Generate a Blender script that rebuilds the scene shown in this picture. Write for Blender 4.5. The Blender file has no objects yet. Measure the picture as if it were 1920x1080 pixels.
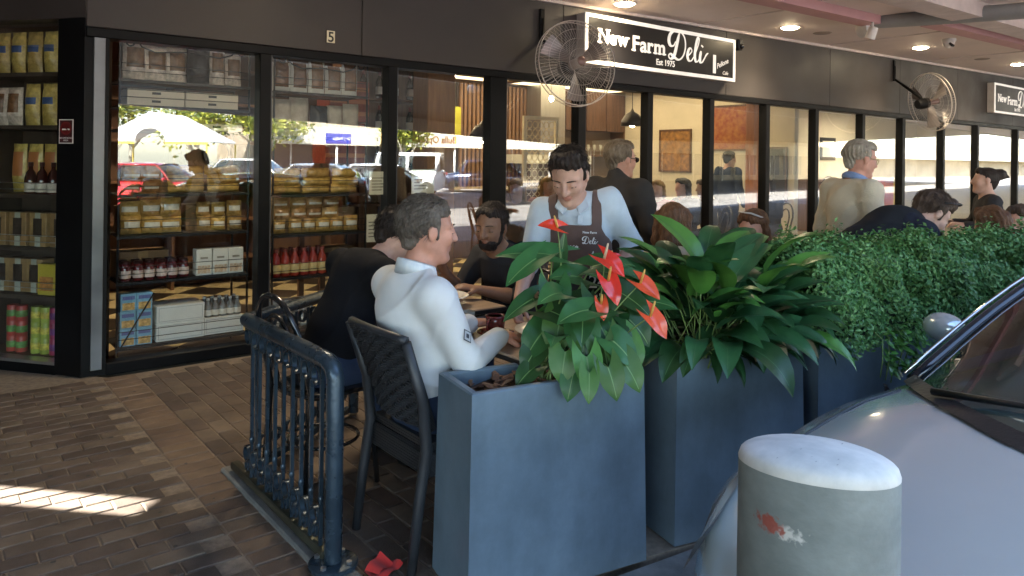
import bpy, math, random
import numpy as np
from mathutils import Vector, Matrix
random.seed(11)
D = bpy.data; SC = bpy.context.scene; COL = SC.collection
R = math.radians; PI = math.pi

# ------------------------------------------------------------------ camera, sky, sun, exposure
cam = D.cameras.new('camera'); camo = D.objects.new('camera', cam); COL.objects.link(camo)
cam.sensor_width = 36.0; cam.lens = 36.0 * 1387 / 1920; cam.shift_y = -(540 - 301) / 1920
cam.clip_start = 0.05; cam.clip_end = 400
CAM_H = 1.5
camo.location = (0, 0, CAM_H)
_yaw = R(51.4 - 90)
camo.rotation_euler = (Matrix.Rotation(_yaw, 3, 'Z') @ Matrix.Rotation(R(90), 3, 'X') @ Matrix.Rotation(R(0.7), 3, 'Z')).to_euler()
SC.camera = camo
SUN_AZ = math.atan2(.73, -.68); SUN_EL = R(40)
w = D.worlds.new('World'); SC.world = w; w.use_nodes = True
nt = w.node_tree; bg = nt.nodes['Background']
sky = nt.nodes.new('ShaderNodeTexSky'); sky.sky_type = 'NISHITA'; sky.sun_disc = False
sky.sun_elevation = SUN_EL; sky.sun_rotation = PI / 2 - SUN_AZ
nt.links.new(sky.outputs[0], bg.inputs[0]); bg.inputs[1].default_value = 0.15
sl = D.lights.new('sun', 'SUN'); sl.energy = 5.0; sl.angle = R(0.5); sl.color = (1, .95, .86)
so = D.objects.new('sun', sl); COL.objects.link(so)
sdir = Vector((math.cos(SUN_AZ) * math.cos(SUN_EL), math.sin(SUN_AZ) * math.cos(SUN_EL), math.sin(SUN_EL)))
so.rotation_euler = sdir.to_track_quat('Z', 'Y').to_euler(); so.location = (0, 0, 30)
SC.view_settings.view_transform = 'Standard'; SC.view_settings.look = 'None'
SC.view_settings.exposure = 3.4; SC.view_settings.gamma = 1.0
cy = SC.cycles
cy.use_denoising = True; cy.max_bounces = 9; cy.diffuse_bounces = 5; cy.glossy_bounces = 4
cy.transmission_bounces = 6; cy.transparent_max_bounces = 24; cy.caustics_reflective = False; cy.caustics_refractive = False
cy.sample_clamp_indirect = 6.0
try: cy.denoiser = 'OPENIMAGEDENOISE'
except Exception: pass

# ------------------------------------------------------------------ helpers
class MB:
    """collects shapes, build() links them as ONE mesh object"""
    def __init__(s): s.v = []; s.f = []; s.m = []
    def add(s, vs, fs, m=0):
        o = len(s.v); s.v += [tuple(x) for x in vs]
        for f in fs: s.f.append(tuple(i + o for i in f)); s.m.append(m)
        return s
    def box(s, x0, x1, y0, y1, z0, z1, m=0, bev=0.0):
        if bev <= 0:
            vs = [(x, y, z) for z in (z0, z1) for y in (y0, y1) for x in (x0, x1)]
            return s.add(vs, [(0, 2, 3, 1), (4, 5, 7, 6), (0, 1, 5, 4), (2, 6, 7, 3), (0, 4, 6, 2), (1, 3, 7, 5)], m)
        c = ((x0 + x1) / 2, (y0 + y1) / 2, (z0 + z1) / 2); h = ((x1 - x0) / 2, (y1 - y0) / 2, (z1 - z0) / 2)
        b = min(bev, *(k * .9 for k in h)); vs = []; idx = {}
        for sx in (-1, 1):
            for sy in (-1, 1):
                for sz in (-1, 1):
                    sg = (sx, sy, sz)
                    for a in range(3):
                        idx[sg, a] = len(vs)
                        vs.append(tuple(c[k] + sg[k] * (h[k] if k == a else h[k] - b) for k in range(3)))
        fs = []
        for a in range(3):
            for sg in (-1, 1):
                o1, o2 = [k for k in range(3) if k != a]; q = []
                for u, w_ in ((-1, -1), (1, -1), (1, 1), (-1, 1)):
                    t = [0, 0, 0]; t[a] = sg; t[o1] = u; t[o2] = w_; q.append(idx[tuple(t), a])
                fs.append(tuple(q))
        for a in range(3):
            o1, o2 = [k for k in range(3) if k != a]
            for u in (-1, 1):
                for w_ in (-1, 1):
                    t0 = [0, 0, 0]; t0[o1] = u; t0[o2] = w_; t1 = list(t0); t0[a] = -1; t1[a] = 1
                    fs.append((idx[tuple(t0), o1], idx[tuple(t1), o1], idx[tuple(t1), o2], idx[tuple(t0), o2]))
        for sx in (-1, 1):
            for sy in (-1, 1):
                for sz in (-1, 1): fs.append(tuple(idx[(sx, sy, sz), a] for a in range(3)))
        return s.add(vs, fs, m)
    def tube(s, path, r, n=8, m=0, caps=True, ry=None):
        P = [Vector(p) for p in path]; N = len(P)
        rr = r if isinstance(r, (list, tuple)) else [r] * N
        vs = []; up = None
        for i, p in enumerate(P):
            d = (P[min(i + 1, N - 1)] - P[max(i - 1, 0)])
            if d.length < 1e-9: d = Vector((0, 0, 1))
            d.normalize()
            if up is None:
                up = Vector((0, 0, 1)) if abs(d.z) < .95 else Vector((1, 0, 0))
            a = d.cross(up)
            if a.length < 1e-6: a = d.cross(Vector((0, 1, 0)))
            a.normalize(); b = a.cross(d).normalized(); up = b
            k = (ry if ry else 1.0)
            for j in range(n):
                t = 2 * PI * j / n
                vs.append(p + a * (math.cos(t) * rr[i]) + b * (math.sin(t) * rr[i] * k))
        fs = []
        for i in range(N - 1):
            for j in range(n):
                fs.append((i * n + j, i * n + (j + 1) % n, (i + 1) * n + (j + 1) % n, (i + 1) * n + j))
        if caps: fs += [tuple(range(n - 1, -1, -1)), tuple((N - 1) * n + j for j in range(n))]
        return s.add(vs, fs, m)
    def lathe(s, prof, n=16, c=(0, 0, 0), m=0, ax='z'):
        vs = []; fs = []; N = len(prof)
        for r_, z in prof:
            for j in range(n):
                t = 2 * PI * j / n; x, y = r_ * math.cos(t), r_ * math.sin(t)
                p = (x, y, z) if ax == 'z' else ((z, x, y) if ax == 'x' else (y, z, x))
                vs.append((c[0] + p[0], c[1] + p[1], c[2] + p[2]))
        for i in range(N - 1):
            for j in range(n): fs.append((i * n + j, i * n + (j + 1) % n, (i + 1) * n + (j + 1) % n, (i + 1) * n + j))
        if prof[0][0] > 1e-4: fs.append(tuple(range(n - 1, -1, -1)))
        if prof[-1][0] > 1e-4: fs.append(tuple((N - 1) * n + j for j in range(n)))
        return s.add(vs, fs, m)
    def grid(s, fn, nu, nv, m=0, wrap=False):
        vs = [fn(i / (nu - 1), j / (nv - 1)) for j in range(nv) for i in range(nu)]
        fs = [(j * nu + i, j * nu + i + 1, (j + 1) * nu + i + 1, (j + 1) * nu + i) for j in range(nv - 1) for i in range(nu - 1)]
        if wrap: fs += [(j * nu + nu - 1, j * nu, (j + 1) * nu, (j + 1) * nu + nu - 1) for j in range(nv - 1)]
        return s.add(vs, fs, m)
    def prism(s, poly, z0, z1, m=0):
        n = len(poly); vs = [(x, y, z0) for x, y in poly] + [(x, y, z1) for x, y in poly]
        fs = [tuple(range(n - 1, -1, -1)), tuple(range(n, 2 * n))] + [(i, (i + 1) % n, n + (i + 1) % n, n + i) for i in range(n)]
        return s.add(vs, fs, m)
    def slab(s, a, b, z0, z1, th, m=0, off=0.0):
        """upright slab whose front line runs a->b in plan, thickness th to the left of a->b"""
        d = Vector((b[0] - a[0], b[1] - a[1])).normalized(); n = Vector((-d.y, d.x))
        p = [(a[0] + n.x * off, a[1] + n.y * off), (b[0] + n.x * off, b[1] + n.y * off)]
        q = [(p[1][0] + n.x * th, p[1][1] + n.y * th), (p[0][0] + n.x * th, p[0][1] + n.y * th)]
        return s.prism(p + q, z0, z1, m)
    def ell(s, c, r, nu=12, nv=8, m=0):
        prof = [(max(1e-5, math.sin(PI * i / nv)), -math.cos(PI * i / nv)) for i in range(nv + 1)]
        o = len(s.v); s.lathe(prof, nu, (0, 0, 0), m)
        for k in range(o, len(s.v)):
            x, y, z = s.v[k]; s.v[k] = (c[0] + x * r[0], c[1] + y * r[1], c[2] + z * r[2])
        return s
    def xf(s, mat, start=0):
        for k in range(start, len(s.v)): s.v[k] = tuple(mat @ Vector(s.v[k]))
        return s
    def mesh(s, name, mats):
        me = D.meshes.new(name); me.from_pydata(s.v, [], s.f)
        for m_ in (mats if isinstance(mats, (list, tuple)) else [mats]): me.materials.append(m_)
        if max(s.m, default=0) > 0: me.polygons.foreach_set('material_index', s.m)
        return me
    def build(s, name, mats, parent=None, smooth=False, loc=None, rz=0.0, angle=None):
        me = s.mesh(name, mats)
        if smooth: me.polygons.foreach_set('use_smooth', [True] * len(me.polygons))
        if angle:
            try: me.set_sharp_from_angle(angle=R(angle))
            except Exception: pass
        return link(name, me, parent, loc, rz)
def link(name, me, parent=None, loc=None, rz=0.0):
    o = D.objects.new(name, me); COL.objects.link(o)
    if parent: o.parent = parent
    if loc: o.location = loc
    if rz: o.rotation_euler = (0, 0, rz)
    return o
def tag(o, label, cat, group=None):
    o['label'] = label; o['category'] = cat
    if group: o['group'] = group
    return o
def thing(name, label, cat, loc=(0, 0, 0), rz=0.0, group=None):
    o = D.objects.new(name, None); COL.objects.link(o); o.empty_display_size = .1
    o.location = loc; o.rotation_euler = (0, 0, rz)
    return tag(o, label, cat, group)
def struct(o): o['kind'] = 'structure'; return o
def stuff(o): o['kind'] = 'stuff'; return o
_kids = {}
def dup(root, loc, rz=0.0, label=None, group=None, scale=None):
    def cp(o, par):
        c = o.copy(); COL.objects.link(c); c.parent = par
        for ch in KIDS(o): cp(ch, c)
        return c
    c = cp(root, None); c.location = loc; c.rotation_euler = (0, 0, rz)
    if scale: c.scale = (scale,) * 3 if not isinstance(scale, tuple) else scale
    if label: c['label'] = label
    if group: c['group'] = group
    return c
def KIDS(o):
    k = o.name
    if k not in _kids: _kids[k] = list(o.children)
    return _kids[k]

_mats = {}
def M(name, col, rough=.6, metal=0.0, var=.12, scale=6.0, bump=0.0, bscale=80.0, spec=.5, coat=0.0, rnd=0.0, emit=0.0, ecol=None, col2=None, stretch=None, alpha=1.0, trans=0.0, ior=1.45, sheen=0.0, sss=0.0, rvar=0.0, detail=4.0, dirt=0.0):
    if name in _mats: return _mats[name]
    m = D.materials.new(name); m.use_nodes = True; n = m.node_tree.nodes; L = m.node_tree.links.new
    b = n['Principled BSDF']; _mats[name] = m
    b.inputs['Roughness'].default_value = rough; b.inputs['Metallic'].default_value = metal
    b.inputs['Specular IOR Level'].default_value = spec; b.inputs['IOR'].default_value = ior
    b.inputs['Coat Weight'].default_value = coat; b.inputs['Coat Roughness'].default_value = .05
    b.inputs['Transmission Weight'].default_value = trans; b.inputs['Sheen Weight'].default_value = sheen
    if sss: b.inputs['Subsurface Weight'].default_value = sss; b.inputs['Subsurface Radius'].default_value = (.02, .008, .004)
    if emit: b.inputs['Emission Strength'].default_value = emit; b.inputs['Emission Color'].default_value = (*(ecol or col), 1)
    tc = n.new('ShaderNodeTexCoord'); vec = tc.outputs['Object']
    if stretch:
        mp = n.new('ShaderNodeMapping'); mp.inputs['Scale'].default_value = stretch; L(vec, mp.inputs[0]); vec = mp.outputs[0]
    nz = n.new('ShaderNodeTexNoise'); nz.inputs['Scale'].default_value = scale; nz.inputs['Detail'].default_value = detail
    nz.inputs['Roughness'].default_value = .6; L(vec, nz.inputs['Vector'])
    rp = n.new('ShaderNodeValToRGB'); e = rp.color_ramp.elements
    c2 = col2 or tuple(min(1, c * (1 + var)) for c in col); c1 = tuple(c * (1 - var) for c in col) if not col2 else col
    e[0].position = .3; e[1].position = .7; e[0].color = (*c1, 1); e[1].color = (*c2, 1)
    L(nz.outputs['Fac'], rp.inputs[0]); out = rp.outputs[0]
    if rnd:
        oi = n.new('ShaderNodeObjectInfo'); mr = n.new('ShaderNodeMapRange'); L(oi.outputs['Random'], mr.inputs[0])
        mr.inputs[3].default_value = 1 - rnd; mr.inputs[4].default_value = 1 + rnd
        hs = n.new('ShaderNodeHueSaturation'); L(mr.outputs[0], hs.inputs['Value']); L(out, hs.inputs['Color']); out = hs.outputs[0]
        mh = n.new('ShaderNodeMath'); mh.operation = 'MULTIPLY_ADD'; L(oi.outputs['Random'], mh.inputs[0]); mh.inputs[1].default_value = rnd * .06; mh.inputs[2].default_value = .5 - rnd * .03
        L(mh.outputs[0], hs.inputs['Hue'])
    if dirt:   # blotchy grime that runs on from piece to piece
        ge = n.new('ShaderNodeNewGeometry'); nd = n.new('ShaderNodeTexNoise'); nd.inputs['Scale'].default_value = 2.2; nd.inputs['Detail'].default_value = 8; nd.inputs['Roughness'].default_value = .7; L(ge.outputs['Position'], nd.inputs['Vector'])
        md = n.new('ShaderNodeMapRange'); L(nd.outputs['Fac'], md.inputs[0]); md.inputs[1].default_value = .35; md.inputs[2].default_value = .65; md.inputs[3].default_value = 1 - dirt; md.inputs[4].default_value = 1 + dirt * .35
        h2 = n.new('ShaderNodeHueSaturation'); L(md.outputs[0], h2.inputs['Value']); L(out, h2.inputs['Color']); out = h2.outputs[0]
    L(out, b.inputs['Base Color'])
    if rvar:
        mr2 = n.new('ShaderNodeMapRange'); L(nz.outputs['Fac'], mr2.inputs[0]); mr2.inputs[1].default_value = .3; mr2.inputs[2].default_value = .7
        mr2.inputs[3].default_value = max(0, rough - rvar); mr2.inputs[4].default_value = min(1, rough + rvar); L(mr2.outputs[0], b.inputs['Roughness'])
    if bump:
        n2 = n.new('ShaderNodeTexNoise'); n2.inputs['Scale'].default_value = bscale; n2.inputs['Detail'].default_value = 5; L(vec, n2.inputs['Vector'])
        bp = n.new('ShaderNodeBump'); bp.inputs['Strength'].default_value = bump; bp.inputs['Distance'].default_value = .01
        L(n2.outputs['Fac'], bp.inputs['Height']); L(bp.outputs[0], b.inputs['Normal'])
    return m
def glass_mat(name, tint=(1, 1, 1), refl=1.0, ior=1.5):
    m = D.materials.new(name); m.use_nodes = True; n = m.node_tree.nodes; L = m.node_tree.links.new
    n.remove(n['Principled BSDF'])
    tr = n.new('ShaderNodeBsdfTransparent'); tr.inputs[0].default_value = (*tint, 1)
    gl = n.new('ShaderNodeBsdfGlossy'); gl.inputs['Roughness'].default_value = 0.0; gl.inputs[0].default_value = (refl, refl, refl, 1)
    fr = n.new('ShaderNodeFresnel'); ge = n.new('ShaderNodeNewGeometry'); mr = n.new('ShaderNodeMapRange')
    mr.inputs[3].default_value = ior; mr.inputs[4].default_value = 1 / ior; L(ge.outputs['Backfacing'], mr.inputs[0]); L(mr.outputs[0], fr.inputs[0])   # same reflectance at both faces of a thin pane
    mx = n.new('ShaderNodeMixShader'); L(fr.outputs[0], mx.inputs[0]); L(tr.outputs[0], mx.inputs[1]); L(gl.outputs[0], mx.inputs[2])
    L(mx.outputs[0], n['Material Output'].inputs[0]); return m
def text_mesh(name, txt, size, extrude=.002, offset=0.0, shear=0.0, bold=False, align='LEFT', spacing=1.0):
    cu = D.curves.new(name, 'FONT'); cu.body = txt; cu.size = size; cu.extrude = extrude; cu.offset = offset; cu.shear = shear
    cu.align_x = align; cu.space_character = spacing
    ob = D.objects.new(name, cu); COL.objects.link(ob)
    dg = bpy.context.evaluated_depsgraph_get()
    me = D.meshes.new_from_object(ob.evaluated_get(dg)); D.objects.remove(ob, do_unlink=True); D.curves.remove(cu)
    me.name = name; me.materials.clear(); return me
def put_text(name, txt, size, mat, parent, mw, **k):
    me = text_mesh(name, txt, size, **k); me.materials.append(mat); me.transform(mw)
    return link(name, me, parent)
def face_mw(x, y, z, rz=0.0):   # text in the XZ plane facing -Y, at (x,y,z), turned rz about Z
    return Matrix.Translation((x, y, z)) @ Matrix.Rotation(rz, 4, 'Z') @ Matrix.Rotation(R(90), 4, 'X')
def mix2(a, b, t): return a + (b - a) * t

# ------------------------------------------------------------------ shared materials
black_frame = M('black_frame', (.0045, .0045, .005), .45, .0, var=.3, scale=3, spec=.16, rvar=.08)
black_iron = M('black_iron', (.02, .022, .026), .38, .3, var=.3, scale=20, bump=.1)
steel = M('brushed_steel', (.45, .46, .47), .32, .9, var=.1, scale=2, stretch=(8, 8, .4))
pane = glass_mat('window_glass', (.97, .98, .97), 1.0, 1.85)
white_paint = M('white_paint', (.78, .77, .73), .5, var=.06, scale=4)
cream_paint = M('cream_wall_paint', (.74, .66, .5), .7, var=.06, scale=2)

# ------------------------------------------------------------------ ground, pavers, kerb, road
KERB_A, KERB_B, KERB_C = (1.28, 1.93), (3.05, 1.56), (9.5, -0.3)   # kerb top, road side edge
asphalt = M('asphalt', (.05, .05, .052), .85, var=.35, scale=2.5, bump=.5, bscale=250, rvar=.1)
lot = M('car_park_asphalt', (.30, .29, .275), .9, var=.25, scale=.8, bump=.3, bscale=120)
g = MB(); g.box(-120, 120, -140, 5.0, -.34, -.13)
struct(g.build('road', [lot]))
bed = M('paving_bed_sand', (.24, .19, .14), .95, var=.25, scale=30, bump=.3, bscale=300)
f = MB()
f.prism([(-14, 30), (-14, -12), (1.12, -12), (1.12, 1.96), (1.28, 2.06), (3.05, 1.69), (9.5, -.17), (26, -5), (26, 5.62), (1.0, 5.62), (-6, 14)], -.3, -.006)
footpath = struct(f.build('footpath', [bed]))
kerbm = M('kerb_concrete', (.20, .20, .195), .85, var=.25, scale=9, bump=.4, bscale=120)
k = MB()
k.slab((1.12, 1.80), (3.05, 1.56), -.3, -.004, .155); k.slab((3.05, 1.56), (9.5, -.3), -.3, -.004, .15); k.slab((1.02, -12), (1.12, 1.80), -.3, -.006, .14)
struct(k.build('kerb', [kerbm], angle=30))
k = MB(); k.box(1.13, 1.245, 2.2, 3.62, -.2, .018, bev=.008)
struct(k.build('railing_plinth', [M('plinth_concrete', (.17, .165, .15), .85, var=.2, scale=12, bump=.4, bscale=150)]))

paver_m = M('paver_clay', (.118, .088, .066), .78, var=.3, scale=9, bump=.4, bscale=160, rnd=.28, col2=(.17, .124, .092), rvar=.12, dirt=.42)
band_m = M('paver_band_clay', (.155, .105, .072), .78, var=.3, scale=9, bump=.4, bscale=160, rnd=.18, col2=(.20, .138, .094), rvar=.12, dirt=.36)
def paver_mesh(lx, ly, mat, seed):
    rd = random.Random(seed); b = MB()
    b.box(-lx / 2, lx / 2, -ly / 2, ly / 2, -.05, 0, bev=.0045)
    b.v = [(x + rd.uniform(-.001, .001), y + rd.uniform(-.001, .001), z + rd.uniform(-.0007, .0007)) for x, y, z in b.v]
    me = b.mesh('paver', [mat]); return me, b
G = .0065
pm = [paver_mesh(.203 - G, .1 - G, paver_m, i) for i in range(4)]
pb = [paver_mesh(.203 - G, .1 - G, band_m, 10 + i) for i in range(4)]
pc = [paver_mesh(.1 - G, .203 - G, paver_m, 20 + i) for i in range(4)]
cells = []
for j in range(-12, 46):
    yy = 1.0 + (j + .5) * .1; off = .1015 * (j % 2)
    for i in range(0, 26):
        xx = .963 - .1015 - i * .203 - off
        if yy < 5.68 + (0.856 - xx) * 1.31 - .07: cells.append((xx, yy, pm))
    if yy < 5.6: cells.append((.965 + .1015, yy, pb))
for i in range(0, 62):
    xx = 1.17 + (i + .5) * .1
    for j in range(0, 18):
        yy = 2.0 + (j + .5) * .203 + .1015 * (i % 2)
        if yy < 5.55 and yy > 2.12 - (xx - 1.2) * .18: cells.append((xx, yy, pc))
fwd = Vector((math.cos(R(51.4)), math.sin(R(51.4)))); rgt = Vector((fwd.y, -fwd.x))
def view(x, y, z=0.0):
    t = fwd.x * x + fwd.y * y; l = rgt.x * x + rgt.y * y
    return (960 + 1387 * l / t, 301 + 1387 * (CAM_H - z) / t, t) if t > .1 else (-9999, 0, t)
scored = []
for c in cells:
    px, py, t = view(c[0], c[1]); ok = -40 < px < 1000 and 600 < py < 1120
    if 800 < px and py > 700: ok = False
    scored.append((t if ok else 99 + t, c))
scored.sort(key=lambda q: q[0])
rest = MB(); rd = random.Random(5)
for q, (t, c) in enumerate(scored):
    v = rd.randrange(4); dz = rd.uniform(-.0015, .0012)
    if q < 298 and t < 90:
        o = link('paver', c[2][v][0], footpath, (c[0], c[1], dz)); o.rotation_euler = (rd.uniform(-.006, .006), rd.uniform(-.006, .006), rd.uniform(-.006, .006))
    else:
        o_ = len(rest.v); rest.add(c[2][v][1].v, c[2][v][1].f, 1 if c[2] is pb else 0)
        rest.xf(Matrix.Translation((c[0], c[1], dz)), o_)
stuff(rest.build('paver_field', [paver_m, band_m], footpath))
gs = MB(); rd = random.Random(77)
for q in range(46):
    gx, gy, gr = rd.uniform(-.4, 1.1), rd.uniform(2.4, 5.3), rd.uniform(.006, .014); gs.add([(gx + gr * rd.uniform(.75, 1.1) * math.cos(a_ * PI / 5), gy + gr * rd.uniform(.75, 1.1) * math.sin(a_ * PI / 5), .0026) for a_ in range(10)], [tuple(range(10))])
stuff(gs.build('gum_spots', [M('old_gum', (.06, .055, .05), .8)], footpath))
# ------------------------------------------------------------------ shopfront
FY = 5.72
fascia_m = M('fascia_taupe', (.045, .038, .035), .55, var=.18, scale=1.6, bump=.06, bscale=30, rvar=.12)
shop = thing('shopfront', 'long black-framed glass shopfront of the deli under a dark taupe fascia', 'shopfront', (0, FY, 0))
def sp(mb, name, mats, **k):   # part of the shopfront given in world coordinates
    mb.xf(Matrix.Translation((0, -FY, 0))); return mb.build(name, mats, shop, **k)
C0 = (.856, FY); LB = Vector((-.605, .796))
xs_f = [.60, 2.9, 5.2, 8.02, 10.6, 12.9, 15.3, 18.2, 22.5]
for a, b in zip(xs_f[:-1], xs_f[1:]):
    a_ = C0[0] if a < .7 else a
    m = MB(); m.box(a_ + .003, b - .003, FY - .035, FY + .25, 2.372, 3.7, bev=.004); sp(m, 'fascia_panel', [fascia_m])
m = MB(); L1 = (C0[0] + LB.x * 3, C0[1] + LB.y * 3); m.slab(L1, (C0[0] - .004, C0[1] - .035), 2.43, 3.7, .25); sp(m, 'fascia_panel', [fascia_m])
m = MB(); m.box(.856, 22.5, FY - .05, FY + .1, 2.30, 2.368, bev=.006); sp(m, 'transom_rail', [black_frame])
m = MB(); m.box(1.0, 22.5, FY - .03, FY + .09, -.01, .075, bev=.008); sp(m, 'base_sill', [black_frame])
MULL = [2.08, 3.20, 4.36, 5.48, 6.57, 7.73, 8.97, 10.24, 11.65, 13.06, 14.7, 16.32, 18.53, 20.6]
for i, x in enumerate(MULL):
    wd = .045 if i != 2 else .1
    if i in (3, 9): wd = .055
    m = MB(); m.box(x - wd, x + wd, FY - .045, FY + .075, .07, 2.305, bev=.005); o = sp(m, 'mullion', [black_frame])
    m = MB(); m.box(x + wd, x + wd + .012, FY - .03, FY + .0, .08, 2.3); m.xf(Matrix.Translation((0, -FY, 0))); m.build('trim_strip', [M('dark_steel', (.10, .10, .105), .4, .6)], o)
ed = [1.03] + MULL
for i in range(len(ed) - 1):
    m = MB(); m.box(ed[i] + .04, ed[i + 1] - .04, FY + .018, FY + .026, .07, 2.31); sp(m, 'glass_pane', [pane])
# corner column
m = MB(); A = (C0[0] + LB.x * .22, C0[1] + LB.y * .22)
m.prism([A, (C0[0] - .004, C0[1] - .02), (1.0, FY - .03), (1.0, FY + .14), (A[0] + .2, A[1] + .12)], 0, 2.5)
col = sp(m, 'corner_column', [black_frame])
m = MB(); m.box(.905, .975, FY - .042, FY - .031, .04, 2.36, bev=.003)
m.xf(Matrix.Translation((0, -FY, 0))); m.build('steel_angle', [M('angle_steel', (.16, .17, .18), .42, .7, var=.35, scale=1.5, stretch=(1, 1, 1.2), rvar=.12)], col)
B = (C0[0] + LB.x * .95, C0[1] + LB.y * .95)
m = MB(); m.slab(B, A, .05, 2.43, .008, off=.05); sp(m, 'glass_pane', [pane])
m = MB(); m.slab((B[0] + LB.x * .1, B[1] + LB.y * .1), A, -.01, .06, .12); sp(m, 'base_sill', [black_frame])
m = MB(); m.slab((B[0] + LB.x * .1, B[1] + LB.y * .1), A, .06, .08, .10); sp(m, 'sill_cap', [steel])
m = MB(); m.slab((B[0] + LB.x * .1, B[1] + LB.y * .1), B, .05, 2.43, .12); sp(m, 'mullion', [black_frame])
m = MB(); L1 = (B[0] + LB.x * 9, B[1] + LB.y * 9); m.slab(L1, (B[0] + LB.x * .1, B[1] + LB.y * .1), 0, 3.7, .2); sp(m, 'side_wall', [fascia_m])
# house number
m = MB(); m.box(2.580, 2.650, FY - .047, FY - .036, 2.448, 2.546, bev=.002); num = sp(m, 'number_plate', [M('plate_cream', (.72, .66, .48), .5)])
put_text('numeral', '5', .115, M('ink_black', (.015, .014, .012), .5), num, face_mw(2.586, -.0475, 2.456), extrude=.0006, offset=.002)
# no smoking sticker on the column's left face
sx, sy = C0[0] + LB.x * .03, C0[1] + LB.y * .03
ang = math.atan2(-LB.y, -LB.x)
mm = Matrix.Translation((sx, sy - FY, 1.66)) @ Matrix.Rotation(ang, 4, 'Z')
def stick(name, mb, mat, par): mb.xf(mm); return mb.build(name, mat, par)
ink_red = M('sticker_red', (.16, .012, .012), .5); ink_white = M('sticker_white', (.7, .68, .66), .5)
b = MB(); b.box(-.145, -.03, -.028, -.0245, -.082, .082); st = stick('no_smoking_sticker', b, [ink_white], col)
b.v = []; b.f = []; b.m = []
b.box(-.139, -.036, -.0290, -.0281, -.076, .076, 0)
rg = [(.036, -.0001), (.036, .0012), (.045, .0012), (.045, -.0001)]
s0 = len(b.v); b.lathe(rg, 20, (0, 0, 0), 1); b.xf(Matrix.Translation((-.0875, -.0292, .022)) @ Matrix.Rotation(R(90), 4, 'X'), s0)
s0 = len(b.v); b.box(-.03, .03, -.0005, .0005, -.0045, .0045, 2); b.xf(Matrix.Translation((-.0875, -.0298, .014)), s0)
s0 = len(b.v); b.box(-.042, .042, -.0005, .0005, -.004, .004, 1); b.xf(Matrix.Translation((-.0875, -.0303, .022)) @ Matrix.Rotation(R(40), 4, 'Y'), s0)
b.xf(mm); b.build('sticker_print', [M('sticker_black', (.05, .01, .012), .4), ink_red, ink_white], st)
for q, (tx, zz) in enumerate((('NO SMOKING', -.05), ('AREA', -.066))):
    put_text('sticker_lettering', tx, .0165, ink_white, st, mm @ face_mw(-.0875, -.0293, zz), extrude=.0003, align='CENTER')

# ------------------------------------------------------------------ awning ceiling over the footpath, added roofs over the car lane
ceil_m = M('ceiling_board', (.72, .61, .55), .6, var=.07, scale=1.2, bump=.05, bscale=20)
def cz(x): return 3.15 + .021 * (min(x, 26) - 5)
def ceil_slab(poly, name='awning_ceiling', th=.25, mat=None, dz=0.0):
    b = MB(); n = len(poly)
    b.add([(x, y, cz(x) + dz) for x, y in poly] + [(x, y, cz(x) + dz + th) for x, y in poly],
          [tuple(range(n)), tuple(range(2 * n - 1, n - 1, -1))] + [(i, n + i, n + (i + 1) % n, (i + 1) % n) for i in range(n)])
    return struct(b.build(name, [mat or ceil_m]))
def edge_y(x): return -5.9 - .62 * (x - 2.9)
AWN = [(-14, 2.6), (-4, 1.7), (1.0, 1.0), (9.0, -.6), (26, -3.2), (75, -9.0)]          # front edge of the footpath awning; an added unseen roof covers the car lane behind the camera
ceil_slab(AWN[:5] + [(26, 5.68), (-14, 5.68)]); ceil_slab([(26, -3.2), (75, -9.0), (75, 9), (26, 9)], 'unseen_far_awning')  # far stretch is added out of view to keep sky off the right panes
b = MB()
for a_, c_ in zip(AWN[:-1], AWN[1:]): b.slab(a_, c_, cz(a_[0]) - .06, cz(a_[0]) + .34, -.12)
struct(b.build('awning_front_gutter', [M('gutter_grey', (.25, .25, .25), .5, .3)]))
b = MB(); LN = [(-9, -1.2), (-4, -2.2), (1.0, -3.2), (9.0, -4.8), (26, -7.6), (75, -13.0)]; LF = [(x_, edge_y(x_)) for x_, _y in LN]   # added unseen roof: high at the slot to hide sky, falling outwards
for (n0, n1), (f0, f1) in zip(zip(LN[:-1], LN[1:]), zip(LF[:-1], LF[1:])):
    b.add([(*n0, 4.4), (*n1, 4.4), (*f1, 3.1), (*f0, 3.1), (*n0, 4.6), (*n1, 4.6), (*f1, 3.3), (*f0, 3.3)], [(0, 1, 2, 3), (7, 6, 5, 4), (0, 4, 5, 1), (2, 6, 7, 3), (1, 5, 6, 2), (3, 7, 4, 0)])
soffit = M('dark_soffit', (.10, .085, .07), .8, var=.2, scale=1.0); struct(b.build('unseen_lane_roof', [soffit]))
b = MB(); b.prism([(-14, -2.2), (.2, -4.2), (.2, 1.2), (-14, 2.8)], 3.42, 3.62); struct(b.build('skylight_block_roof', [soffit]))  # slab added out of view to block skylight from the left
b = MB(); b.slab((-12, edge_y(-12)), (75, edge_y(75)), 2.62, 3.7, -.3); struct(b.build('awning_edge_beam', [M('edge_beam_paint', (.12, .11, .10), .7)]))
trim = M('ceiling_trim', (.62, .53, .49), .5)
b = MB(); 
for x0, x1 in zip([.9, 5, 9, 13, 17.5], [5, 9, 13, 17.5, 22.5]):
    b.add([(x, y, cz(x) + z) for x in (x0, x1) for y in (FY - .075, FY - .037) for z in (-.035, -.002)],
          [(0, 1, 3, 2), (4, 6, 7, 5), (0, 4, 5, 1), (2, 3, 7, 6), (0, 2, 6, 4), (1, 5, 7, 3)])
struct(b.build('ceiling_trim', [trim]))
pink = M('beam_pink', (.55, .30, .30), .5, var=.1, scale=1.5)
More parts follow.
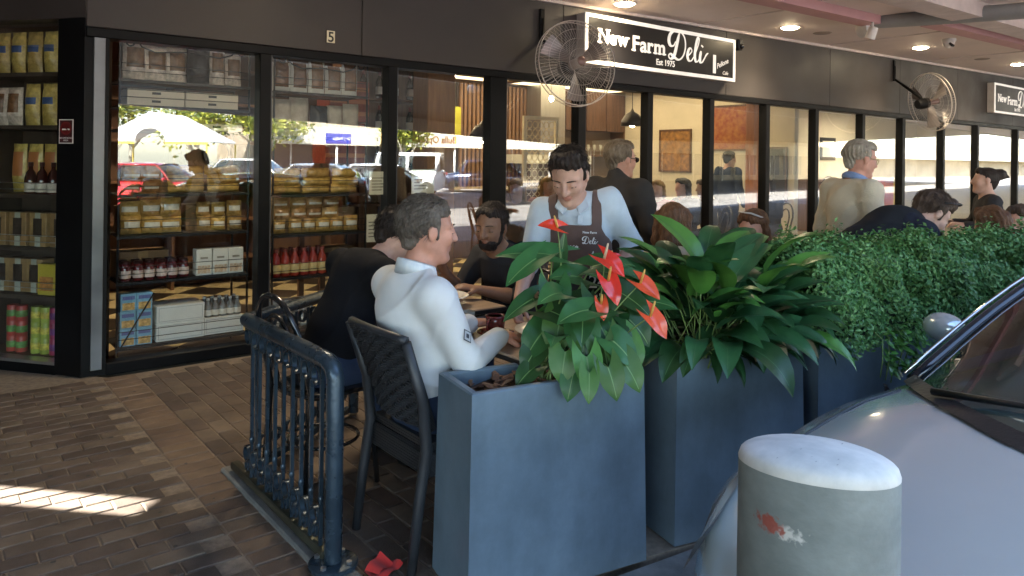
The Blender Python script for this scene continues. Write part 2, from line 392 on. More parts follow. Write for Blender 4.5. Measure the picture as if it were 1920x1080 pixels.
def beam(name, label, x0, x1, y0, y1, drop, mat):
    b = MB(); b.add([(x, y, cz(x) + z) for x in (x0, x1) for y in (y0, y1) for z in (-drop, -.002)],
          [(0, 1, 3, 2), (4, 6, 7, 5), (0, 4, 5, 1), (2, 3, 7, 6), (0, 2, 6, 4), (1, 5, 7, 3)])
    return tag(b.build(name, [mat]), label, 'beam')
beam('ceiling_beam', 'pink painted ceiling beam running left of the round grey pipe', 5.6, 8.62, 4.02, 4.24, .10, pink)
beam('ceiling_beam', 'pink painted ceiling beam running right of the round grey pipe', 9.2, 16, 3.62, 3.83, .10, pink)
beam('ceiling_beam', 'pale flat ceiling beam beyond the pink beam at the top edge', 5.2, 15, 3.0, 3.3, .16, M('beam_pale', (.55, .46, .43), .55))
b = MB()
for xx, y0, y1 in ((7.4, 4.26, 5.6), (10.4, 3.86, 5.6), (13.6, 3.86, 5.6)):
    b.box(xx, xx + .03, y0, y1, cz(xx) - .012, cz(xx) + .01)
struct(b.build('ceiling_joint_strip', [trim]))
b = MB(); b.tube([(8.72, 4.22, 3.19), (8.76, 3.3, 3.13), (8.8, 1.5, 3.03), (8.84, -1, 2.96)], .085, 16)
pip = b.build('roof_pipe', [M('pipe_grey', (.30, .31, .31), .45, .2, var=.15, scale=3)], smooth=True, angle=40); tag(pip, 'round grey pipe crossing under the awning ceiling at top right', 'pipe')
b = MB(); b.tube([(8.70, 4.16, 3.12), (8.72, 4.3, 3.12)], .11, 16); b.build('pipe_collar', [M('collar_white', (.6, .57, .54), .5)], pip, smooth=True, angle=40)
# downlights
lampm = M('downlight_glow', (1, .86, .6), emit=14, ecol=(1, .80, .50)); ringm = M('downlight_ring', (.7, .65, .6), .4)
DL = [(5.76, 5.35, 'lit round downlight in the ceiling above the name sign'), (8.55, 5.12, 'lit round downlight between the name sign and the far wall fan'), (11.84, 4.92, 'lit round downlight above the far wall fan'),
      (2.2, 4.3, 'unseen downlight added to light the goods in the near shop window'), (15.6, 4.8, 'lit round downlight beyond the far wall fan')]  # near-window downlight is added out of view to light the shelves
for x, y, lab in DL:
    t = thing('downlight', lab, 'downlight', (x, y, cz(x)), group='downlights in the awning ceiling')
    b = MB(); b.lathe([(.105, -.002), (.112, -.010), (.13, -.006), (.13, .0)], 24); b.build('ring', [ringm], t, smooth=True)
    b = MB(); b.lathe([(.001, -.030), (.05, -.027), (.09, -.018), (.105, -.004)], 24); b.build('lamp', [lampm], t, smooth=True)
    ld = D.lights.new('downlight_beam', 'SPOT'); ld.energy = 28 if x > 4 else 16; ld.color = (1, .82, .58); ld.spot_size = R(125); ld.spot_blend = .7; ld.shadow_soft_size = .28
    lo = D.objects.new('downlight_beam', ld); COL.objects.link(lo); lo.parent = t; lo.location = (0, 0, -.06)
# speaker grilles and dome camera
for x, y, lab in ((9.3, 5.1, 'flat round ceiling vent beside the second downlight'), (14.2, 4.9, 'flat round ceiling vent beyond the far downlight')):
    b = MB(); b.lathe([(.0, -.012), (.1, -.012), (.12, -.001), (.12, .0)], 24); tag(b.build('ceiling_vent', [M('vent_tan', (.30, .24, .2), .6)], loc=(x, y, cz(x))), lab, 'vent')
t = thing('security_camera', 'small white dome security camera on the ceiling', 'camera', (11.25, 4.3, cz(11.25)))
b = MB(); b.lathe([(.09, 0), (.09, -.03), (.075, -.05), (.02, -.05)], 20); b.build('mount', [M('cctv_white', (.6, .56, .53), .4)], t, smooth=True, angle=40)
b = MB(); b.ell((0, 0, -.06), (.075, .075, .075), 20, 12); b.build('housing', [M('cctv_white', (.6, .56, .53), .4)], t, smooth=True)
b = MB(); b.lathe([(.001, -.02), (.04, -.02), (.045, 0), (.03, .012), (.001, .014)], 16); b.xf(Matrix.Translation((-.035, -.045, -.09)) @ Matrix.Rotation(R(-130), 4, 'X')); b.build('lens', [M('lens_black', (.01, .01, .012), .1)], t, smooth=True)
# spot lamp hanging at the pipe end
t = thing('spot_lamp', 'small pale spot lamp hanging at the end of the grey pipe', 'lamp', (8.42, 4.02, cz(8.42) - .1))
b = MB(); b.tube([(0, 0, 0), (0, 0, -.06)], .015, 8); b.build('stem', [ringm], t, smooth=True)
b = MB(); b.lathe([(.03, .05), (.05, .04), (.055, -.09), (.045, -.09), (.02, -.02)], 16); b.xf(Matrix.Translation((0, 0, -.1)) @ Matrix.Rotation(R(20), 4, 'X')); b.build('shade', [ringm], t, smooth=True, angle=40)
t = thing('alarm_sensor', 'small black sensor on the fascia at the right end of the name sign', 'sensor', (8.2, FY - .036, 3.02))
b = MB(); b.box(-.05, .05, -.1, 0, -.07, .07, bev=.02); b.build('body', [black_iron], t)
b = MB(); b.ell((0, -.1, -.02), (.035, .03, .035)); b.build('lens', [M('lens_black', (.01, .01, .012), .1)], t, smooth=True)

# ------------------------------------------------------------------ unseen roof added left of the shop, its gap shaped to cast one sun strip
s_ = Vector((-.68, .73)).normalized(); p_ = Vector((s_.y, -s_.x))
off = 3.2 / math.tan(SUN_EL)
E0 = Vector((.90, 3.275)) + s_ * off; b0 = E0.dot(p_); a0 = E0.dot(s_)
def rl(a_, b_): v = s_ * a_ + p_ * b_; return (v.x, v.y)
pr = MB()
pr.prism([rl(a0 - 3.6, b0 + .07), rl(a0 + 9, b0 + .10), rl(a0 + 9, b0 + 6), rl(a0 - 3.6, b0 + 6)], 3.2, 3.4)
pr.prism([rl(a0 - 3.6, b0 - 9), rl(a0 + 9, b0 - 9), rl(a0 + 9, b0 - .10), rl(a0 - 3.6, b0 - .05)], 3.2, 3.4)
pr.prism([rl(a0 - 3, b0 - .2), rl(a0, b0 - .2), rl(a0, b0 + .2), rl(a0 - 3, b0 + .2)], 3.19, 3.41)
pr.prism([rl(a0 + .13, b0 - .2), rl(a0 + .20, b0 - .2), rl(a0 + .20, b0 + .2), rl(a0 + .13, b0 + .2)], 3.19, 3.41)
pr.prism([rl(a0 + 2.0, b0 - .2), rl(a0 + 9, b0 - .2), rl(a0 + 9, b0 + .2), rl(a0 + 2.0, b0 + .2)], 3.19, 3.41)
struct(pr.build('sun_slot_roof', [ceil_m]))

# ------------------------------------------------------------------ name signs
sign_w = M('sign_white', (.82, .78, .72), .45, emit=.05, ecol=(1, .93, .85)); sign_k = M('sign_black', (.012, .011, .012), .35, rvar=.05); sign_side = M('sign_side', (.42, .39, .37), .5)
def stroke(b, pts, w0, w1, n=24, ang=R(55), y=0.0, th=.004, m=0):
    """calligraphic stroke through control points (Catmull-Rom) with a slanted pen"""
    P = [Vector((p[0], p[1])) for p in pts]; P = [P[0] * 2 - P[1]] + P + [P[-1] * 2 - P[-2]]; path = []
    for i in range(1, len(P) - 2):
        for q in range(n // max(1, len(P) - 3) + 2):
            t = q / (n // max(1, len(P) - 3) + 2)
            path.append(.5 * ((2 * P[i]) + (P[i + 1] - P[i - 1]) * t + (2 * P[i - 1] - 5 * P[i] + 4 * P[i + 1] - P[i + 2]) * t * t + (-P[i - 1] + 3 * P[i] - 3 * P[i + 1] + P[i + 2]) * t ** 3))
    path.append(P[-2]); vs = []
    for i, p in enumerate(path):
        d = (path[min(i + 1, len(path) - 1)] - path[max(i - 1, 0)]).normalized(); nrm = Vector((-d.y, d.x))
        wd = mix2(w0, w1, max(0, -d.y * .9 + .1)) if w0 != w1 else w0
        e = min(i, len(path) - 1 - i); wd *= min(1, .45 + .2 * e)
        a = p + nrm * wd / 2; c = p - nrm * wd / 2
        vs += [(a.x, y, a.y), (c.x, y, c.y), (a.x, y - th, a.y), (c.x, y - th, c.y)]
    fs = []
    for i in range(len(path) - 1):
        q = i * 4; fs += [(q + 2, q + 3, q + 7, q + 6), (q, q + 2, q + 6, q + 4), (q + 1, q + 5, q + 7, q + 3)]
    b.add(vs, fs, m)
def deli_script(b, x, z, s, y):
    """the word Deli in brush script, x height s*.42"""
    def S(pts, w0=.05, w1=.15): stroke(b, [(x + px * s, z + pz * s) for px, pz in pts], w0 * s, w1 * s, 30, y=y)
    S([(.62, 1.0), (.52, .7), (.40, .3), (.28, .06), (.10, .0), (.02, .10), (.12, .18), (.32, .08), (.60, .0), (.86, .18), (.98, .52), (.92, .86), (.66, 1.06), (.34, 1.06), (.10, .90), (.02, .66), (.12, .48), (.30, .50), (.40, .66)], .06, .15)
    S([(1.06, .18), (1.22, .26), (1.36, .40), (1.30, .50), (1.18, .44), (1.10, .22), (1.18, .04), (1.34, .04), (1.50, .22)], .05, .13)
    S([(1.50, .22), (1.72, .62), (1.80, .90), (1.72, .94), (1.62, .70), (1.54, .28), (1.60, .04), (1.74, .06), (1.90, .26)], .05, .13)
    S([(1.92, .46), (1.86, .22), (1.88, .04), (2.02, .06), (2.24, .34), (2.36, .42)], .06, .14)
    S([(1.97, .62), (2.0, .68)], .13, .13)
def serif_word(txt, size, par, mat, mw):
    o = put_text('lettering', txt, size, mat, par, mw, extrude=.003, offset=size * .022); return o
def name_sign(loc, label, W, Ht):
    t = thing('name_sign', label, 'sign', loc, 0.0, 'deli name signs on the fascia'); Y = -.13
    b = MB(); b.box(0, W, Y, -.003, 0, Ht, bev=.004); b.build('light_box', [sign_side], t)
    b = MB(); bw = .042
    b.box(.0, W, Y - .012, Y - .001, Ht - bw, Ht, bev=.002); b.box(0, W, Y - .012, Y - .001, 0, bw, bev=.002)
    b.box(0, bw, Y - .0125, Y - .001, bw, Ht - bw); b.box(W - bw, W, Y - .0125, Y - .001, bw, Ht - bw); b.build('border', [sign_w], t)
    b = MB(); b.box(bw, W - bw, Y - .004, Y - .001, bw, Ht - bw); b.build('face', [sign_k], t)
    y = Y - .006
    u = W / 2.62
    def W_(txt, x, z, size, sx=1.0, **k):
        return put_text('lettering', txt, size, sign_w, t, Matrix.Translation((x * u, y, z)) @ Matrix.Diagonal((sx, 1, 1, 1)) @ Matrix.Rotation(R(90), 4, 'X'), **k)
    def serif_letters(word, x0, x1, z, hgt, serifs):
        """letters set one by one with slab serifs; serifs[k] lists (fraction across the letter, 0 foot / 1 head, of cap height)"""
        ms = [text_mesh('letter', ch, hgt * 1.4, extrude=.002, offset=hgt * .032) for ch in word]; wd = []
        for m_ in ms: xs = [v.co.x for v in m_.vertices]; wd.append((min(xs), max(xs)))
        gap = .012; tot = sum(b_ - a_ for a_, b_ in wd) + gap * (len(word) - 1); k_ = (x1 - x0) * u / tot; x = x0 * u
        for ch, m_, (a_, b_), sf in zip(word, ms, wd, serifs):
            m_.transform(Matrix.Translation((x - a_ * k_, y, z)) @ Matrix.Diagonal((k_, 1, 1, 1)) @ Matrix.Rotation(R(90), 4, 'X')); zs = max(v.co.z for v in m_.vertices); w_ = (b_ - a_) * k_
            m_.materials.append(sign_w); lo_ = link('letter', m_, t)
            for fx_, hd in sf:
                b = MB(); sw = .034; zz = z - .001 if not hd else zs - .016; b.box(x + fx_ * w_ - sw, x + fx_ * w_ + sw, y - .0022, y + .001, zz, zz + .016); b.build('serif', [sign_w], lo_)
            x += w_ + gap * k_
    serif_letters('New', .20, .66, .235, .155, [[(.1, 0), (.1, 1), (.9, 1)], [], [(.1, 1), (.9, 1)]])
    serif_letters('Farm', .73, 1.27, .205, .17, [[(.12, 0)], [], [(.2, 0)], [(.08, 0), (.5, 0), (.92, 0)]])
    b = MB(); deli_script(b, 1.33 * u, .175, .315, y + .002); b.build('script_lettering', [sign_w], t)
    W_('Est 1975', 1.12, .085, .095, 1.0, extrude=.0015, offset=.0015)
    b = MB(); b.box(2.17 * u, 2.225 * u, y - .002, y + .002, .075, .30); b.build('divider_bar', [sign_w], t)
    me = text_mesh('lettering', 'Pellone', .085, extrude=.001, shear=.35, offset=.0005); me.materials.append(sign_w)
    me.transform(Matrix.Translation((2.25 * u, y, .135)) @ Matrix.Rotation(R(-22), 4, 'Y') @ Matrix.Rotation(R(90), 4, 'X')); link('lettering', me, t)
    W_('Cafe', 2.36, .075, .062, 1.0, extrude=.001, shear=.3)
    return t
name_sign((5.38, FY - .036, 2.525), 'white-bordered black name sign behind the near wall fan', 2.63, .53)
name_sign((16.75, FY - .036, 2.58), 'white-bordered black name sign cut off by the right edge', 2.63, .6)

# ------------------------------------------------------------------ wall fans
cage_m = M('fan_wire', (.62, .56, .52), .35, .5, var=.1); blade_m = M('fan_blade', (.20, .175, .17), .35, .5, var=.15); bolt_m = M('fan_hub', (.25, .16, .14), .4, .4)
def fan(loc, label, rz, tilt, rad, arm):
    t = thing('wall_fan', label, 'fan', loc, 0, 'black wall fans with round wire cages')
    mw = Matrix.Rotation(rz, 4, 'Z') @ Matrix.Rotation(tilt, 4, 'X')     # fan axis is -Y
    b = MB()
    for rr, yy in ((1.0, 0), (1.0, .07), (.55, -.055), (.78, -.035), (.3, -.07)):
        b.tube([(math.cos(2 * PI * q / 40) * rad * rr, yy, math.sin(2 * PI * q / 40) * rad * rr) for q in range(41)], (.006 if yy == 0 else .0045) if rr == 1 else .0018, 5, caps=False)
    for q in range(72):
        a = 2 * PI * q / 72; c, s = math.cos(a), math.sin(a)
        b.tube([(c * .05, -.09, s * .05), (c * rad * .45, -.075, s * rad * .45), (c * rad * .85, -.035, s * rad * .85), (c * rad, 0, s * rad), (c * rad, .07, s * rad)], .0012, 3, caps=False)
        if q % 2 == 0: b.tube([(c * .06, .16, s * .06), (c * rad * .6, .14, s * rad * .6), (c * rad, .07, s * rad)], .0009, 3, caps=False)
    b.xf(mw); b.build('cage', [cage_m], t)
    for q in range(3):
        a0_ = 2 * PI * q / 3 + .5
        def bl(u, v):
            r_ = mix2(.06, rad * .88, u); wdt = mix2(.55, .80, u) * (1 - .25 * u); a = a0_ + (v - .5) * wdt
            return (math.cos(a) * r_, .055 + (v - .5) * .075 * (1 - .4 * u), math.sin(a) * r_)
        b = MB(); b.grid(bl, 7, 5); n0 = len(b.v)
        b.add([(x, y + .003, z) for x, y, z in b.v[:n0]], [tuple(reversed(f_)) for f_ in b.f[:]])
        b.xf(mw); b.build('blade', [blade_m], t, smooth=True)
    b = MB(); b.lathe([(.001, -.105), (.03, -.1), (.045, -.085), (.05, -.02), (.05, .1)], 18, ax='y'); b.xf(mw); b.build('hub', [bolt_m], t, smooth=True, angle=40)
    b = MB(); b.lathe([(.05, .1), (.085, .11), (.09, .24), (.07, .29), (.001, .3)], 18, ax='y'); b.xf(mw); b.build('motor', [black_frame], t, smooth=True, angle=40)
    b = MB(); bk = mw @ Vector((0, .2, .08))
    b.tube([bk, (arm[0], arm[1] - .02, arm[2] - .22), (arm[0], arm[1] - .02, arm[2])], .018, 8); b.tube([(arm[0] , arm[1] - .02, arm[2] - .22), (bk.x, bk.y, bk.z + .02), bk], .02, 8)
    b.build('arm', [black_frame], t, smooth=True)
    b = MB(); b.box(arm[0] - .03, arm[0] + .03, arm[1] - .025, arm[1], arm[2] - .25, arm[2] + .1, bev=.006); b.build('wall_bracket', [black_frame], t)
fan((4.87, FY - .6, 2.437), 'wall fan with round wire cage in front of the name sign', R(-15), R(-6), .41, (.02, .56, .5))
fan((12.75, FY - .62, 2.53), 'wall fan with round wire cage turned towards the right edge', R(62), R(-10), .47, (-.1, .58, .62))

# ------------------------------------------------------------------ dark building added across the passage to hide sky mirrored in the left bay
nb = thing('sky_block_building', 'dark unseen building added across the passage to block mirrored sky', 'building', (-7.0, 4.0, 0)); nbw = M('sky_block_render', (.10, .075, .055), .75, var=.25, scale=1.2)
b = MB(); b.box(-6, 0, -4.5, 22, 0, 4.2); b.build('wall', [nbw], nb)
for q in range(6): b = MB(); b.box(.0, .05, -3.6 + q * 3.4, -1.0 + q * 3.4, .5, 2.4, bev=.01); w_o = b.build('window_frame', [black_frame], nb); b = MB(); b.box(.05, .06, -3.5 + q * 3.4, -1.1 + q * 3.4, .6, 2.3); b.build('window', [M('sky_block_window', (.06, .055, .045), .2, var=.4, scale=1.0)], w_o)
# ------------------------------------------------------------------ rooms behind the glass
dark_wood = M('dark_timber', (.10, .05, .03), .5, var=.35, scale=5, stretch=(6, 6, .6), bump=.1, bscale=60)
mid_wood = M('mid_timber', (.15, .08, .045), .5, var=.3, scale=5, stretch=(8, 8, .5), bump=.1, bscale=60)
slat_wood = M('slat_timber', (.20, .11, .06), .55, var=.3, scale=4, stretch=(6, 6, .6))
room_dark = M('room_wall_brown', (.14, .08, .055), .7, var=.2, scale=2)
tile_c = M('tile_cream', (.55, .46, .27), .3, var=.12, scale=5, rnd=.06); tile_d = M('tile_dark', (.035, .028, .022), .3, var=.3, scale=6)
b = MB(); b.prism([(.75, 5.80), (22.5, 5.80), (22.5, 11), (-3.3, 11.0)], -.2, -.012); ifl = struct(b.build('shop_floor', [M('grout', (.12, .1, .07), .8)]))
tm = MB(); hs_ = .30; q_ = hs_ * .7071 * 1.4142 - .004
tm.prism([(q_, 0), (0, q_), (-q_, 0), (0, -q_)], -.012, 0.0)
tmc = tm.mesh('floor_tile', [tile_c]); tmd = tm.mesh('floor_tile', [tile_d])
for i in range(0, 12):
    for j in range(0, 12):
        for h_ in (0, 1):
            x = 1.0 + (i + .5 * h_) * 2 * hs_; y = 5.9 + (j + .5 * h_) * 2 * hs_
            if y < 10.5 and x > 1.15 + (5.82 - y) * .76 and x < 7.5 and y > 5.8 + hs_ * (0 if False else .0) + .2:
                link('floor_tile', tmd if h_ else tmc, ifl, (x, y, 0))
b = MB(); b.box(1.0, 7.3, 5.81, 6.1, -.012, -.003); struct(b.build('threshold_floor', [tile_c]))
b = MB(); b.prism([(.9, FY + .22), (22.5, FY + .22), (22.5, 16), (-7, 16)], 3.2, 3.7); struct(b.build('shop_roof', [M('roof_slab', (.3, .28, .26), .8)]))
b = MB(); b.prism([(.95, FY + .255), (4.55, FY + .255), (4.55, 9.2), (-1.6, 9.2)], 2.95, 3.0); struct(b.build('deli_ceiling', [M('deli_ceiling_paint', (.35, .28, .22), .7)]))
b = MB(); b.box(-3, 4.6, 9.2, 9.35, 0, 3.2); struct(b.build('deli_back_wall', [room_dark]))
b = MB(); b.box(4.55, 4.65, 7.2, 10.8, 0, 3.2); struct(b.build('partition_wall', [dark_wood]))
b = MB(); b.box(4.65, 11.3, 10.75, 10.95, 0, 3.2); struct(b.build('cafe_back_wall', [M('cafe_wall', (.24, .16, .10), .65, var=.12, scale=2)]))
b = MB(); b.box(11.2, 11.32, 6.6, 10.75, 0, 3.2); struct(b.build('cafe_side_wall', [M('cafe_side_wall', (.62, .57, .47), .7, var=.08, scale=2)]))
b = MB(); b.box(4.65, 11.2, FY + .255, 10.75, 2.93, 3.0); struct(b.build('cafe_ceiling', [M('cafe_ceiling_paint', (.72, .6, .38), .7)]))
b = MB(); b.box(11.32, 22.4, 9.3, 9.5, 0, 3.2); struct(b.build('far_room_wall', [cream_paint]))
b = MB(); b.box(22.2, 22.5, FY + .26, 11, 0, 3.7); struct(b.build('far_end_wall', [cream_paint]))
b = MB(); b.box(11.32, 22.4, FY + .255, 9.3, 2.75, 2.9); struct(b.build('far_room_ceiling', [white_paint]))
# glowing panels standing in for light on the uplit cafe ceiling
glow = M('uplit_ceiling_glow', (1, .8, .42), emit=.42, ecol=(1, .76, .42))
for x0, x1, y0, y1, lab in ((5.0, 8.0, 7.4, 10.5, 'glowing yellow panel standing in for the uplit ceiling behind the near wall fan'), (8.3, 10.9, 7.4, 10.5, 'glowing yellow panel standing in for the uplit ceiling right of the near wall fan')):
    t = thing('ceiling_light', lab, 'ceiling light', (x0, y0, 2.90), group='glowing panels standing in for the uplit cafe ceiling')
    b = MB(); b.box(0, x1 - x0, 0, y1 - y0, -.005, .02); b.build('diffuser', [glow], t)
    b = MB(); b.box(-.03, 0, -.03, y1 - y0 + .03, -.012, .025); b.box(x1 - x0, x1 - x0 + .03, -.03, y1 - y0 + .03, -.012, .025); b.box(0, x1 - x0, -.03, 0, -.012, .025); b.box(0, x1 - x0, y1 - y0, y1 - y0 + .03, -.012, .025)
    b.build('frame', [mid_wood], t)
for i, (x, y, lab) in enumerate(((13.5, 7.5, 'lit ceiling panel in the far cream room, left one'), (17.5, 7.5, 'lit ceiling panel in the far cream room, right one'))):
    t = thing('ceiling_light', lab, 'ceiling light', (x, y, 2.74), group='lit ceiling panels in the far room')
    b = MB(); b.box(-.6, .6, -.6, .6, -.006, .01); b.build('diffuser', [M('far_panel_glow', (1, .9, .7), emit=3.2, ecol=(1, .86, .64))], t)
    b = MB(); b.box(-.64, .64, -.64, -.6, -.012, .01); b.box(-.64, .64, .6, .64, -.012, .01); b.build('frame', [white_paint], t)
for i, (x, y, lab) in enumerate(((1.6, 7.2, 'lit round lamp over the near shelves'), (3.4, 7.4, 'lit round lamp over the wine shelves'))):
    t = thing('shop_lamp', lab, 'lamp', (x, y, 2.95), group='round lamps in the deli ceiling')
    b = MB(); b.lathe([(0, -.02), (.12, -.02), (.14, 0)], 20); b.build('diffuser', [M('shop_lamp_glow', (1, .8, .5), emit=16, ecol=(1, .74, .42))], t, smooth=True)
    b = MB(); b.lathe([(.141, -.025), (.16, -.025), (.16, 0), (.141, 0)], 20); b.build('ring', [ringm], t)
    ld = D.lights.new('shop_lamp_beam', 'SPOT'); ld.energy = 20; ld.color = (1, .76, .46); ld.spot_size = R(150); ld.spot_blend = .6; ld.shadow_soft_size = .12
    lo = D.objects.new('shop_lamp_beam', ld); COL.objects.link(lo); lo.parent = t; lo.location = (0, 0, -.05)

# ------------------------------------------------------------------ racks
def rack(label, x0, x1, y0, y1, levels, ztop, scroll=True, braces=True):
    t = thing('wire_rack', label, 'rack', (x0, y0, 0)); W = x1 - x0; Dp = y1 - y0
    for px in (0, W):
        for py in (0, Dp):
            b = MB(); b.tube([(px, py, 0), (px, py, ztop)], .009, 6); b.build('post', [black_iron], t, smooth=True)
    for z in levels:
        b = MB(); b.box(-.01, W + .01, -.01, 0.0, z - .022, z - .001); b.box(-.01, W + .01, Dp, Dp + .01, z - .022, z - .001); b.box(0, W, 0, Dp, z - .012, z - .003)
        for q in (.055, .11): b.tube([(0, -.002, z + q), (W, -.002, z + q)], .0028, 5)
        b.build('shelf', [black_iron], t)
    if scroll:
        for sgn, ox in ((1, .07), (-1, W - .07)):
            pts = [(ox + sgn * .05 * (1 - q / 26) * math.cos(q * .42), -.006, ztop - .10 + .05 * (1 - q / 26) * math.sin(q * .42)) for q in range(22)]
            pts = [(ox + sgn * .38, -.006, ztop - .14), (ox + sgn * .16, -.006, ztop - .16), (ox + sgn * .07, -.006, ztop - .13)] + pts
            b = MB(); b.tube(pts, .006, 5); b.build('scroll', [black_iron], t, smooth=True)
    if braces:
        b = MB(); b.tube([(.02, -.008, .12), (.24, -.008, .50)], .006, 5); b.build('brace', [black_iron], t)
    return t
rack('black wire rack of groceries nearest the corner column', 1.10, 2.02, 5.87, 6.24, [.125, .59, .925, 1.225, 1.698, 1.87, 2.055], 2.42)
rack('black wire rack of groceries right of the first window post', 2.22, 3.05, 5.87, 6.24, [.10, .52, .87, 1.20, 1.68, 2.045], 2.40, braces=False)
sh_m = M('bay_shelf_board', (.06, .045, .035), .6, var=.2)
t = thing('shelf_unit', 'dark shelf unit of groceries in the left window bay', 'shelf unit', (0, 0, 0))
nin = Vector((.796, .605)); O_ = Vector(C0) + LB * .25 + nin * .10
def bay(s, d): v = O_ + LB * s + nin * d; return (v.x, v.y)
BAYZ = [.085, .505, .845, 1.22, 1.71, 2.085]
for z in BAYZ:
    b = MB(); b.prism([bay(-.02, 0), bay(-.02, .34), bay(.75, .34), bay(.75, 0)], z - .03, z - .002); b.build('shelf', [sh_m], t)
for s_a in (-.05, .75):
    b = MB(); b.prism([bay(s_a, -.01), bay(s_a, .36), bay(s_a + .03, .36), bay(s_a + .03, -.01)], 0, 2.43); b.build('side_panel', [sh_m], t)
b = MB(); b.prism([bay(-.02, .345), bay(-.02, .36), bay(.75, .36), bay(.75, .345)], 0, 2.43); b.build('back_panel', [sh_m], t)
for z in (1.30, 1.255, .93, .885, .6, .56):
    b = MB(); b.tube([(*bay(-.05, -.012), z), (*bay(.75, -.012), z)], .003, 5); b.build('guard_wire', [steel], t)

# ------------------------------------------------------------------ groceries
def pillow(w, d, h, seed, m_body=0, m_lab=1, crimp=True, band=(.25, .62)):
    rd_ = random.Random(seed); b = MB(); nu, nv = 9, 7
    ph = [rd_.uniform(0, 6) for _ in range(6)]
    def fn(sg):
        def g(u, v):
            x = (u - .5) * 2; z = v; e = (1 - abs(x) ** 3.2) * (1 - abs(2 * v - 1) ** 4)
            y = sg * d / 2 * max(.06, e) * (1 + .10 * math.sin(9 * u + ph[0]) * math.sin(7 * v + ph[1]))
            return (x * w / 2 * (1 - .05 * math.sin(5 * v + ph[2]) ** 2), y, z * h)
        return g
    for sg in (-1, 1):
        s0 = len(b.f); b.grid(fn(sg), nu, nv, m_body)
        if sg == -1:
            for q in range(s0, len(b.f)):
                r_ = (q - s0) // (nu - 1) / (nv - 1); c_ = (q - s0) % (nu - 1)
                if band[0] <= r_ < band[1] and 0 < c_ < nu - 2: b.m[q] = m_lab
        else: b.f[s0:] = [tuple(reversed(f_)) for f_ in b.f[s0:]]
    return b
class Proto:
    def __init__(s, name, cat, parts, smooth=True): s.name, s.cat, s.parts = name, cat, parts
    def put(s, loc, rz, label, group, scale=None):
        nm, me = s.parts[0]; o = link(s.name, me, None, loc, rz); tag(o, label, s.cat, group)
        if scale: o.scale = scale if isinstance(scale, tuple) else (scale,) * 3
        for nm, me in s.parts[1:]: link(nm, me, o)
        return o
def sm(me):
    me.polygons.foreach_set('use_smooth', [True] * len(me.polygons)); return me
film = dict(rough=.2, spec=.7, var=.4, scale=22, bump=.9, bscale=30)
gold_f = M('pasta_film', (.48, .30, .09), rnd=.25, **film); white_lab = M('label_white', (.66, .63, .56), .5, rnd=.08, var=.15, scale=30)
nut_f = M('nut_film', (.36, .2, .08), rnd=.3, **film); brown_f = M('coffee_film', (.20, .10, .05), rnd=.2, **film); clear_f = M('cellophane', (.66, .58, .51), rnd=.15, **film)
grey_f = M('sack_paper', (.50, .45, .38), .55, var=.2, scale=14, bump=.5, bscale=20, rnd=.12); blackbag = M('black_film', (.02, .02, .022), .2, var=.4, bump=.5, bscale=25)
yel_f = M('pasta_yellow_film', (.60, .46, .14), rnd=.2, **film); blue_lab = M('label_blue', (.06, .12, .3), .5)
red_gl = M('sauce_red', (.10, .012, .014), .12, var=.3, scale=10, spec=.6, rnd=.2); lid_k = M('lid_dark', (.05, .02, .02), .35, .3); lid_w = M('lid_white', (.6, .58, .55), .4)
pinklab = M('label_pale', (.62, .5, .46), .5, var=.2, scale=40, rnd=.1); ylab = M('label_straw', (.62, .48, .22), .5, var=.15, scale=30)
carton_w = M('carton_white', (.66, .66, .62), .55, var=.05, rnd=.05); carton_c = M('carton_cream', (.58, .52, .42), .55, var=.08, rnd=.06); ink_g = M('carton_ink', (.2, .22, .22), .5)
P_gold = [Proto('pasta_bag', 'bag', [('pasta_bag', sm(pillow(.15, .085, .13, i).mesh('pasta_bag', [gold_f, white_lab])))]) for i in range(3)]
P_nut = [Proto('nut_bag', 'bag', [('nut_bag', sm(pillow(.15, .085, .10, 5 + i, band=(.2, .5)).mesh('nut_bag', [nut_f, white_lab])))]) for i in range(3)]
P_flat = [Proto('biscuit_pack', 'packet', [('biscuit_pack', sm(pillow(.26, .12, .075, 9 + i, band=(.9, 1)).mesh('biscuit_pack', [gold_f, white_lab])))]) for i in range(2)]
P_tall = [Proto('panettone_bag', 'bag', [('panettone_bag', sm(pillow(.165, .12, .29, 15 + i, 0, 1, band=(.3, .8)).mesh('panettone_bag', [clear_f, brown_f])))]) for i in range(3)]
P_win = [Proto('coffee_bag', 'bag', [('coffee_bag', sm(pillow(.15, .10, .27, 25 + i, 0, 1, band=(.15, .85)).mesh('coffee_bag', [carton_w, brown_f])))]) for i in range(3)]
P_sack = [Proto('flour_sack', 'sack', [('flour_sack', sm(pillow(.17, .13, .31, 35 + i, band=(.9, 1)).mesh('flour_sack', [grey_f, grey_f])))]) for i in range(3)]
P_black = Proto('black_bag', 'bag', [('black_bag', sm(pillow(.17, .13, .27, 41, band=(.9, 1)).mesh('black_bag', [blackbag, blackbag])))])
P_yel = [Proto('pasta_packet', 'bag', [('pasta_packet', sm(pillow(.125, .09, .30, 45 + i, 0, 1, band=(.4, .62)).mesh('pasta_packet', [yel_f, blue_lab])))]) for i in range(3)]
P_org = [Proto('pasta_packet', 'bag', [('pasta_packet', sm(pillow(.13, .09, .24, 55 + i, 0, 1, band=(.2, .7)).mesh('pasta_packet', [yel_f, M('label_orange', (.5, .18, .06), .5, rnd=.15)])))]) for i in range(2)]
def lathe_mesh(name, prof, mat, n=14, ang=50):
    b = MB(); b.lathe(prof, n); me = sm(b.mesh(name, [mat]))
    try: me.set_sharp_from_angle(angle=R(ang))
    except Exception: pass
    return me
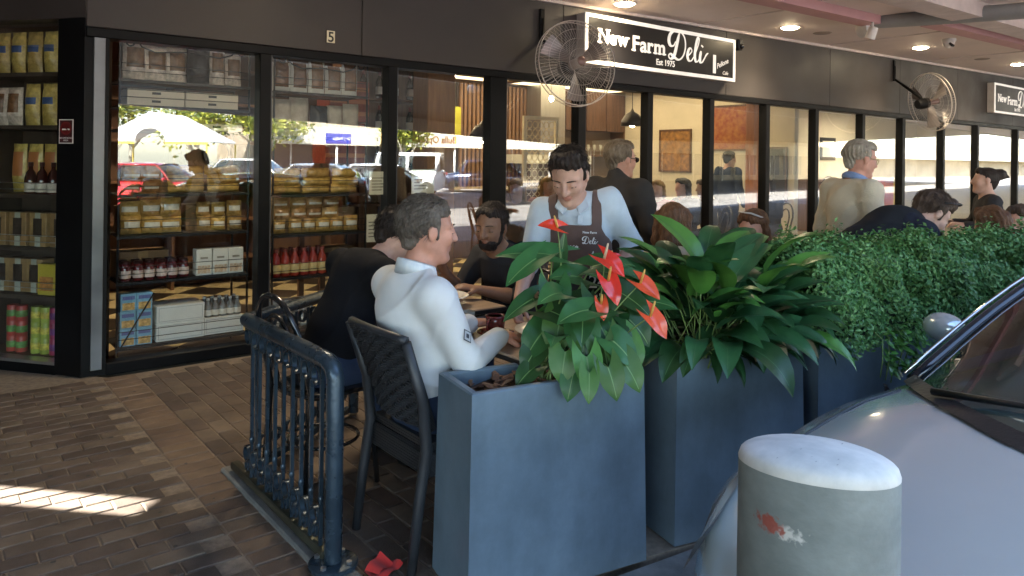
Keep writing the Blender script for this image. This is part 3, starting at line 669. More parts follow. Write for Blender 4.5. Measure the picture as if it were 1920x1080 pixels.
jar = Proto('sauce_jar', 'jar', [('sauce_jar', lathe_mesh('sauce_jar', [(.001, .001), (.034, .001), (.038, .008), (.038, .085), (.03, .105), (.028, .112)], red_gl)),
    ('lid', lathe_mesh('lid', [(.031, .112), (.032, .113), (.032, .13), (.028, .132), (.001, .132)], lid_k)), ('label', lathe_mesh('label', [(.0386, .02), (.0388, .021), (.0388, .068), (.0386, .069)], pinklab))])
bot = Proto('sauce_bottle', 'bottle', [('sauce_bottle', lathe_mesh('sauce_bottle', [(.001, .001), (.036, .001), (.039, .008), (.039, .12), (.034, .15), (.019, .185), (.018, .205)], M('passata_red', (.28, .03, .02), .15, var=.2, spec=.6, rnd=.2))),
    ('lid', lathe_mesh('lid', [(.021, .203), (.022, .204), (.022, .226), (.02, .228), (.001, .228)], M('lid_red', (.22, .05, .04), .35, .3))), ('label', lathe_mesh('label', [(.0396, .03), (.0398, .031), (.0398, .105), (.0396, .106)], ylab))])
water = Proto('small_bottle', 'bottle', [('small_bottle', lathe_mesh('small_bottle', [(.001, .001), (.028, .001), (.03, .006), (.03, .07), (.022, .09), (.011, .115), (.011, .13)], M('bottle_glass', (.16, .17, .17), .1, var=.2, spec=.7, rnd=.2))),
    ('lid', lathe_mesh('lid', [(.013, .128), (.014, .129), (.014, .145), (.001, .146)], lid_w)), ('label', lathe_mesh('label', [(.0306, .015), (.0308, .016), (.0308, .055), (.0306, .056)], white_lab))])
wine = Proto('wine_bottle', 'bottle', [('wine_bottle', lathe_mesh('wine_bottle', [(.001, .001), (.036, .001), (.038, .006), (.038, .18), (.03, .21), (.015, .235), (.014, .29)], M('wine_glass', (.012, .014, .01), .08, var=.2, spec=.7))),
    ('label', lathe_mesh('label', [(.0384, .05), (.0386, .051), (.0386, .13), (.0384, .131)], white_lab)), ('capsule', lathe_mesh('capsule', [(.0155, .25), (.016, .251), (.016, .3), (.001, .301)], M('capsule', (.2, .05, .04), .3, .5)))])
darkbot = Proto('vinegar_bottle', 'bottle', [('vinegar_bottle', lathe_mesh('vinegar_bottle', [(.001, .001), (.038, .001), (.04, .006), (.04, .11), (.03, .15), (.014, .175), (.013, .2)], M('vinegar_glass', (.05, .012, .01), .1, var=.2, spec=.7))),
    ('label', lathe_mesh('label', [(.0406, .012), (.0408, .013), (.0408, .075), (.0406, .076)], white_lab)), ('lid', lathe_mesh('lid', [(.015, .195), (.016, .196), (.016, .225), (.001, .226)], M('lid_maroon', (.06, .015, .015), .3)))])
def box_mesh(name, w_, d_, h_, mat, bev=.003):
    b = MB(); b.box(-w_ / 2, w_ / 2, -d_ / 2, d_ / 2, 0, h_, bev=bev); return b.mesh(name, [mat])
def panel_mesh(name, w_, d_, z0, z1, mat, inset=.012):
    b = MB(); b.box(-w_ / 2 + inset, w_ / 2 - inset, -d_ / 2 - .0018, -d_ / 2 + .001, z0, z1); return b.mesh(name, [mat])
def line_mesh(name, w_, d_, h_, mat, inset=.015, th=.0022):
    b = MB(); y0, y1 = -d_ / 2 - .0012, -d_ / 2 + .001; x = w_ / 2 - inset; z0, z1 = inset, h_ - inset
    b.box(-x, x, y0, y1, z0, z0 + th); b.box(-x, x, y0, y1, z1 - th, z1); b.box(-x, -x + th, y0, y1, z0 + th, z1 - th); b.box(x - th, x, y0, y1, z0 + th, z1 - th); return b.mesh(name, [mat])
bluebox = Proto('biscuit_box', 'box', [('biscuit_box', box_mesh('biscuit_box', .105, .09, .125, M('box_blue', (.20, .42, .58), .45, var=.1, scale=20, rnd=.12))), ('front_print', panel_mesh('front_print', .105, .09, .008, .06, M('box_biscuit_print', (.55, .34, .12), .5, var=.5, scale=40))), ('title_band', panel_mesh('title_band', .105, .09, .082, .108, M('box_title', (.12, .14, .34), .5)))])
bigcarton = Proto('white_carton', 'carton', [('white_carton', box_mesh('white_carton', .34, .26, .13, carton_w)), ('printed_border', line_mesh('printed_border', .34, .26, .13, ink_g))])
flatcarton = Proto('flat_carton', 'carton', [('flat_carton', box_mesh('flat_carton', .39, .28, .058, carton_c)), ('stamp', panel_mesh('stamp', .08, .28, .022, .04, M('ink_black', (.015, .014, .012), .5), .01))])
flobox = Proto('tea_box', 'box', [('tea_box', box_mesh('tea_box', .115, .1, .2, carton_w)), ('front_print', panel_mesh('front_print', .115, .1, .015, .075, M('floral_print', (.7, .62, .5), .5, var=.5, scale=60, col2=(.5, .28, .14)))), ('title_band', panel_mesh('title_band', .115, .1, .125, .14, M('tea_title', (.3, .28, .24), .5), .03))])
can_cols = [('green and yellow', (.34, .42, .07), (.6, .5, .08)), ('crimson and purple', (.34, .03, .10), (.16, .03, .2)), ('red and green', (.45, .06, .05), (.12, .3, .08))]
cans = []
for nm, c1, c2 in can_cols:
    cans.append((nm, Proto('food_can', 'can', [('food_can', lathe_mesh('food_can', [(.001, 0), (.036, 0), (.0375, .003), (.0375, .107), (.036, .11), (.001, .11)], M('can_' + nm.replace(' ', '_'), c1, .35, var=.2, scale=18, rnd=.1))), ('label_band', lathe_mesh('label_band', [(.0378, .03), (.038, .031), (.038, .075), (.0378, .076)], M('canband_' + nm.replace(' ', '_'), c2, .4, var=.5, scale=35, rnd=.15)))])))
coffee = Proto('coffee_packet', 'packet', [('coffee_packet', box_mesh('coffee_packet', .155, .1, .24, M('coffee_pack', (.34, .22, .10), .4, var=.2, scale=12, rnd=.1))), ('side_strip', panel_mesh('side_strip', .05, .1, .0, .24, M('coffee_strip', (.52, .56, .5), .45), .0)), ('window_label', panel_mesh('window_label', .10, .104, .07, .2, M('coffee_label', (.05, .04, .035), .4, var=.5, scale=30), .012))])
yellowbox = Proto('cake_mix_box', 'box', [('cake_mix_box', box_mesh('cake_mix_box', .155, .06, .22, M('yellow_box', (.55, .45, .05), .45, var=.1))), ('front_print', panel_mesh('front_print', .155, .06, .03, .13, M('yellow_print', (.5, .22, .06), .5, var=.5, scale=30), .02))])

ORD = ['leftmost', 'second from left', 'third from left', 'fourth from left', 'fifth from left', 'sixth from left', 'seventh from left', 'eighth from left', 'ninth from left', 'tenth from left', 'eleventh from left', 'rightmost']
LAYN = {1: [''], 2: [', lower layer', ', upper layer'], 3: [', lowest layer', ', middle layer', ', topmost layer']}
def run(pr, x0, x1, n, y, z, label, group, jit=.009, rz=.12, scale=None, lay=1, dz=0, note=''):
    for k_ in range(lay):
        for i in range(n):
            p = pr[(i + k_ * 7) % len(pr)] if isinstance(pr, list) else pr
            x = mix2(x0, x1, (i + .5) / n); sc_ = scale
            if rz < 1 and isinstance(pr, list): q0 = scale if isinstance(scale, tuple) else (1, 1, 1); sc_ = (q0[0] * random.uniform(.92, 1.06), q0[1], q0[2] * random.uniform(.9, 1.08))
            p.put((x + random.uniform(-jit, jit), y + random.uniform(-jit, jit), z + k_ * dz), random.uniform(-rz, rz), label + note + LAYN[lay][k_] + (', ' + (ORD[i] if i < n - 1 else 'rightmost') if n > 1 else ''), group, sc_)
N1 = 'on the rack nearest the corner column'; N2 = 'on the rack right of the first window post'
run(P_tall, 1.14, 1.60, 3, 6.02, 2.056, 'clear cake bag left of the black bag on the corner rack', 'cake bags left end of corner rack top shelf')
P_black.put((1.66, 5.97, 2.056), 0, 'black shiny bag among clear bags on the top shelf of the corner rack', None)
run(P_tall, 1.74, 2.0, 2, 6.02, 2.056, 'clear cake bag right of the black bag on the corner rack', 'cake bags right end of corner rack top shelf', scale=(.8, 1, 1))
for k_ in range(2):
    for i in range(2): flatcarton.put((1.35 + i * .40, 6.04, 1.871 + k_ * .0595), random.uniform(-.02, .02), 'flat cream carton below the top shelf of the corner rack, %s %s' % (('lower', 'upper')[k_], ('left', 'right')[i]), 'flat cream cartons on the corner rack')
for i in range(2): flatcarton.put((1.36 + i * .42, 6.04, 1.70), .02, 'flat cream carton on the wire shelf under the carton stack, %s' % ('left', 'right')[i], 'cream cartons on the lower wire shelf')
run(P_flat, 1.45, 2.0, 2, 6.0, 1.226, 'golden biscuit pack, middle shelf, corner rack', 'golden packs on corner rack middle shelf', lay=3, dz=.068)
run(P_nut, 1.14, 1.42, 2, 6.02, 1.226, 'brown nut bag, middle shelf, corner rack', 'brown bags on corner rack middle shelf', lay=2, dz=.09)
run(P_gold, 1.13, 1.55, 3, 5.98, .926, 'yellow pasta bag, left stack, corner rack', 'yellow pasta bags left on corner rack', lay=2, dz=.125)
run(P_nut, 1.13, 1.50, 3, 6.0, 1.18, 'small nut bag on top of the left pasta bags', 'nut bags on the left pasta bags', scale=(.85, 1, .45))
run(P_gold, 1.66, 2.0, 3, 5.98, .926, 'yellow pasta bag, right stack, corner rack', 'yellow pasta bags right on corner rack', lay=2, dz=.112, scale=(.75, 1, .9))
for r_ in range(2): run(jar, 1.125, 1.60, 6, 5.93 + r_ * .1, .591, 'dark red sauce jar on the corner rack', 'dark red sauce jars on the corner rack', rz=1.5, jit=.003, scale=(.95, .95, 1.1), note=(', front row', ', back row')[r_])
run(flobox, 1.64, 2.005, 3, 5.95, .591, 'white tea box beside the dark red jars', 'white tea boxes on the corner rack', jit=.002, rz=.03)
for k_ in range(3): run(bluebox, 1.12, 1.34, 2, 5.93, .126 + k_ * .1265, 'light blue biscuit box on the bottom shelf', 'light blue biscuit boxes on the corner rack', jit=.002, rz=.03, note=(', lowest of its stack', ', middle of its stack', ', top of its stack')[k_])
for k_ in range(2): bigcarton.put((1.535, 6.02, .126 + k_ * .132), random.uniform(-.02, .02), 'large white carton in the middle of the bottom shelf, ' + ('lower one', 'upper one')[k_], 'large white cartons on the corner rack')
bigcarton.put((1.86, 6.04, .126), .01, 'white carton under the small bottles on the bottom shelf', None, (.88, 1, 1.0))
for r_ in range(2): run(water, 1.72, 2.0, 5, 5.95 + r_ * .09, .2575, 'small clear bottle on a white carton', 'small bottles on the white carton', rz=1.5, jit=.002, note=(', front row', ', back row')[r_])
run(P_win, 2.25, 3.02, 5, 6.0, 2.046, 'coffee bag with brown front, second rack', 'coffee bags on the second rack top shelf', jit=.003, rz=.03)
run(P_sack, 2.26, 2.58, 2, 6.02, 1.681, 'grey paper flour sack left of the black bag on the second rack', 'grey flour sacks left of the black bag')
P_black.put((2.67, 6.02, 1.681), .15, 'crumpled black bag between grey flour sacks on the second rack', None)
run(P_sack, 2.74, 3.04, 2, 6.02, 1.681, 'grey paper flour sack right of the black bag on the second rack', 'grey flour sacks right of the black bag', scale=(.9, 1, .92))
run(P_flat, 2.24, 3.04, 3, 6.0, 1.201, 'golden biscuit pack, middle shelf, second rack', 'golden packs on second rack middle shelf', lay=3, dz=.068, scale=(1.0, 1, 1))
run(P_gold, 2.25, 3.03, 6, 5.98, .871, 'yellow pasta bag, bottom layer, second rack', 'pasta bags bottom layer on second rack', scale=(.82, 1, .95))
run(P_nut, 2.25, 2.85, 4, 5.98, .871 + .118, 'brown nut bag above pasta bags, second rack', 'nut bags upper layer on second rack', lay=2, dz=.085)
run(bot, 2.24, 2.72, 6, 5.94, .521, 'tall red sauce bottle on the second rack', 'tall red sauce bottles on the second rack', rz=1.5, jit=.004)
run(bot, 2.24, 2.72, 6, 6.04, .521, 'tall red sauce bottle, back row of the second rack', 'back row sauce bottles on the second rack', rz=1.5, jit=.004)
for r_ in range(2): run(jar, 2.72, 3.03, 4, 5.94 + r_ * .1, .521, 'dark red sauce jar beside the tall sauce bottles', 'dark red sauce jars on the second rack', rz=1.5, jit=.003, scale=(.95, .95, 1.2), note=(', front row', ', back row')[r_])
run(flobox, 2.26, 2.62, 3, 6.1, .101, 'white tea box behind small bottles, second rack', 'tea boxes on second rack bottom shelf', jit=.002, rz=.03)
run(water, 2.26, 2.62, 5, 5.94, .101, 'small clear bottle, bottom of the second rack', 'small bottles on second rack bottom shelf', rz=1.5, jit=.003, scale=1.3)
run(P_nut, 2.66, 3.02, 2, 5.98, .101, 'brown nut bag, bottom shelf, second rack', 'nut bags on second rack bottom shelf', lay=3, dz=.09)
brown_box = Proto('brown_carton', 'carton', [('brown_carton', box_mesh('brown_carton', .36, .2, .2, M('kraft_board', (.22, .125, .06), .75, var=.2, scale=8, rnd=.12))), ('packing_tape', panel_mesh('packing_tape', .07, .2, .0, .2, M('parcel_tape', (.30, .18, .08), .35), .0))])
for x_, z_, lab in ((1.30, .591, 'brown carton behind the dark red jars of the corner rack'), (1.80, .126, 'brown carton at the back of the bottom shelf, corner rack'), (2.85, .521, 'brown carton behind the jars of the second rack'), (1.32, .926, 'brown carton behind the left pasta bags'), (1.78, .926, 'brown carton behind the right pasta bags'), (2.42, .871, 'brown carton behind the nut bags, left'), (2.84, .871, 'brown carton behind the nut bags, right'), (1.35, 1.226, 'brown carton behind the brown nut bags, corner rack'), (2.46, 1.201, 'brown carton on the middle shelf of the second rack'), (1.78, 1.43, 'brown carton on top of the golden biscuit packs')):
    brown_box.put((x_, 6.14, z_), random.uniform(-.03, .03), lab, 'brown cartons at the back of the racks')
t = thing('cake_tin', 'black round cake tin leaning on the golden packs of the corner rack', 'tin', (1.80, 5.93, 1.53)); b = MB(); b.lathe([(.001, 0), (.105, 0), (.11, .006), (.11, .04), (.001, .04)], 32, ax='y'); b.build('body', [M('tin_black', (.02, .018, .016), .3)], t, smooth=True, angle=40)
b = MB(); b.lathe([(.075, -.004), (.08, -.001), (.075, .001)], 28, ax='y'); b.build('printed_ring', [M('tin_gold', (.3, .2, .08), .4)], t, smooth=True)
arz = math.atan2(LB.y, LB.x) + PI
def bayrun(pr, s0, s1, n, z, label, group, d=.09, lay=1, dz=0, scale=None):
    for k_ in range(lay):
        for i in range(n):
            s = mix2(s0, s1, (i + .5) / n); x, y = bay(s, d); p = pr[(i + k_) % len(pr)] if isinstance(pr, list) else pr
            p.put((x, y, z + k_ * dz), arz + random.uniform(-.06, .06), label + (', ' + ORD[n - 1 - i] if n > 1 else ''), group, scale)
bayrun(P_yel, .0, .72, 5, 2.086, 'yellow pasta packet on the top shelf of the left bay', 'pasta packets left bay top shelf')
bayrun(P_yel, .0, .45, 3, 1.711, 'yellow pasta packet, second shelf of the left bay', 'pasta packets left bay second shelf')
bayrun(P_tall, .46, .74, 2, 1.711, 'plump golden cake bag on the second shelf of the left bay', 'cake bags left bay second shelf', scale=(.85, .8, .95))
bayrun(P_org, .0, .72, 5, 1.221, 'pasta packet with orange label, left bay', 'orange pasta packets left bay', d=.24, scale=(1, 1, 1.5))
bayrun(darkbot, .02, .42, 4, 1.221, 'dark bottle with white label in front in the left bay', 'dark vinegar bottles left bay', d=.07)
bayrun(coffee, .0, .72, 4, .846, 'brown coffee packet on the fourth shelf of the left bay', 'coffee packets left bay fourth shelf')
bayrun(coffee, .28, .72, 3, .506, 'brown coffee packet on the fifth shelf of the left bay', 'coffee packets left bay fifth shelf', d=.14)
x, y = bay(.18, .06); yellowbox.put((x, y, .506), arz, 'yellow cake mix box in the left bay', None)
for k_ in range(3):
    for c_, (nm, pr) in enumerate([cans[1], cans[1], cans[0], cans[0], cans[2], cans[2]]):
        x, y = bay(.045 + c_ * .082 + (.05 if c_ > 3 else 0), .06); pr.put((x, y, .086 + k_ * .1105), random.uniform(0, 6), nm + ' food can in the left bay, %s row, %s' % (('lowest', 'middle', 'top')[k_], ORD[5 - c_]), nm + ' cans in the left bay')

# ------------------------------------------------------------------ deli depth: wine shelves, crates, timber pillar
t = thing('timber_pillar', 'orange-brown timber pillar behind the third window pane', 'pillar', (4.18, 6.55, 0))
b = MB(); b.box(-.17, .17, -.15, .15, .0, 2.95, bev=.01); b.build('shaft', [M('pillar_timber', (.34, .15, .05), .5, var=.2, scale=6, stretch=(4, 4, .6))], t)
b = MB(); b.box(-.19, .19, -.17, .17, .0, .12, bev=.01); b.build('plinth', [dark_wood], t)
t = thing('wine_shelf', 'dark timber wine shelf behind the third window pane', 'shelf', (3.5, 7.0, 0))
for z in (.5, 1.0, 1.38, 1.75, 2.12, 2.5): b = MB(); b.box(-.1, 1.0, 0, .3, z, z + .025); b.build('shelf', [dark_wood], t)
for x in (-.1, .45, .975): b = MB(); b.box(x, x + .025, .0, .31, 0, 2.9); b.build('upright', [dark_wood], t)
b = MB(); b.box(-.1, 1.0, .31, .33, 0, 2.9); b.build('back_panel', [mid_wood], t)
for z, lab in ((2.525, 'top'), (2.145, 'second'), (1.775, 'third'), (1.405, 'fourth')):
    for i in range(5): wine.put((3.47 + i * .19, 7.13, z), 0, 'dark wine bottle on the %s shelf of the timber wine shelf, %s' % (lab, ORD[i]), 'wine bottles on the %s shelf' % lab)
redm = M('red_crate', (.25, .05, .035), .5, var=.25, scale=10, stretch=(6, 6, 1))
for i, (x, z, lab) in enumerate(((3.02, 1.45, 'red striped gift carton behind the second window post, lower'), (3.06, 1.86, 'red striped gift carton behind the second window post, upper'))):
    t = thing('gift_carton', lab, 'carton', (x, 6.65, z)); b = MB(); b.box(0, .42, 0, .3, 0, .4, bev=.004); b.build('box', [redm], t)
    b = MB()
    for q in range(3): b.box(.002 + .0, .418, -.003, .0, .06 + q * .12, .10 + q * .12)
    b.build('stripe', [M('stripe_orange', (.45, .15, .06), .5)], t)
t = thing('display_table', 'dark timber table carrying red gift cartons', 'table', (2.9, 6.5, 0)); b = MB(); b.box(0, .75, 0, .6, 1.40, 1.448, bev=.004); b.build('tabletop', [dark_wood], t)
for x in (.03, .67):
    for y in (.03, .52): b = MB(); b.box(x, x + .05, y, y + .05, 0, 1.4); b.build('leg', [dark_wood], t)
t = thing('back_shelf', 'tall brown grocery shelf along the back wall of the deli', 'shelf', (.2, 8.85, 0))
for z in (.3, .75, 1.2, 1.65, 2.1, 2.5): b = MB(); b.box(0, 3.0, 0, .33, z, z + .03); b.build('shelf', [mid_wood], t)
for x in (0, 1.0, 2.0, 2.97): b = MB(); b.box(x, x + .03, 0, .34, 0, 2.9); b.build('upright', [mid_wood], t)
# notices on the glass
paper = M('paper_cream', (.62, .58, .46), .7, var=.05); ptxt = M('paper_ink', (.12, .1, .08), .7)
for x, z, w_, h_, lab in ((3.02, 1.19, .2, .2, 'cream paper notice taped inside the glass left of the second window post'), (3.44, 1.19, .24, .22, 'cream paper notice taped inside the glass right of the second window post'), (3.0, .78, .15, .24, 'cream card with yellow print low behind the seated man in black')):
    t = thing('paper_notice', lab, 'notice', (x, FY + .032, z)); b = MB(); b.box(0, w_, 0, .002, 0, h_); b.build('sheet', [paper], t)
    b = MB()
    for q in range(5): b.box(w_ * .12, w_ * (.6 + .07 * (q % 3)), -.0012, -.0002, h_ * (.18 + .13 * q), h_ * (.18 + .13 * q) + .008)
    stuff(b.build('printed_lines', [ptxt], t))

# ------------------------------------------------------------------ cafe interior
t = thing('slat_screen', 'dark timber slat screen on the cafe back wall, left', 'screen', (5.3, 10.6, 0))
def slats(t, x0, x1, z0, z1, step=.09):
    x = x0
    while x < x1:
        b = MB(); b.box(x, x + .05, 0, .05, z0, z1); b.build('slat', [slat_wood], t); x += step
slats(t, 0, 1.5, .9, 2.85); b = MB(); b.box(-.05, 1.55, .05, .09, .9, 2.85); b.build('backing', [M('slat_backing', (.03, .02, .015), .8)], t)
t = thing('slat_screen', 'dark timber slat screen on the cafe back wall, right', 'screen', (7.3, 10.6, 0))
slats(t, 0, 1.6, .9, 2.85); b = MB(); b.box(-.05, 1.65, .05, .09, .9, 2.85); b.build('backing', [M('slat_backing', (.03, .02, .015), .8)], t)
t = thing('wall_cabinet', 'brown timber wall cabinets of the cafe servery', 'cabinet', (9.0, 10.35, 2.1))
for i in range(4): b = MB(); b.box(i * .55, i * .55 + .53, -.02, .38, 0, .75, bev=.005); b.build('door', [dark_wood], t)
t = thing('servery_shelf', 'servery shelf of hanging glasses below the wall cabinets', 'shelf', (9.0, 10.35, 1.6)); b = MB(); b.box(0, 2.2, 0, .38, 0, .03); b.build('board', [mid_wood], t)
b = MB(); b.box(0, .03, 0, .38, .03, .5); b.box(2.17, 2.2, 0, .38, .03, .5); b.build('upright', [mid_wood], t)
gl_m = M('glassware', (.5, .48, .42), .1, var=.2, spec=.8)
goblet = Proto('wine_glass', 'glass', [('wine_glass', lathe_mesh('wine_glass', [(.035, 0), (.005, .006), (.004, .09), (.03, .12), (.036, .16), (.03, .2)], gl_m, 12))])
for i in range(12): goblet.put((9.12 + i * .17, 10.5, 1.631), 0, 'wine glass on the servery shelf, ' + ORD[i], 'wine glasses on the servery shelf')
t = thing('range_hood', 'pale steel hood over the servery', 'hood', (8.3, 10.0, 1.45)); b = MB(); b.prism([(0, 0), (1.6, 0), (1.6, .6), (0, .6)], 0, .16); b.build('canopy', [M('hood_pale', (.62, .62, .56), .4)], t)
b = MB(); b.prism([(.5, .2), (1.1, .2), (1.1, .6), (.5, .6)], .16, 1.45); b.build('duct', [steel], t)
t = thing('servery_counter', 'servery counter with dark front along the cafe back wall', 'counter', (5.2, 9.3, 0)); b = MB(); b.box(0, 5.6, 0, .7, 0, 1.02); b.build('front', [dark_wood], t)
b = MB(); b.box(-.03, 5.63, -.03, .73, 1.02, 1.06, bev=.005); b.build('benchtop', [M('bench_stone', (.3, .26, .2), .25)], t)
# framed lattice panel hanging behind the waiter
t = thing('lattice_panel', 'pale framed lattice panel behind the standing waiter', 'panel', (6.25, 7.6, .55))
pf = M('lattice_frame', (.62, .54, .38), .5); b = MB(); W_, H_ = .62, 1.55
b.box(0, .05, -.02, .02, 0, H_); b.box(W_ - .05, W_, -.02, .02, 0, H_); b.box(.05, W_ - .05, -.02, .02, 0, .05); b.box(.05, W_ - .05, -.02, .02, H_ - .05, H_); b.build('frame', [pf], t)
b = MB()
for i in range(5):
    for j in range(13):
        cx, cz_ = .06 + (i + .5) * .1, .06 + (j + .5) * .11
        b.tube([(cx + .045 * math.cos(a_ * PI / 4), 0, cz_ + .05 * math.sin(a_ * PI / 4)) for a_ in range(9)], .007, 4, caps=False)
stuff(b.build('lattice', [pf], t))
b = MB(); b.box(.1, .12, -.012, .012, -.55, 0); b.box(.5, .52, -.012, .012, -.55, 0); b.build('stand', [pf], t)
# pendant dome lamp
for x, y, z, lab in ((5.15, 7.0, 1.72, 'dark dome pendant lamp left of the lattice panel'), (8.05, 7.3, 2.02, 'dark lantern pendant beyond the second cafe window post')):
    t = thing('pendant_lamp', lab, 'pendant lamp', (x, y, z)); b = MB(); b.lathe([(.17, 0), (.16, .08), (.10, .17), (.03, .21), (.012, .25), (.001, .25)], 20); b.build('shade', [M('dome_dark', (.035, .028, .024), .35, .4)], t, smooth=True)
    b = MB(); b.tube([(0, 0, .25), (0, 0, 2.93 - z)], .006, 5); b.build('cord', [black_iron], t)
    b = MB(); b.ell((0, 0, .03), (.05, .05, .05)); b.build('bulb', [M('bulb_glow', (1, .8, .5), emit=9, ecol=(1, .75, .42))], t, smooth=True)
# small lit lamps
for x, y, z, lab in ((5.6, 8.6, 2.55, 'small bright bulb left above the dome lamp'), (6.0, 8.9, 2.72, 'small bright bulb under the glowing ceiling'), (7.9, 8.9, 2.5, 'small bright bulb right of the waiter')):
    t = thing('bare_bulb', lab, 'bulb', (x, y, z), group='small bright bulbs in the cafe'); b = MB(); b.ell((0, 0, 0), (.035, .035, .045)); b.build('globe', [M('small_bulb', (1, .9, .7), emit=20, ecol=(1, .85, .6))], t, smooth=True)
    b = MB(); b.tube([(0, 0, .04), (0, 0, 2.9 - z)], .004, 4); b.build('cord', [black_iron], t)
# posters and art on the cafe side wall (X = 11.2) and yellow banner
for y0, y1, z0, z1, c1, c2, lab in ((7.35, 8.25, 1.75, 2.5, (.22, .03, .02), (.38, .17, .05), 'red and orange painted sign on the cafe side wall'), (8.7, 9.4, 1.35, 2.1, (.12, .06, .03), (.4, .2, .06), 'brown framed picture with lantern on the cafe side wall'),
                                 (6.75, 7.15, .9, 1.75, (.02, .02, .02), (.05, .04, .035), 'black chalkboard on the cafe side wall')):
    t = thing('wall_picture', lab, 'picture', (11.2, y0, z0)); b = MB(); b.box(-.02, -.005, 0, y1 - y0, 0, z1 - z0); b.build('canvas', [M('art_%d' % int(y0 * 100), c1, .6, col2=c2, scale=13)], t)
    b = MB(); b.box(-.035, -.0, -.03, 0, -.03, z1 - z0 + .03); b.box(-.035, 0, y1 - y0, y1 - y0 + .03, -.03, z1 - z0 + .03); b.box(-.035, 0, 0, y1 - y0, -.03, 0); b.box(-.035, 0, 0, y1 - y0, z1 - z0, z1 - z0 + .03); b.build('frame', [dark_wood], t)
b = MB(); b.box(6.15, 6.35, 9.2, 9.22, 1.7, 2.3); tag(b.build('yellow_banner', [M('banner_yellow', (.5, .48, .04), .6)]), 'narrow yellow banner hanging in the cafe', 'banner')
t = thing('orange_pillar', 'slim orange timber pillar behind the fourth cafe window post', 'pillar', (9.55, 6.3, 0)); b = MB(); b.box(-.07, .07, -.07, .07, 0, 2.93, bev=.006); b.build('shaft', [M('pillar_orange', (.45, .17, .07), .5, var=.15, scale=5, stretch=(4, 4, .5))], t)
b = MB(); b.box(-.09, .09, -.09, .09, 0, .1, bev=.005); b.build('plinth', [dark_wood], t)
# door and picture in the far cream room
t = thing('wall_picture', 'small framed print on the far cream wall', 'picture', (16.9, 9.3, 1.6)); b = MB(); b.box(0, .7, -.03, -.001, 0, .55); b.build('frame', [black_frame], t); b = MB(); b.box(.08, .62, -.033, -.03, .08, .47); b.build('print', [paper], t)
t = thing('dark_dresser', 'dark timber dresser against the far cream wall', 'dresser', (15.6, 8.7, 0)); b = MB(); b.box(0, 2.4, 0, .55, 0, 1.1, bev=.01); b.build('body', [dark_wood], t); b = MB(); b.box(-.04, 2.44, -.04, .57, 1.1, 1.15, bev=.008); b.build('top', [mid_wood], t)
t = thing('menu_banner', 'orange and yellow banner low in the far room window', 'banner', (13.3, 6.2, .75)); b = MB(); b.box(0, .55, 0, .03, 0, .5); b.build('orange_half', [M('banner_orange', (.75, .14, .03), .5, var=.2, scale=3)], t); b = MB(); b.box(.55, 1.0, 0, .03, 0, .5); b.build('yellow_half', [M('banner_bright_yellow', (.8, .5, .03), .5, var=.2, scale=3)], t)
for x in (.05, .93): b = MB(); b.box(x, x + .03, .005, .025, -.75, 0); b.build('leg', [black_iron], t)
# ------------------------------------------------------------------ planters
pl_m = M('planter_fibreglass', (.135, .185, .23), .38, var=.2, scale=4.5, stretch=(1, 1, .35), bump=.03, bscale=70, rvar=.12, spec=.55, dirt=.26)
soil_m = M('potting_soil', (.05, .032, .022), .95, var=.4, scale=25, bump=.8, bscale=60)
chip_m = M('bark_chip', (.16, .085, .05), .8, var=.4, scale=15, rnd=.4)
def planter(label, x, y, rz, L_=.715, Dp=.29, Ht=.72, chips=True, group='dark grey trough planters along the kerb'):
    t = thing('planter', label, 'planter', (x, y, 0), rz, group)
    th = .032; b = MB(); tp = .012
    def ring(z, i, e=0): return [(i - e, i - e, z), (L_ - i + e, i - e, z), (L_ - i + e, Dp - i + e, z), (i - e, Dp - i + e, z)]
    vs = ring(0, 0, tp) + ring(Ht - .006, 0) + ring(Ht, .006) + ring(Ht, th - .006) + ring(Ht - .006, th) + ring(.3, th)
    fs = [(q * 4 + i, q * 4 + (i + 1) % 4, q * 4 + 4 + (i + 1) % 4, q * 4 + 4 + i) for q in range(5) for i in range(4)] + [(3, 2, 1, 0)]
    b.add(vs, fs); b.build('trough', [pl_m], t)
    b = MB(); b.grid(lambda u, v: (mix2(th, L_ - th, u), mix2(th, Dp - th, v), Ht - .05 + .012 * math.sin(u * 17) * math.cos(v * 9)), 16, 8); b.build('soil', [soil_m], t, smooth=True)
    if chips:
        rd_ = random.Random(3); 
        for q in range(46):
            b = MB(); ln, wd = rd_.uniform(.02, .055), rd_.uniform(.008, .018)
            b.add([(-ln, -wd * .4, 0), (0, -wd, .003), (ln, -wd * .2, .001), (ln * .8, wd * .6, .004), (-ln * .5, wd, .006), (0, 0, .012)], [(0, 1, 5), (1, 2, 5), (2, 3, 5), (3, 4, 5), (4, 0, 5), (4, 3, 2, 1, 0)])
            o = b.build('bark_chip', [chip_m], t, loc=(rd_.uniform(.05, L_ * .55), rd_.uniform(.05, Dp - .05), Ht - .042 + rd_.uniform(0, .02))); o.rotation_euler = (rd_.uniform(-.5, .5), rd_.uniform(-.5, .5), rd_.uniform(0, 6))
    return t
A1 = R(-10.7)
planter('dark grey planter with red anthuriums beside the white-shirted man', 1.438, 1.999, A1)
planter('dark grey planter full of drooping peace lily leaves', 2.325, 1.858, R(-14), .66, chips=False)
planter('dark grey planter holding the near end of the small-leaved hedge', 3.097, 1.698, R(-15.5), .80, chips=False)
planter('dark grey planter under the far end of the hedge behind the car', 3.90, 1.47, R(-15.5), .80, chips=False)

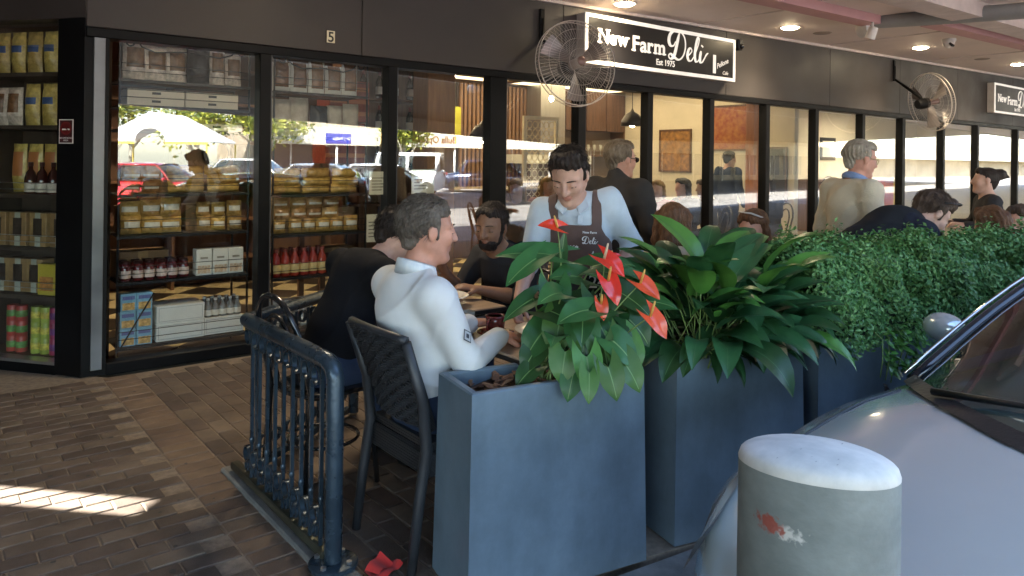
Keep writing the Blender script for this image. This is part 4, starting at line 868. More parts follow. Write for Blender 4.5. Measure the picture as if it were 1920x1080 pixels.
# ------------------------------------------------------------------ leaves
def frame_from(d, up):
    d = d.normalized(); s = d.cross(up)
    if s.length < 1e-4: s = d.cross(Vector((1, 0, 0)))
    s.normalize(); n = s.cross(d).normalized(); return d, s, n
def leaf_blade(b, base, d, up, L_, W_, droop, fold, outline, m=0, nu=7, nv=9, wave=0.0, ph=0.0, rib=None):
    """one leaf: d = direction at its base, droop bends it down along its length, fold = V across the midrib"""
    d, s, n = frame_from(d, up); pos = Vector(base); pts = []; dirv = d.copy(); st = L_ / (nv - 1)
    ax = s
    for j in range(nv):
        v = j / (nv - 1); w_ = outline(v) * W_ / 2
        nn = ax.cross(dirv).normalized()
        row = []
        for i in range(nu):
            u = (i / (nu - 1) - .5) * 2
            back = getattr(outline, 'back', 0) * (abs(u) ** 1.5) * (1 - v) * L_ * max(0, 1 - v * 2.2)
            row.append(pos + ax * (u * w_) + nn * (abs(u) * w_ * fold + wave * math.sin(v * 9 + ph + u) * abs(u) * w_) - dirv * back)
        pts.append(row); pos = pos + dirv * st
        dirv = (Matrix.Rotation(-droop / (nv - 1), 3, ax) @ dirv).normalized()
    o = len(b.v)
    b.add([p for r_ in pts for p in r_], [(j * nu + i, j * nu + i + 1, (j + 1) * nu + i + 1, (j + 1) * nu + i) for j in range(nv - 1) for i in range(nu - 1)], m)
    if rib is not None:
        vs = []
        for j in range(nv - 1): c_ = pts[j][nu // 2]; nn_ = (pts[j][nu - 1] - pts[j][0]).cross(pts[min(j + 1, nv - 1)][nu // 2] - pts[max(j - 1, 0)][nu // 2]); nn_ = nn_.normalized() * .0012 if nn_.length > 1e-9 else Vector((0, 0, .0012)); w_r = W_ * .022 * (1 - .7 * j / nv); sd_ = (pts[j][nu - 1] - pts[j][0]); sd_ = sd_.normalized() * w_r if sd_.length > 1e-6 else ax * w_r; vs += [c_ + nn_ - sd_, c_ + nn_ + sd_]
        b.add(vs, [(2 * q, 2 * q + 1, 2 * q + 3, 2 * q + 2) for q in range(nv - 2)], rib)
    return pos
def heart(v): return max(.0, (math.sin(PI * min(1, (v * .92 + .10)) ** .62)) ** .8) * (1 - .12 * v) if v < .999 else .0
heart.back = .55
def lance(v): return max(0.0, math.sin(PI * (.06 + .94 * v) ** .85)) ** .9 if v < .999 else 0.0
def leaf_mat(name, c1, c2, rough=.28, vein=True, rnd=.25):
    m = M(name, c1, rough, var=.25, scale=9, col2=c2, bump=.15, bscale=30, spec=.55, rnd=rnd); n = m.node_tree.nodes; b_ = n['Principled BSDF']
    b_.inputs['Transmission Weight'].default_value = 0.0; b_.inputs['Coat Weight'].default_value = .06; b_.inputs['Coat Roughness'].default_value = .3; b_.inputs['Specular IOR Level'].default_value = .38
    return m
anth_m = leaf_mat('anthurium_leaf', (.022, .075, .022), (.036, .11, .03), .38, rnd=.35); anth_y = leaf_mat('anthurium_leaf_bright', (.05, .14, .028), (.08, .19, .04), .4, rnd=.35)
rib_m = M('leaf_midrib', (.15, .26, .09), .5, var=.2); stem_m = M('plant_stem', (.16, .24, .07), .5, var=.2, scale=8)
red_sp = M('anthurium_red', (.62, .035, .02), .22, var=.2, scale=10, coat=.3, rnd=.12); red_or = M('anthurium_orange', (.64, .075, .025), .28, var=.25, scale=8, coat=.2); spad_m = M('spadix_yellow', (.65, .36, .08), .5, bump=.4, bscale=300)
spad_w = M('spadix_pale', (.65, .5, .32), .5, bump=.4, bscale=300)
an = thing('anthurium', 'glossy anthurium plant with red flowers in the nearest planter', 'plant', (1.88, 2.03, .67))
def rel(p): return Vector(p) - Vector((1.88, 2.03, .67))
def stem(name, p0, p1, bulge, r, par, mat=stem_m):
    p0, p1 = Vector(p0), Vector(p1); c = (p0 + p1) / 2 + Vector(bulge); pts = [(p0 * (1 - t) ** 2 + c * 2 * t * (1 - t) + p1 * t * t) for t in [q / 8 for q in range(9)]]
    b = MB(); b.tube(pts, [r * (1 - .35 * q / 8) for q in range(9)], 6); return b.build(name, [mat], par, smooth=True), (pts[-1] - pts[-2]).normalized()
rv = Vector((.78, -.62, 0)); fv = Vector((.62, .78, 0)); camv = Vector((-.62, -.78, .1))   # along the kerb, away from the street
rd = random.Random(21)
def anth_leaf(p, dx, dz, L_, W_, droop=.9, bright=False, toward=.35, fold=.22):
    """p world position of the blade base, (dx,dz) its pointing direction as seen, toward = lean to the street"""
    p = rel(p); d = rv * dx + Vector((0, 0, 1)) * dz - fv * toward
    b0_ = Vector((rd.uniform(-.12, .14), rd.uniform(-.06, .06), .0)); s_o, _ = stem('stalk', b0_, p, (rd.uniform(-.03, .03), rd.uniform(-.03, .03), .08), .0042, an)
    b = MB(); leaf_blade(b, p, d, Vector((0, 0, 1)) + camv * .8, L_ * (.88 if dz > -.3 else .68), W_ * (.95 if dz > -.3 else .92), droop, fold, heart, wave=.07, ph=rd.uniform(0, 6), rib=1)
    return b.build('leaf', [anth_y if bright else anth_m, rib_m], an, smooth=True)
for p, dx, dz, L_, W_, dr, br in (
    ((1.949, 2.181, 1.129), -1, 0.15, 0.26, 0.13, 0.5, 0),
    ((1.847, 2.159, 1.124), -0.9, -0.5, 0.24, 0.12, 0.7, 0),
    ((1.854, 2.18, 0.967), -1, -0.45, 0.22, 0.1, 0.6, 0),
    ((1.953, 2.075, 1.003), -0.3, -0.3, 0.17, 0.14, 0.8, 0),
    ((2.026, 2.093, 1.045), -0.4, 0.1, 0.16, 0.13, 0.6, 0),
    ((2.073, 2.082, 1.085), 0.6, 0.2, 0.2, 0.12, 0.8, 0),
    ((2.095, 1.987, 1.064), 0.9, -0.2, 0.24, 0.13, 0.7, 0),
    ((2.06, 1.912, 1.006), 1, -0.5, 0.22, 0.12, 0.7, 0),
    ((2.04, 1.852, 0.919), 0.8, -0.7, 0.18, 0.13, 0.8, 0),
    ((1.98, 1.823, 0.855), 0.5, -0.8, 0.18, 0.14, 0.8, 1),
    ((1.906, 1.856, 0.859), 0.2, -1, 0.2, 0.15, 0.6, 1),
    ((1.86, 1.919, 0.91), 0.1, -1, 0.22, 0.15, 0.6, 0),
    ((1.827, 1.996, 0.92), -0.25, -1, 0.2, 0.14, 0.7, 1),
    ((1.795, 2.048, 0.876), -0.7, -0.7, 0.2, 0.14, 0.8, 0),
    ((1.767, 2.044, 0.822), -0.6, -0.6, 0.17, 0.12, 0.8, 0),
    ((1.789, 1.925, 0.824), -0.2, -1, 0.17, 0.13, 0.7, 1),
    ((1.82, 1.849, 0.817), 0.15, -1, 0.18, 0.12, 0.6, 1),
    ((1.849, 1.774, 0.792), 0.35, -1, 0.17, 0.11, 0.6, 1),
    ((1.922, 1.767, 0.8), 0.6, -0.8, 0.17, 0.12, 0.7, 1),
    ((1.976, 1.954, 0.989), 0.2, -0.9, 0.2, 0.14, 0.8, 0),
    ((1.891, 2.099, 1.016), 0.1, -0.8, 0.18, 0.14, 0.8, 0),
    ((1.785, 1.8, 0.778), -0.05, -1, 0.15, 0.08, 0.5, 1),
    ((1.921, 1.819, 0.864), 0.7, -0.5, 0.18, 0.13, 0.9, 0),
    ((1.798, 1.892, 0.755), -0.3, -1, 0.15, 0.1, 0.6, 0),
    ((1.949, 2.027, 0.95), -0.1, -0.7, 0.2, 0.15, 0.9, 0),
    ((1.941, 1.905, 0.902), 0.45, -0.8, 0.2, 0.14, 0.8, 0),
    ((2.13, 1.908, 0.969), 1, 0.1, 0.2, 0.12, 0.8, 0),
    ((2.001, 2.19, 1.078), 0.1, 1, 0.17, 0.06, 0.4, 0),
    ((1.727, 2.025, 0.755), -0.8, -0.5, 0.14, 0.1, 0.8, 0),
    ((2.024, 1.89, 0.894), 0.5, -0.6, 0.2, 0.13, 0.8, 0),
): anth_leaf(p, dx, dz, L_, W_, dr, bool(br), .2 + .35 * (dz < -.3))
rd2 = random.Random(14)
for q in range(16):     # fuller middle of the plant
    anth_leaf((1.90 + rd2.uniform(-.13, .2), 2.0 + rd2.uniform(-.12, .1), rd2.uniform(.80, 1.03)), rd2.uniform(-1, 1), rd2.uniform(-.35, .35), rd2.uniform(.15, .21), rd2.uniform(.10, .14), rd2.uniform(.7, 1.1), rd2.random() < .3, rd2.uniform(.3, .8))
# flowers: point, pointing direction (along kerb, up), material, size
for p, dx, dz, mt, L_, sp, tw in (((1.985, 2.19, 1.235), -.9, .25, red_sp, .105, spad_m, .3), ((1.985, 1.93, 1.14), .55, -.35, red_sp, .13, spad_w, .6), ((1.965, 1.89, 1.065), .35, -.75, red_sp, .125, spad_m, .8),
                         ((2.09, 1.845, 1.05), .75, -.45, red_or, .12, spad_m, .5), ((1.93, 1.89, .985), .15, -.8, red_or, .08, spad_m, .7), ((2.02, 1.735, .955), .7, -.75, red_or, .125, spad_m, .5), ((2.09, 2.0, 1.13), .8, .3, red_sp, .055, spad_m, .2)):
    p = rel(p); o_, _d = stem('flower_stalk', (rd.uniform(-.1, .1), rd.uniform(-.05, .05), 0), p, (rd.uniform(-.05, .05), rd.uniform(-.05, 0), .04), .0036, an)
    d = rv * dx + Vector((0, 0, 1)) * dz - fv * tw * .6
    b = MB(); L_ *= .78; leaf_blade(b, p, d, Vector((0, 0, 1)) + camv, L_, L_ * .78, .55, .35, heart, wave=.08, ph=rd.uniform(0, 6)); fl = b.build('spathe', [mt], an, smooth=True)
    tip = p + (rv * dx * .3 + Vector((0, 0, .9)) - fv * tw * .5).normalized() * L_ * .62
    b = MB(); b.tube([p, p * .5 + tip * .5, tip], [.005, .0055, .003], 7); b.build('spadix', [sp], fl, smooth=True)
# peace lily
pl1 = leaf_mat('lily_leaf', (.016, .06, .02), (.03, .095, .03), .36, rnd=.4); pl2 = leaf_mat('lily_leaf_bright', (.06, .17, .03), (.085, .22, .04), .3); pl3 = M('lily_leaf_dry', (.30, .24, .14), .7, var=.4, scale=14)
li = thing('peace_lily', 'dense dark green peace lily spilling over the second planter', 'plant', (2.66, 1.90, .68))
rd = random.Random(8); rib_d = M('lily_midrib', (.06, .13, .05), .45, var=.2)
for q in range(210):
    az = rd.uniform(0, 2 * PI); lay = rd.random()
    el = R(mix2(80, 24, lay ** .8)); rad = rd.uniform(.02, .10)
    base = Vector((rd.uniform(-.26, .26), rd.uniform(-.09, .09), 0)); stl = mix2(.37, .20, lay) * rd.uniform(.8, 1.12)
    hd = Vector((math.cos(az), math.sin(az) * .85, 0)); d0 = hd * math.cos(el) + Vector((0, 0, math.sin(el)))
    p = base + d0 * stl
    if q < 100:
        o_, dd = stem('stalk', base, p, (0, 0, .02), .0036, li)
    Lf = rd.uniform(.22, .34); b = MB()
    tipd = (d0 * 1.0 + hd * .35).normalized()
    front = hd.y < -.3
    leaf_blade(b, p, tipd, Vector((0, 0, 1)) + camv * .3, Lf, Lf * rd.uniform(.34, .46), rd.uniform(.7, 1.3) + (.7 if lay > .75 else 0), .30, lance, wave=.06, ph=rd.uniform(0, 6), nu=5, nv=9, rib=1)
    mt = pl1 if rd.random() < .8 else pl2
    if lay < .25 and rd.random() < .5: mt = pl2
    if lay > .85 and front and rd.random() < .3: mt = pl3
    b.build('leaf', [mt, rib_d], li, smooth=True)
for q in range(34):   # leaves hanging over the front and side of the planter
    x = rd.uniform(-.22, .38); b = MB(); p = Vector((x, -.12 - .05 * rd.random() - x * .25, rd.uniform(.04, .16)))
    d = Vector((rd.uniform(-.4, .5), -.75, rd.uniform(-.5, .2))); Lf = rd.uniform(.11, .19)
    leaf_blade(b, p, d, Vector((0, -.6, 1)), Lf, Lf * rd.uniform(.25, .36), rd.uniform(.6, 1.2), .3, lance, wave=.1, ph=rd.uniform(0, 6), nu=5, nv=8)
    b.build('leaf', [pl3 if rd.random() < .16 else pl1], li, smooth=True)
# hedge
hm = leaf_mat('hedge_leaf', (.055, .155, .042), (.095, .225, .06), .5, rnd=0.0); hm2 = leaf_mat('hedge_leaf_light', (.13, .26, .075), (.18, .33, .11), .55, rnd=0.0)
he = thing('hedge', 'long small-leaved green hedge in planters beside the silver car', 'hedge', (3.1, 1.7, .66), R(-15.5))
nr = np.random.default_rng(4); NL = 62000
def hedge_leaves(n):
    u = nr.uniform(-.08, 1.72, n); ph = nr.uniform(-.10, PI + .10, n)          # along the row, angle round the cross-section
    lump = .03 * np.sin(u * 9 + 1) + .035 * np.sin(u * 17 + ph * 3) + .03 * np.sin(u * 31 + ph * 5) + .03 * np.sin(ph * 9 + u * 4) + .02 * np.sin(ph * 17 + u * 43)
    dep = nr.uniform(0, 1, n) ** 2.2 * .16
    ry_, rz_ = .235 + lump * .8 - dep, .375 + lump * .7 - dep
    x = u + nr.normal(0, .012, n); y = .15 - ry_ * np.cos(ph) * (1.0) + nr.normal(0, .01, n); sq = np.sign(np.sin(ph)) * np.abs(np.sin(ph)) ** .62; z = .08 + rz_ * sq * np.where(sq < 0, .45, 1) + nr.normal(0, .012, n)
    spr = np.sin(u * 53) * np.sin(u * 31 + ph * 7) > .55; z = z + np.where(spr, nr.uniform(0, .06, n) * np.clip(np.sin(ph), 0, 1), 0)
    nrm = np.stack([nr.normal(0, .55, n), -np.cos(ph) + nr.normal(0, .5, n), np.sin(ph) + nr.normal(0, .5, n)], 1); nrm /= np.linalg.norm(nrm, axis=1)[:, None]
    return np.stack([x, y, z], 1), nrm
P, Nn = hedge_leaves(NL)
rv3 = nr.normal(0, 1, (NL, 3)); tx = np.cross(Nn, rv3); tx /= np.linalg.norm(tx, axis=1)[:, None]; ty = np.cross(Nn, tx)
Ls = nr.uniform(.009, .016, NL)[:, None]; Ws = Ls * .5
V = np.stack([P - tx * Ls, P - ty * Ws + Nn * Ls * .15, P + tx * Ls, P + ty * Ws + Nn * Ls * .15], 1).reshape(-1, 3)
me = D.meshes.new('foliage'); me.from_pydata(V.tolist(), [], [(4 * q, 4 * q + 1, 4 * q + 2, 4 * q + 3) for q in range(NL)])
me.materials.append(hm); me.materials.append(hm2); me.polygons.foreach_set('material_index', ((nr.random(NL) < .18) | ((np.sin(P[:, 0] * 23 + P[:, 2] * 19) * np.sin(P[:, 1] * 31 + P[:, 0] * 7) > .2) & (nr.random(NL) < .5))).astype(int).tolist())
stuff(link('foliage', me, he))
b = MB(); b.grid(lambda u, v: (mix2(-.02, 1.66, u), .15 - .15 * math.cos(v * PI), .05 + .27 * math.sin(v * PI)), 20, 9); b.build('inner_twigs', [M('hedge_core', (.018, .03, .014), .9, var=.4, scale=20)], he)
b = MB()
for q in range(24): x = .05 + q * .067; b.tube([(x, .14, -.01), (x + rd.uniform(-.04, .04), .14 + rd.uniform(-.08, .08), .25)], .006, 5)
stuff(b.build('stems', [M('twig', (.08, .055, .035), .8)], he))
iv = thing('trailing_ivy', 'bright leafy vine trailing from the hedge over the planter front', 'plant', (3.42, 1.56, .70))
im = leaf_mat('ivy_leaf', (.05, .15, .025), (.10, .24, .04), .35); im2 = M('ivy_dead_leaf', (.02, .014, .012), .9)
for q in range(5):
    x0 = -.12 + q * .06; pts = [(x0, .02, .08), (x0 - .02, -.055, .04), (x0 - .03, -.06, -.05), (x0 - .05 - .01 * q, -.06, -.12 - .02 * (q % 3))]
    b = MB(); b.tube(pts, .003, 5); b.build('vine', [stem_m], iv, smooth=True)
for q in range(60):
    x0 = rd.uniform(-.10, .12); z0 = rd.uniform(-.12, .10); d = Vector((rd.uniform(-1, 1), -.7, rd.uniform(-1, .3))); L_ = rd.uniform(.03, .05)
    b = MB(); leaf_blade(b, (x0, -.065 - rd.uniform(0, .03) - x0 * .25, z0), d, Vector((0, -.8, .8)), L_, L_ * .85, .4, .15, heart, nu=5, nv=6); b.build('leaf', [im], iv, smooth=True)
for q in range(5):
    b = MB(); leaf_blade(b, (-.15 + rd.uniform(-.02, .02), -.07, -.16 + rd.uniform(-.03, .02)), Vector((rd.uniform(-1, 1), -.6, -.5)), Vector((0, -.8, .8)), .04, .02, 1.2, .4, lance, nu=4, nv=5); b.build('leaf', [im2], iv, smooth=True)

# ------------------------------------------------------------------ railing
rail_m = M('railing_paint', (.035, .055, .075), .28, .35, var=.25, scale=6, bump=.15, bscale=50, rvar=.1)
brass = M('rail_edge', (.07, .07, .05), .4, .6, var=.3, scale=8)
rl_ = thing('railing', 'blue-black steel railing with scrolled balusters left of the wicker chair', 'railing', (1.185, 2.50, 0))
def rp(mb, nm, mat=rail_m, **k): return mb.build(nm, [mat], rl_, smooth=True, angle=50, **k)
b = MB(); b.tube([(0, 0, .02), (0, 0, .70), (-.004, .012, .735), (-.008, .04, .752), (-.012, .1, .757), (-.016, .86, .757), (-.012, .90, .757)], .0325, 18); post = rp(b, 'end_post_and_handrail')
b = MB(); b.lathe([(.001, .018), (.085, .018), (.09, .022), (.09, .032), (.084, .036), (.04, .036)], 26); fl = rp(b, 'base_flange')
for q in range(4): b = MB(); b.lathe([(.011, .036), (.011, .046), (.001, .046)], 6, (.066 * math.cos(q * PI / 2 + .6), .066 * math.sin(q * PI / 2 + .6), 0)); b.build('bolt', [steel], fl)
b = MB(); b.box(-.032, .012, .03, 1.05, .028, .062, bev=.006); rp(b, 'bottom_rail', brass)
sec2 = Vector((.30, .20)).normalized(); c2 = Vector((-.014, .90))
b = MB(); e2 = c2 + sec2 * .95; b.tube([(c2.x, c2.y - .02, .757), (c2.x, c2.y, .757), (e2.x, e2.y, .757), (e2.x + .02, e2.y + .015, .735), (e2.x + .025, e2.y + .02, .02)], .030, 16); rp(b, 'return_rail_and_post')
b = MB(); b.slab((c2.x, c2.y), (e2.x, e2.y), .03, .06, .03); rp(b, 'bottom_rail')
def baluster(p, d, z1=.72):
    d = Vector((d[0], d[1], 0)).normalized(); n = Vector((d.y, -d.x, 0)); P0 = Vector((p[0], p[1], 0)); b = MB()
    b.add([tuple(P0 + n * sx * .007 + d * sy * .006 + Vector((0, 0, z))) for z in (.06, z1) for sx, sy in ((-1, -1), (1, -1), (1, 1), (-1, 1))], [(0, 1, 2, 3), (4, 7, 6, 5), (0, 4, 5, 1), (1, 5, 6, 2), (2, 6, 7, 3), (3, 7, 4, 0)])
    return b
def ring(c, d, r, w_=.016):
    d = Vector((d[0], d[1], 0)).normalized(); n = Vector((d.y, -d.x, 0)); b = MB(); vs = []; N = 18
    for q in range(N):
        a = 2 * PI * q / N; rad = d * math.cos(a) + Vector((0, 0, math.sin(a)))
        for rr, sn in ((r, -1), (r, 1), (r - .007, 1), (r - .007, -1)): vs.append(tuple(Vector(c) + rad * rr + n * sn * w_ / 2))
    b.add(vs, [(q * 4 + k, ((q + 1) % N) * 4 + k, ((q + 1) % N) * 4 + (k + 1) % 4, q * 4 + (k + 1) % 4) for q in range(N) for k in range(4)]); return b
for q in range(9):
    yb = .085 + q * .092; bb = rp(baluster((-.012, yb), (0, 1)), 'baluster')
    for zc, nm in ((.685, 'scroll_ring'), (.155, 'scroll_ring')):
        b = ring((-.012, yb + .046, zc), (0, 1), .038, .02); b.build(nm, [rail_m], bb, smooth=True, angle=50)
    b = MB(); b.ell((-.012, yb, .23), (.012, .011, .02), 8, 6); b.build('collar', [rail_m], bb, smooth=True)
    b = ring((-.012, yb + .046, .10), (0, 1), .024); b.build('scroll_ring', [rail_m], bb, smooth=True, angle=50)
for q in range(8):
    pt = c2 + sec2 * (.08 + q * .105); bb = rp(baluster(pt, sec2), 'baluster'); cpt = pt + sec2 * .052
    b = ring((cpt.x, cpt.y, .685), sec2, .031); b.build('scroll_ring', [rail_m], bb, smooth=True, angle=50)
    b = ring((cpt.x, cpt.y, .155), sec2, .031); b.build('scroll_ring', [rail_m], bb, smooth=True, angle=50)

# ------------------------------------------------------------------ bollard
bo = thing('bollard', 'grey concrete bollard with rounded white top in front of the car', 'bollard', (.995, .546, -.012))
def bollard_mat():
    m = M('bollard_concrete', (.145, .165, .158), .75, var=.3, scale=8, col2=(.235, .26, .25), dirt=.25, bump=.12, bscale=70, stretch=(1, 1, 1.6)); n = m.node_tree.nodes; L = m.node_tree.links.new; b_ = n['Principled BSDF']
    tc = n.new('ShaderNodeTexCoord'); src = b_.inputs['Base Color'].links[0].from_socket
    def blob(c, sx, sz, thr, seedscale):
        mp = n.new('ShaderNodeMapping'); mp.vector_type = 'POINT'; mp.inputs['Location'].default_value = tuple(-a_ for a_ in c); L(tc.outputs['Object'], mp.inputs[0])
        sc = n.new('ShaderNodeVectorMath'); sc.operation = 'MULTIPLY'; sc.inputs[1].default_value = (1 / sx, 1 / sx, 1 / sz); L(mp.outputs[0], sc.inputs[0])
        ln = n.new('ShaderNodeVectorMath'); ln.operation = 'LENGTH'; L(sc.outputs[0], ln.inputs[0])
        nz = n.new('ShaderNodeTexNoise'); nz.inputs['Scale'].default_value = seedscale; nz.inputs['Detail'].default_value = 6; L(tc.outputs['Object'], nz.inputs[0])
        ad = n.new('ShaderNodeMath'); ad.operation = 'MULTIPLY_ADD'; L(nz.outputs[0], ad.inputs[0]); ad.inputs[1].default_value = 2.6; L(ln.outputs['Value'], ad.inputs[2])
        lt = n.new('ShaderNodeMapRange'); L(ad.outputs[0], lt.inputs[0]); lt.inputs[1].default_value = thr + .75; lt.inputs[2].default_value = thr + .25; lt.inputs[3].default_value = 0.0; lt.inputs[4].default_value = .92; return lt.outputs[0]
    for c, sx, sz, thr, col in (((-.105, -.019, 1.027), .021, .010, 1.6, (.50, .49, .46)), ((-.106, .008, 1.031), .022, .012, 1.6, (.26, .055, .035))):
        mx = n.new('ShaderNodeMix'); mx.data_type = 'RGBA'; L(blob(c, sx, sz, thr, 130), mx.inputs[0]); L(src, mx.inputs[6]); mx.inputs[7].default_value = (*col, 1); src = mx.outputs[2]
    L(src, b_.inputs['Base Color']); return m
def slant(b):   # the top is cut at a slight slant, lower on the side away from the footpath
    b.v = [(x, y, z + (.13 * (-.87 * x - .48 * y) if z > .9 else 0)) for x, y, z in b.v]; return b
b = MB(); b.lathe([(.108, 0), (.1075, .5), (.1065, 1.085)], 56); slant(b).build('shaft', [bollard_mat()], bo, smooth=True, angle=40)
b = MB(); b.lathe([(.1065, 1.085), (.1067, 1.088), (.105, 1.093)] + [(.105 * math.cos(a_ * PI / 20), 1.093 + .026 * math.sin(a_ * PI / 20)) for a_ in range(1, 11)], 56)
slant(b).build('cap', [M('bollard_white_paint', (.44, .44, .41), .65, scale=11, col2=(.70, .68, .63), bump=.07, bscale=60, detail=9, dirt=.18)], bo, smooth=True, angle=60)
b = MB()
for q in range(9):
    a_ = rd.uniform(0, 2 * PI); rr = rd.uniform(.03, .095); zz = 1.0942 + .026 * math.sqrt(max(0, 1 - (rr / .105) ** 2)) + .13 * (-.87 * rr * math.cos(a_) - .48 * rr * math.sin(a_)); s_l = rd.uniform(.0015, .0035)
    b.add([(rr * math.cos(a_) - s_l, rr * math.sin(a_), zz), (rr * math.cos(a_), rr * math.sin(a_) - s_l * .4, zz + .0006), (rr * math.cos(a_) + s_l, rr * math.sin(a_) + s_l * .3, zz), (rr * math.cos(a_), rr * math.sin(a_) + s_l * .5, zz)], [(0, 1, 2, 3)])
stuff(b.build('paint_chips', [M('chip_grey', (.3, .3, .29), .8)], bo))
# ------------------------------------------------------------------ chairs
def weave_mat():
    m = D.materials.new('black_wicker'); m.use_nodes = True; n = m.node_tree.nodes; L = m.node_tree.links.new; b_ = n['Principled BSDF']
    tc = n.new('ShaderNodeTexCoord'); mp = n.new('ShaderNodeMapping'); L(tc.outputs['Object'], mp.inputs[0])
    sx = n.new('ShaderNodeSeparateXYZ'); L(mp.outputs[0], sx.inputs[0])
    cb = n.new('ShaderNodeCombineXYZ'); L(sx.outputs['Y'], cb.inputs[0])
    ad = n.new('ShaderNodeMath'); ad.operation = 'ADD'; L(sx.outputs['Z'], ad.inputs[0]); L(sx.outputs['X'], ad.inputs[1]); L(ad.outputs[0], cb.inputs[1])
    br = n.new('ShaderNodeTexBrick'); L(cb.outputs[0], br.inputs['Vector']); br.inputs['Scale'].default_value = 1.0
    br.inputs['Brick Width'].default_value = .028; br.inputs['Row Height'].default_value = .011; br.inputs['Mortar Size'].default_value = .0022; br.inputs['Mortar Smooth'].default_value = .6
    br.inputs['Color1'].default_value = (.03, .032, .036, 1); br.inputs['Color2'].default_value = (.022, .024, .027, 1); br.inputs['Mortar'].default_value = (.004, .004, .005, 1)
    L(br.outputs['Color'], b_.inputs['Base Color']); bp = n.new('ShaderNodeBump'); bp.inputs['Strength'].default_value = 1.0; bp.inputs['Distance'].default_value = .006; bp.invert = True
    L(br.outputs['Fac'], bp.inputs['Height']); L(bp.outputs[0], b_.inputs['Normal']); b_.inputs['Roughness'].default_value = .42; return m
weave = weave_mat(); plas = M('chair_plastic', (.028, .03, .034), .4, var=.2, scale=10, bump=.1)
def curved_sheet(fn, nu, nv, th):
    """closed sheet of thickness th around surface fn(u,v)->Vector"""
    g = [[Vector(fn(i / (nu - 1), j / (nv - 1))) for i in range(nu)] for j in range(nv)]; b = MB(); fr_, bk = [], []
    for j in range(nv):
        for i in range(nu):
            du = g[j][min(i + 1, nu - 1)] - g[j][max(i - 1, 0)]; dv = g[min(j + 1, nv - 1)][i] - g[max(j - 1, 0)][i]; n = du.cross(dv).normalized() * th / 2
            fr_.append(g[j][i] + n); bk.append(g[j][i] - n)
    N = nu * nv; ix = lambda j, i: j * nu + i; fs = []
    for j in range(nv - 1):
        for i in range(nu - 1):
            fs.append((ix(j, i), ix(j, i + 1), ix(j + 1, i + 1), ix(j + 1, i))); fs.append((N + ix(j, i), N + ix(j + 1, i), N + ix(j + 1, i + 1), N + ix(j, i + 1)))
    for i in range(nu - 1): fs.append((ix(0, i), N + ix(0, i), N + ix(0, i + 1), ix(0, i + 1))); fs.append((ix(nv - 1, i), ix(nv - 1, i + 1), N + ix(nv - 1, i + 1), N + ix(nv - 1, i)))
    for j in range(nv - 1): fs.append((ix(j, 0), ix(j + 1, 0), N + ix(j + 1, 0), N + ix(j, 0))); fs.append((ix(j, nu - 1), N + ix(j, nu - 1), N + ix(j + 1, nu - 1), ix(j + 1, nu - 1)))
    b.add(fr_ + bk, fs); return b
def wicker_chair(label, loc, rz, near=False):
    """faces +X; origin under the middle of the seat"""
    t = thing('wicker_chair', label, 'chair', loc, rz, 'black woven wicker chairs'); w_ = .215
    def back(u, v):
        y = (u - .5) * 2 * (w_ - .012 + .01 * v); return (-.175 - .10 * v - .035 * (1 - (2 * u - 1) ** 2) - .03 * v * v, y, .50 + .35 * v + .012 * (1 - (2 * u - 1) ** 2) * v)
    b = curved_sheet(back, 13, 12, .022); b.build('backrest', [weave], t, smooth=True, angle=40)
    if near:
        b = MB(); nr_ = 34
        for r_ in range(nr_):
            pts = []
            for q in range(49):
                u = q / 48; x, y, z = back(u, (r_ + .5) / nr_); o_ = .0055 * math.sin(q / 48 * 12 * PI + r_ * PI / 2 * 1.0); pts.append((x - .011 + o_ - .002, y, z))
            b.tube(pts, .0052, 4, caps=False)
        for r_ in range(9): b.tube([(back((r_ + .5) / 9, v / 8)[0] - .0115, back((r_ + .5) / 9, v / 8)[1], back((r_ + .5) / 9, v / 8)[2]) for v in range(9)], .004, 4, caps=False)
        stuff(b.build('woven_strands', [plas], t, smooth=True))
    b = MB(); pts = [back(q / 12, 1) for q in range(13)]; b.tube(pts, .017, 8); b.build('back_rim', [plas], t, smooth=True)
    b = curved_sheet(lambda u, v: (mix2(-.20, .24, v), (u - .5) * 2 * w_, .445 - .012 * math.sin(v * PI) * (1 - (2 * u - 1) ** 2)), 9, 9, .03); b.build('seat', [weave], t, smooth=True, angle=40)
    b = MB(); b.box(-.215, .245, -w_ - .005, w_ + .005, .33, .428, bev=.012); b.build('seat_apron', [weave], t)
    for s in (-1, 1):
        b = MB(); b.tube([(-.275, s * (w_ + .0), .0), (-.245, s * w_, .25), (-.215, s * w_, .44), (-.235, s * w_, .62), (-.31, s * (w_ + .008), .845)], [.018, .021, .023, .022, .019], 8); b.build('rear_leg', [plas], t, smooth=True)
        b = MB(); b.tube([(.25, s * w_, 0), (.235, s * w_, .43)], [.017, .022], 8); b.build('front_leg', [plas], t, smooth=True)
    return t
wicker_chair('black wicker chair under the man in the white top', (1.665, 2.51, 0), 0, True)
wicker_chair('black wicker chair under the woman in the beige coat', (3.32, 2.70, 0), R(18))
wicker_chair('black wicker chair of the diner with sunglasses on her head', (4.45, 2.86, 0), R(170))
gloss = M('bentwood_black', (.012, .012, .013), .18, var=.2, coat=.4)
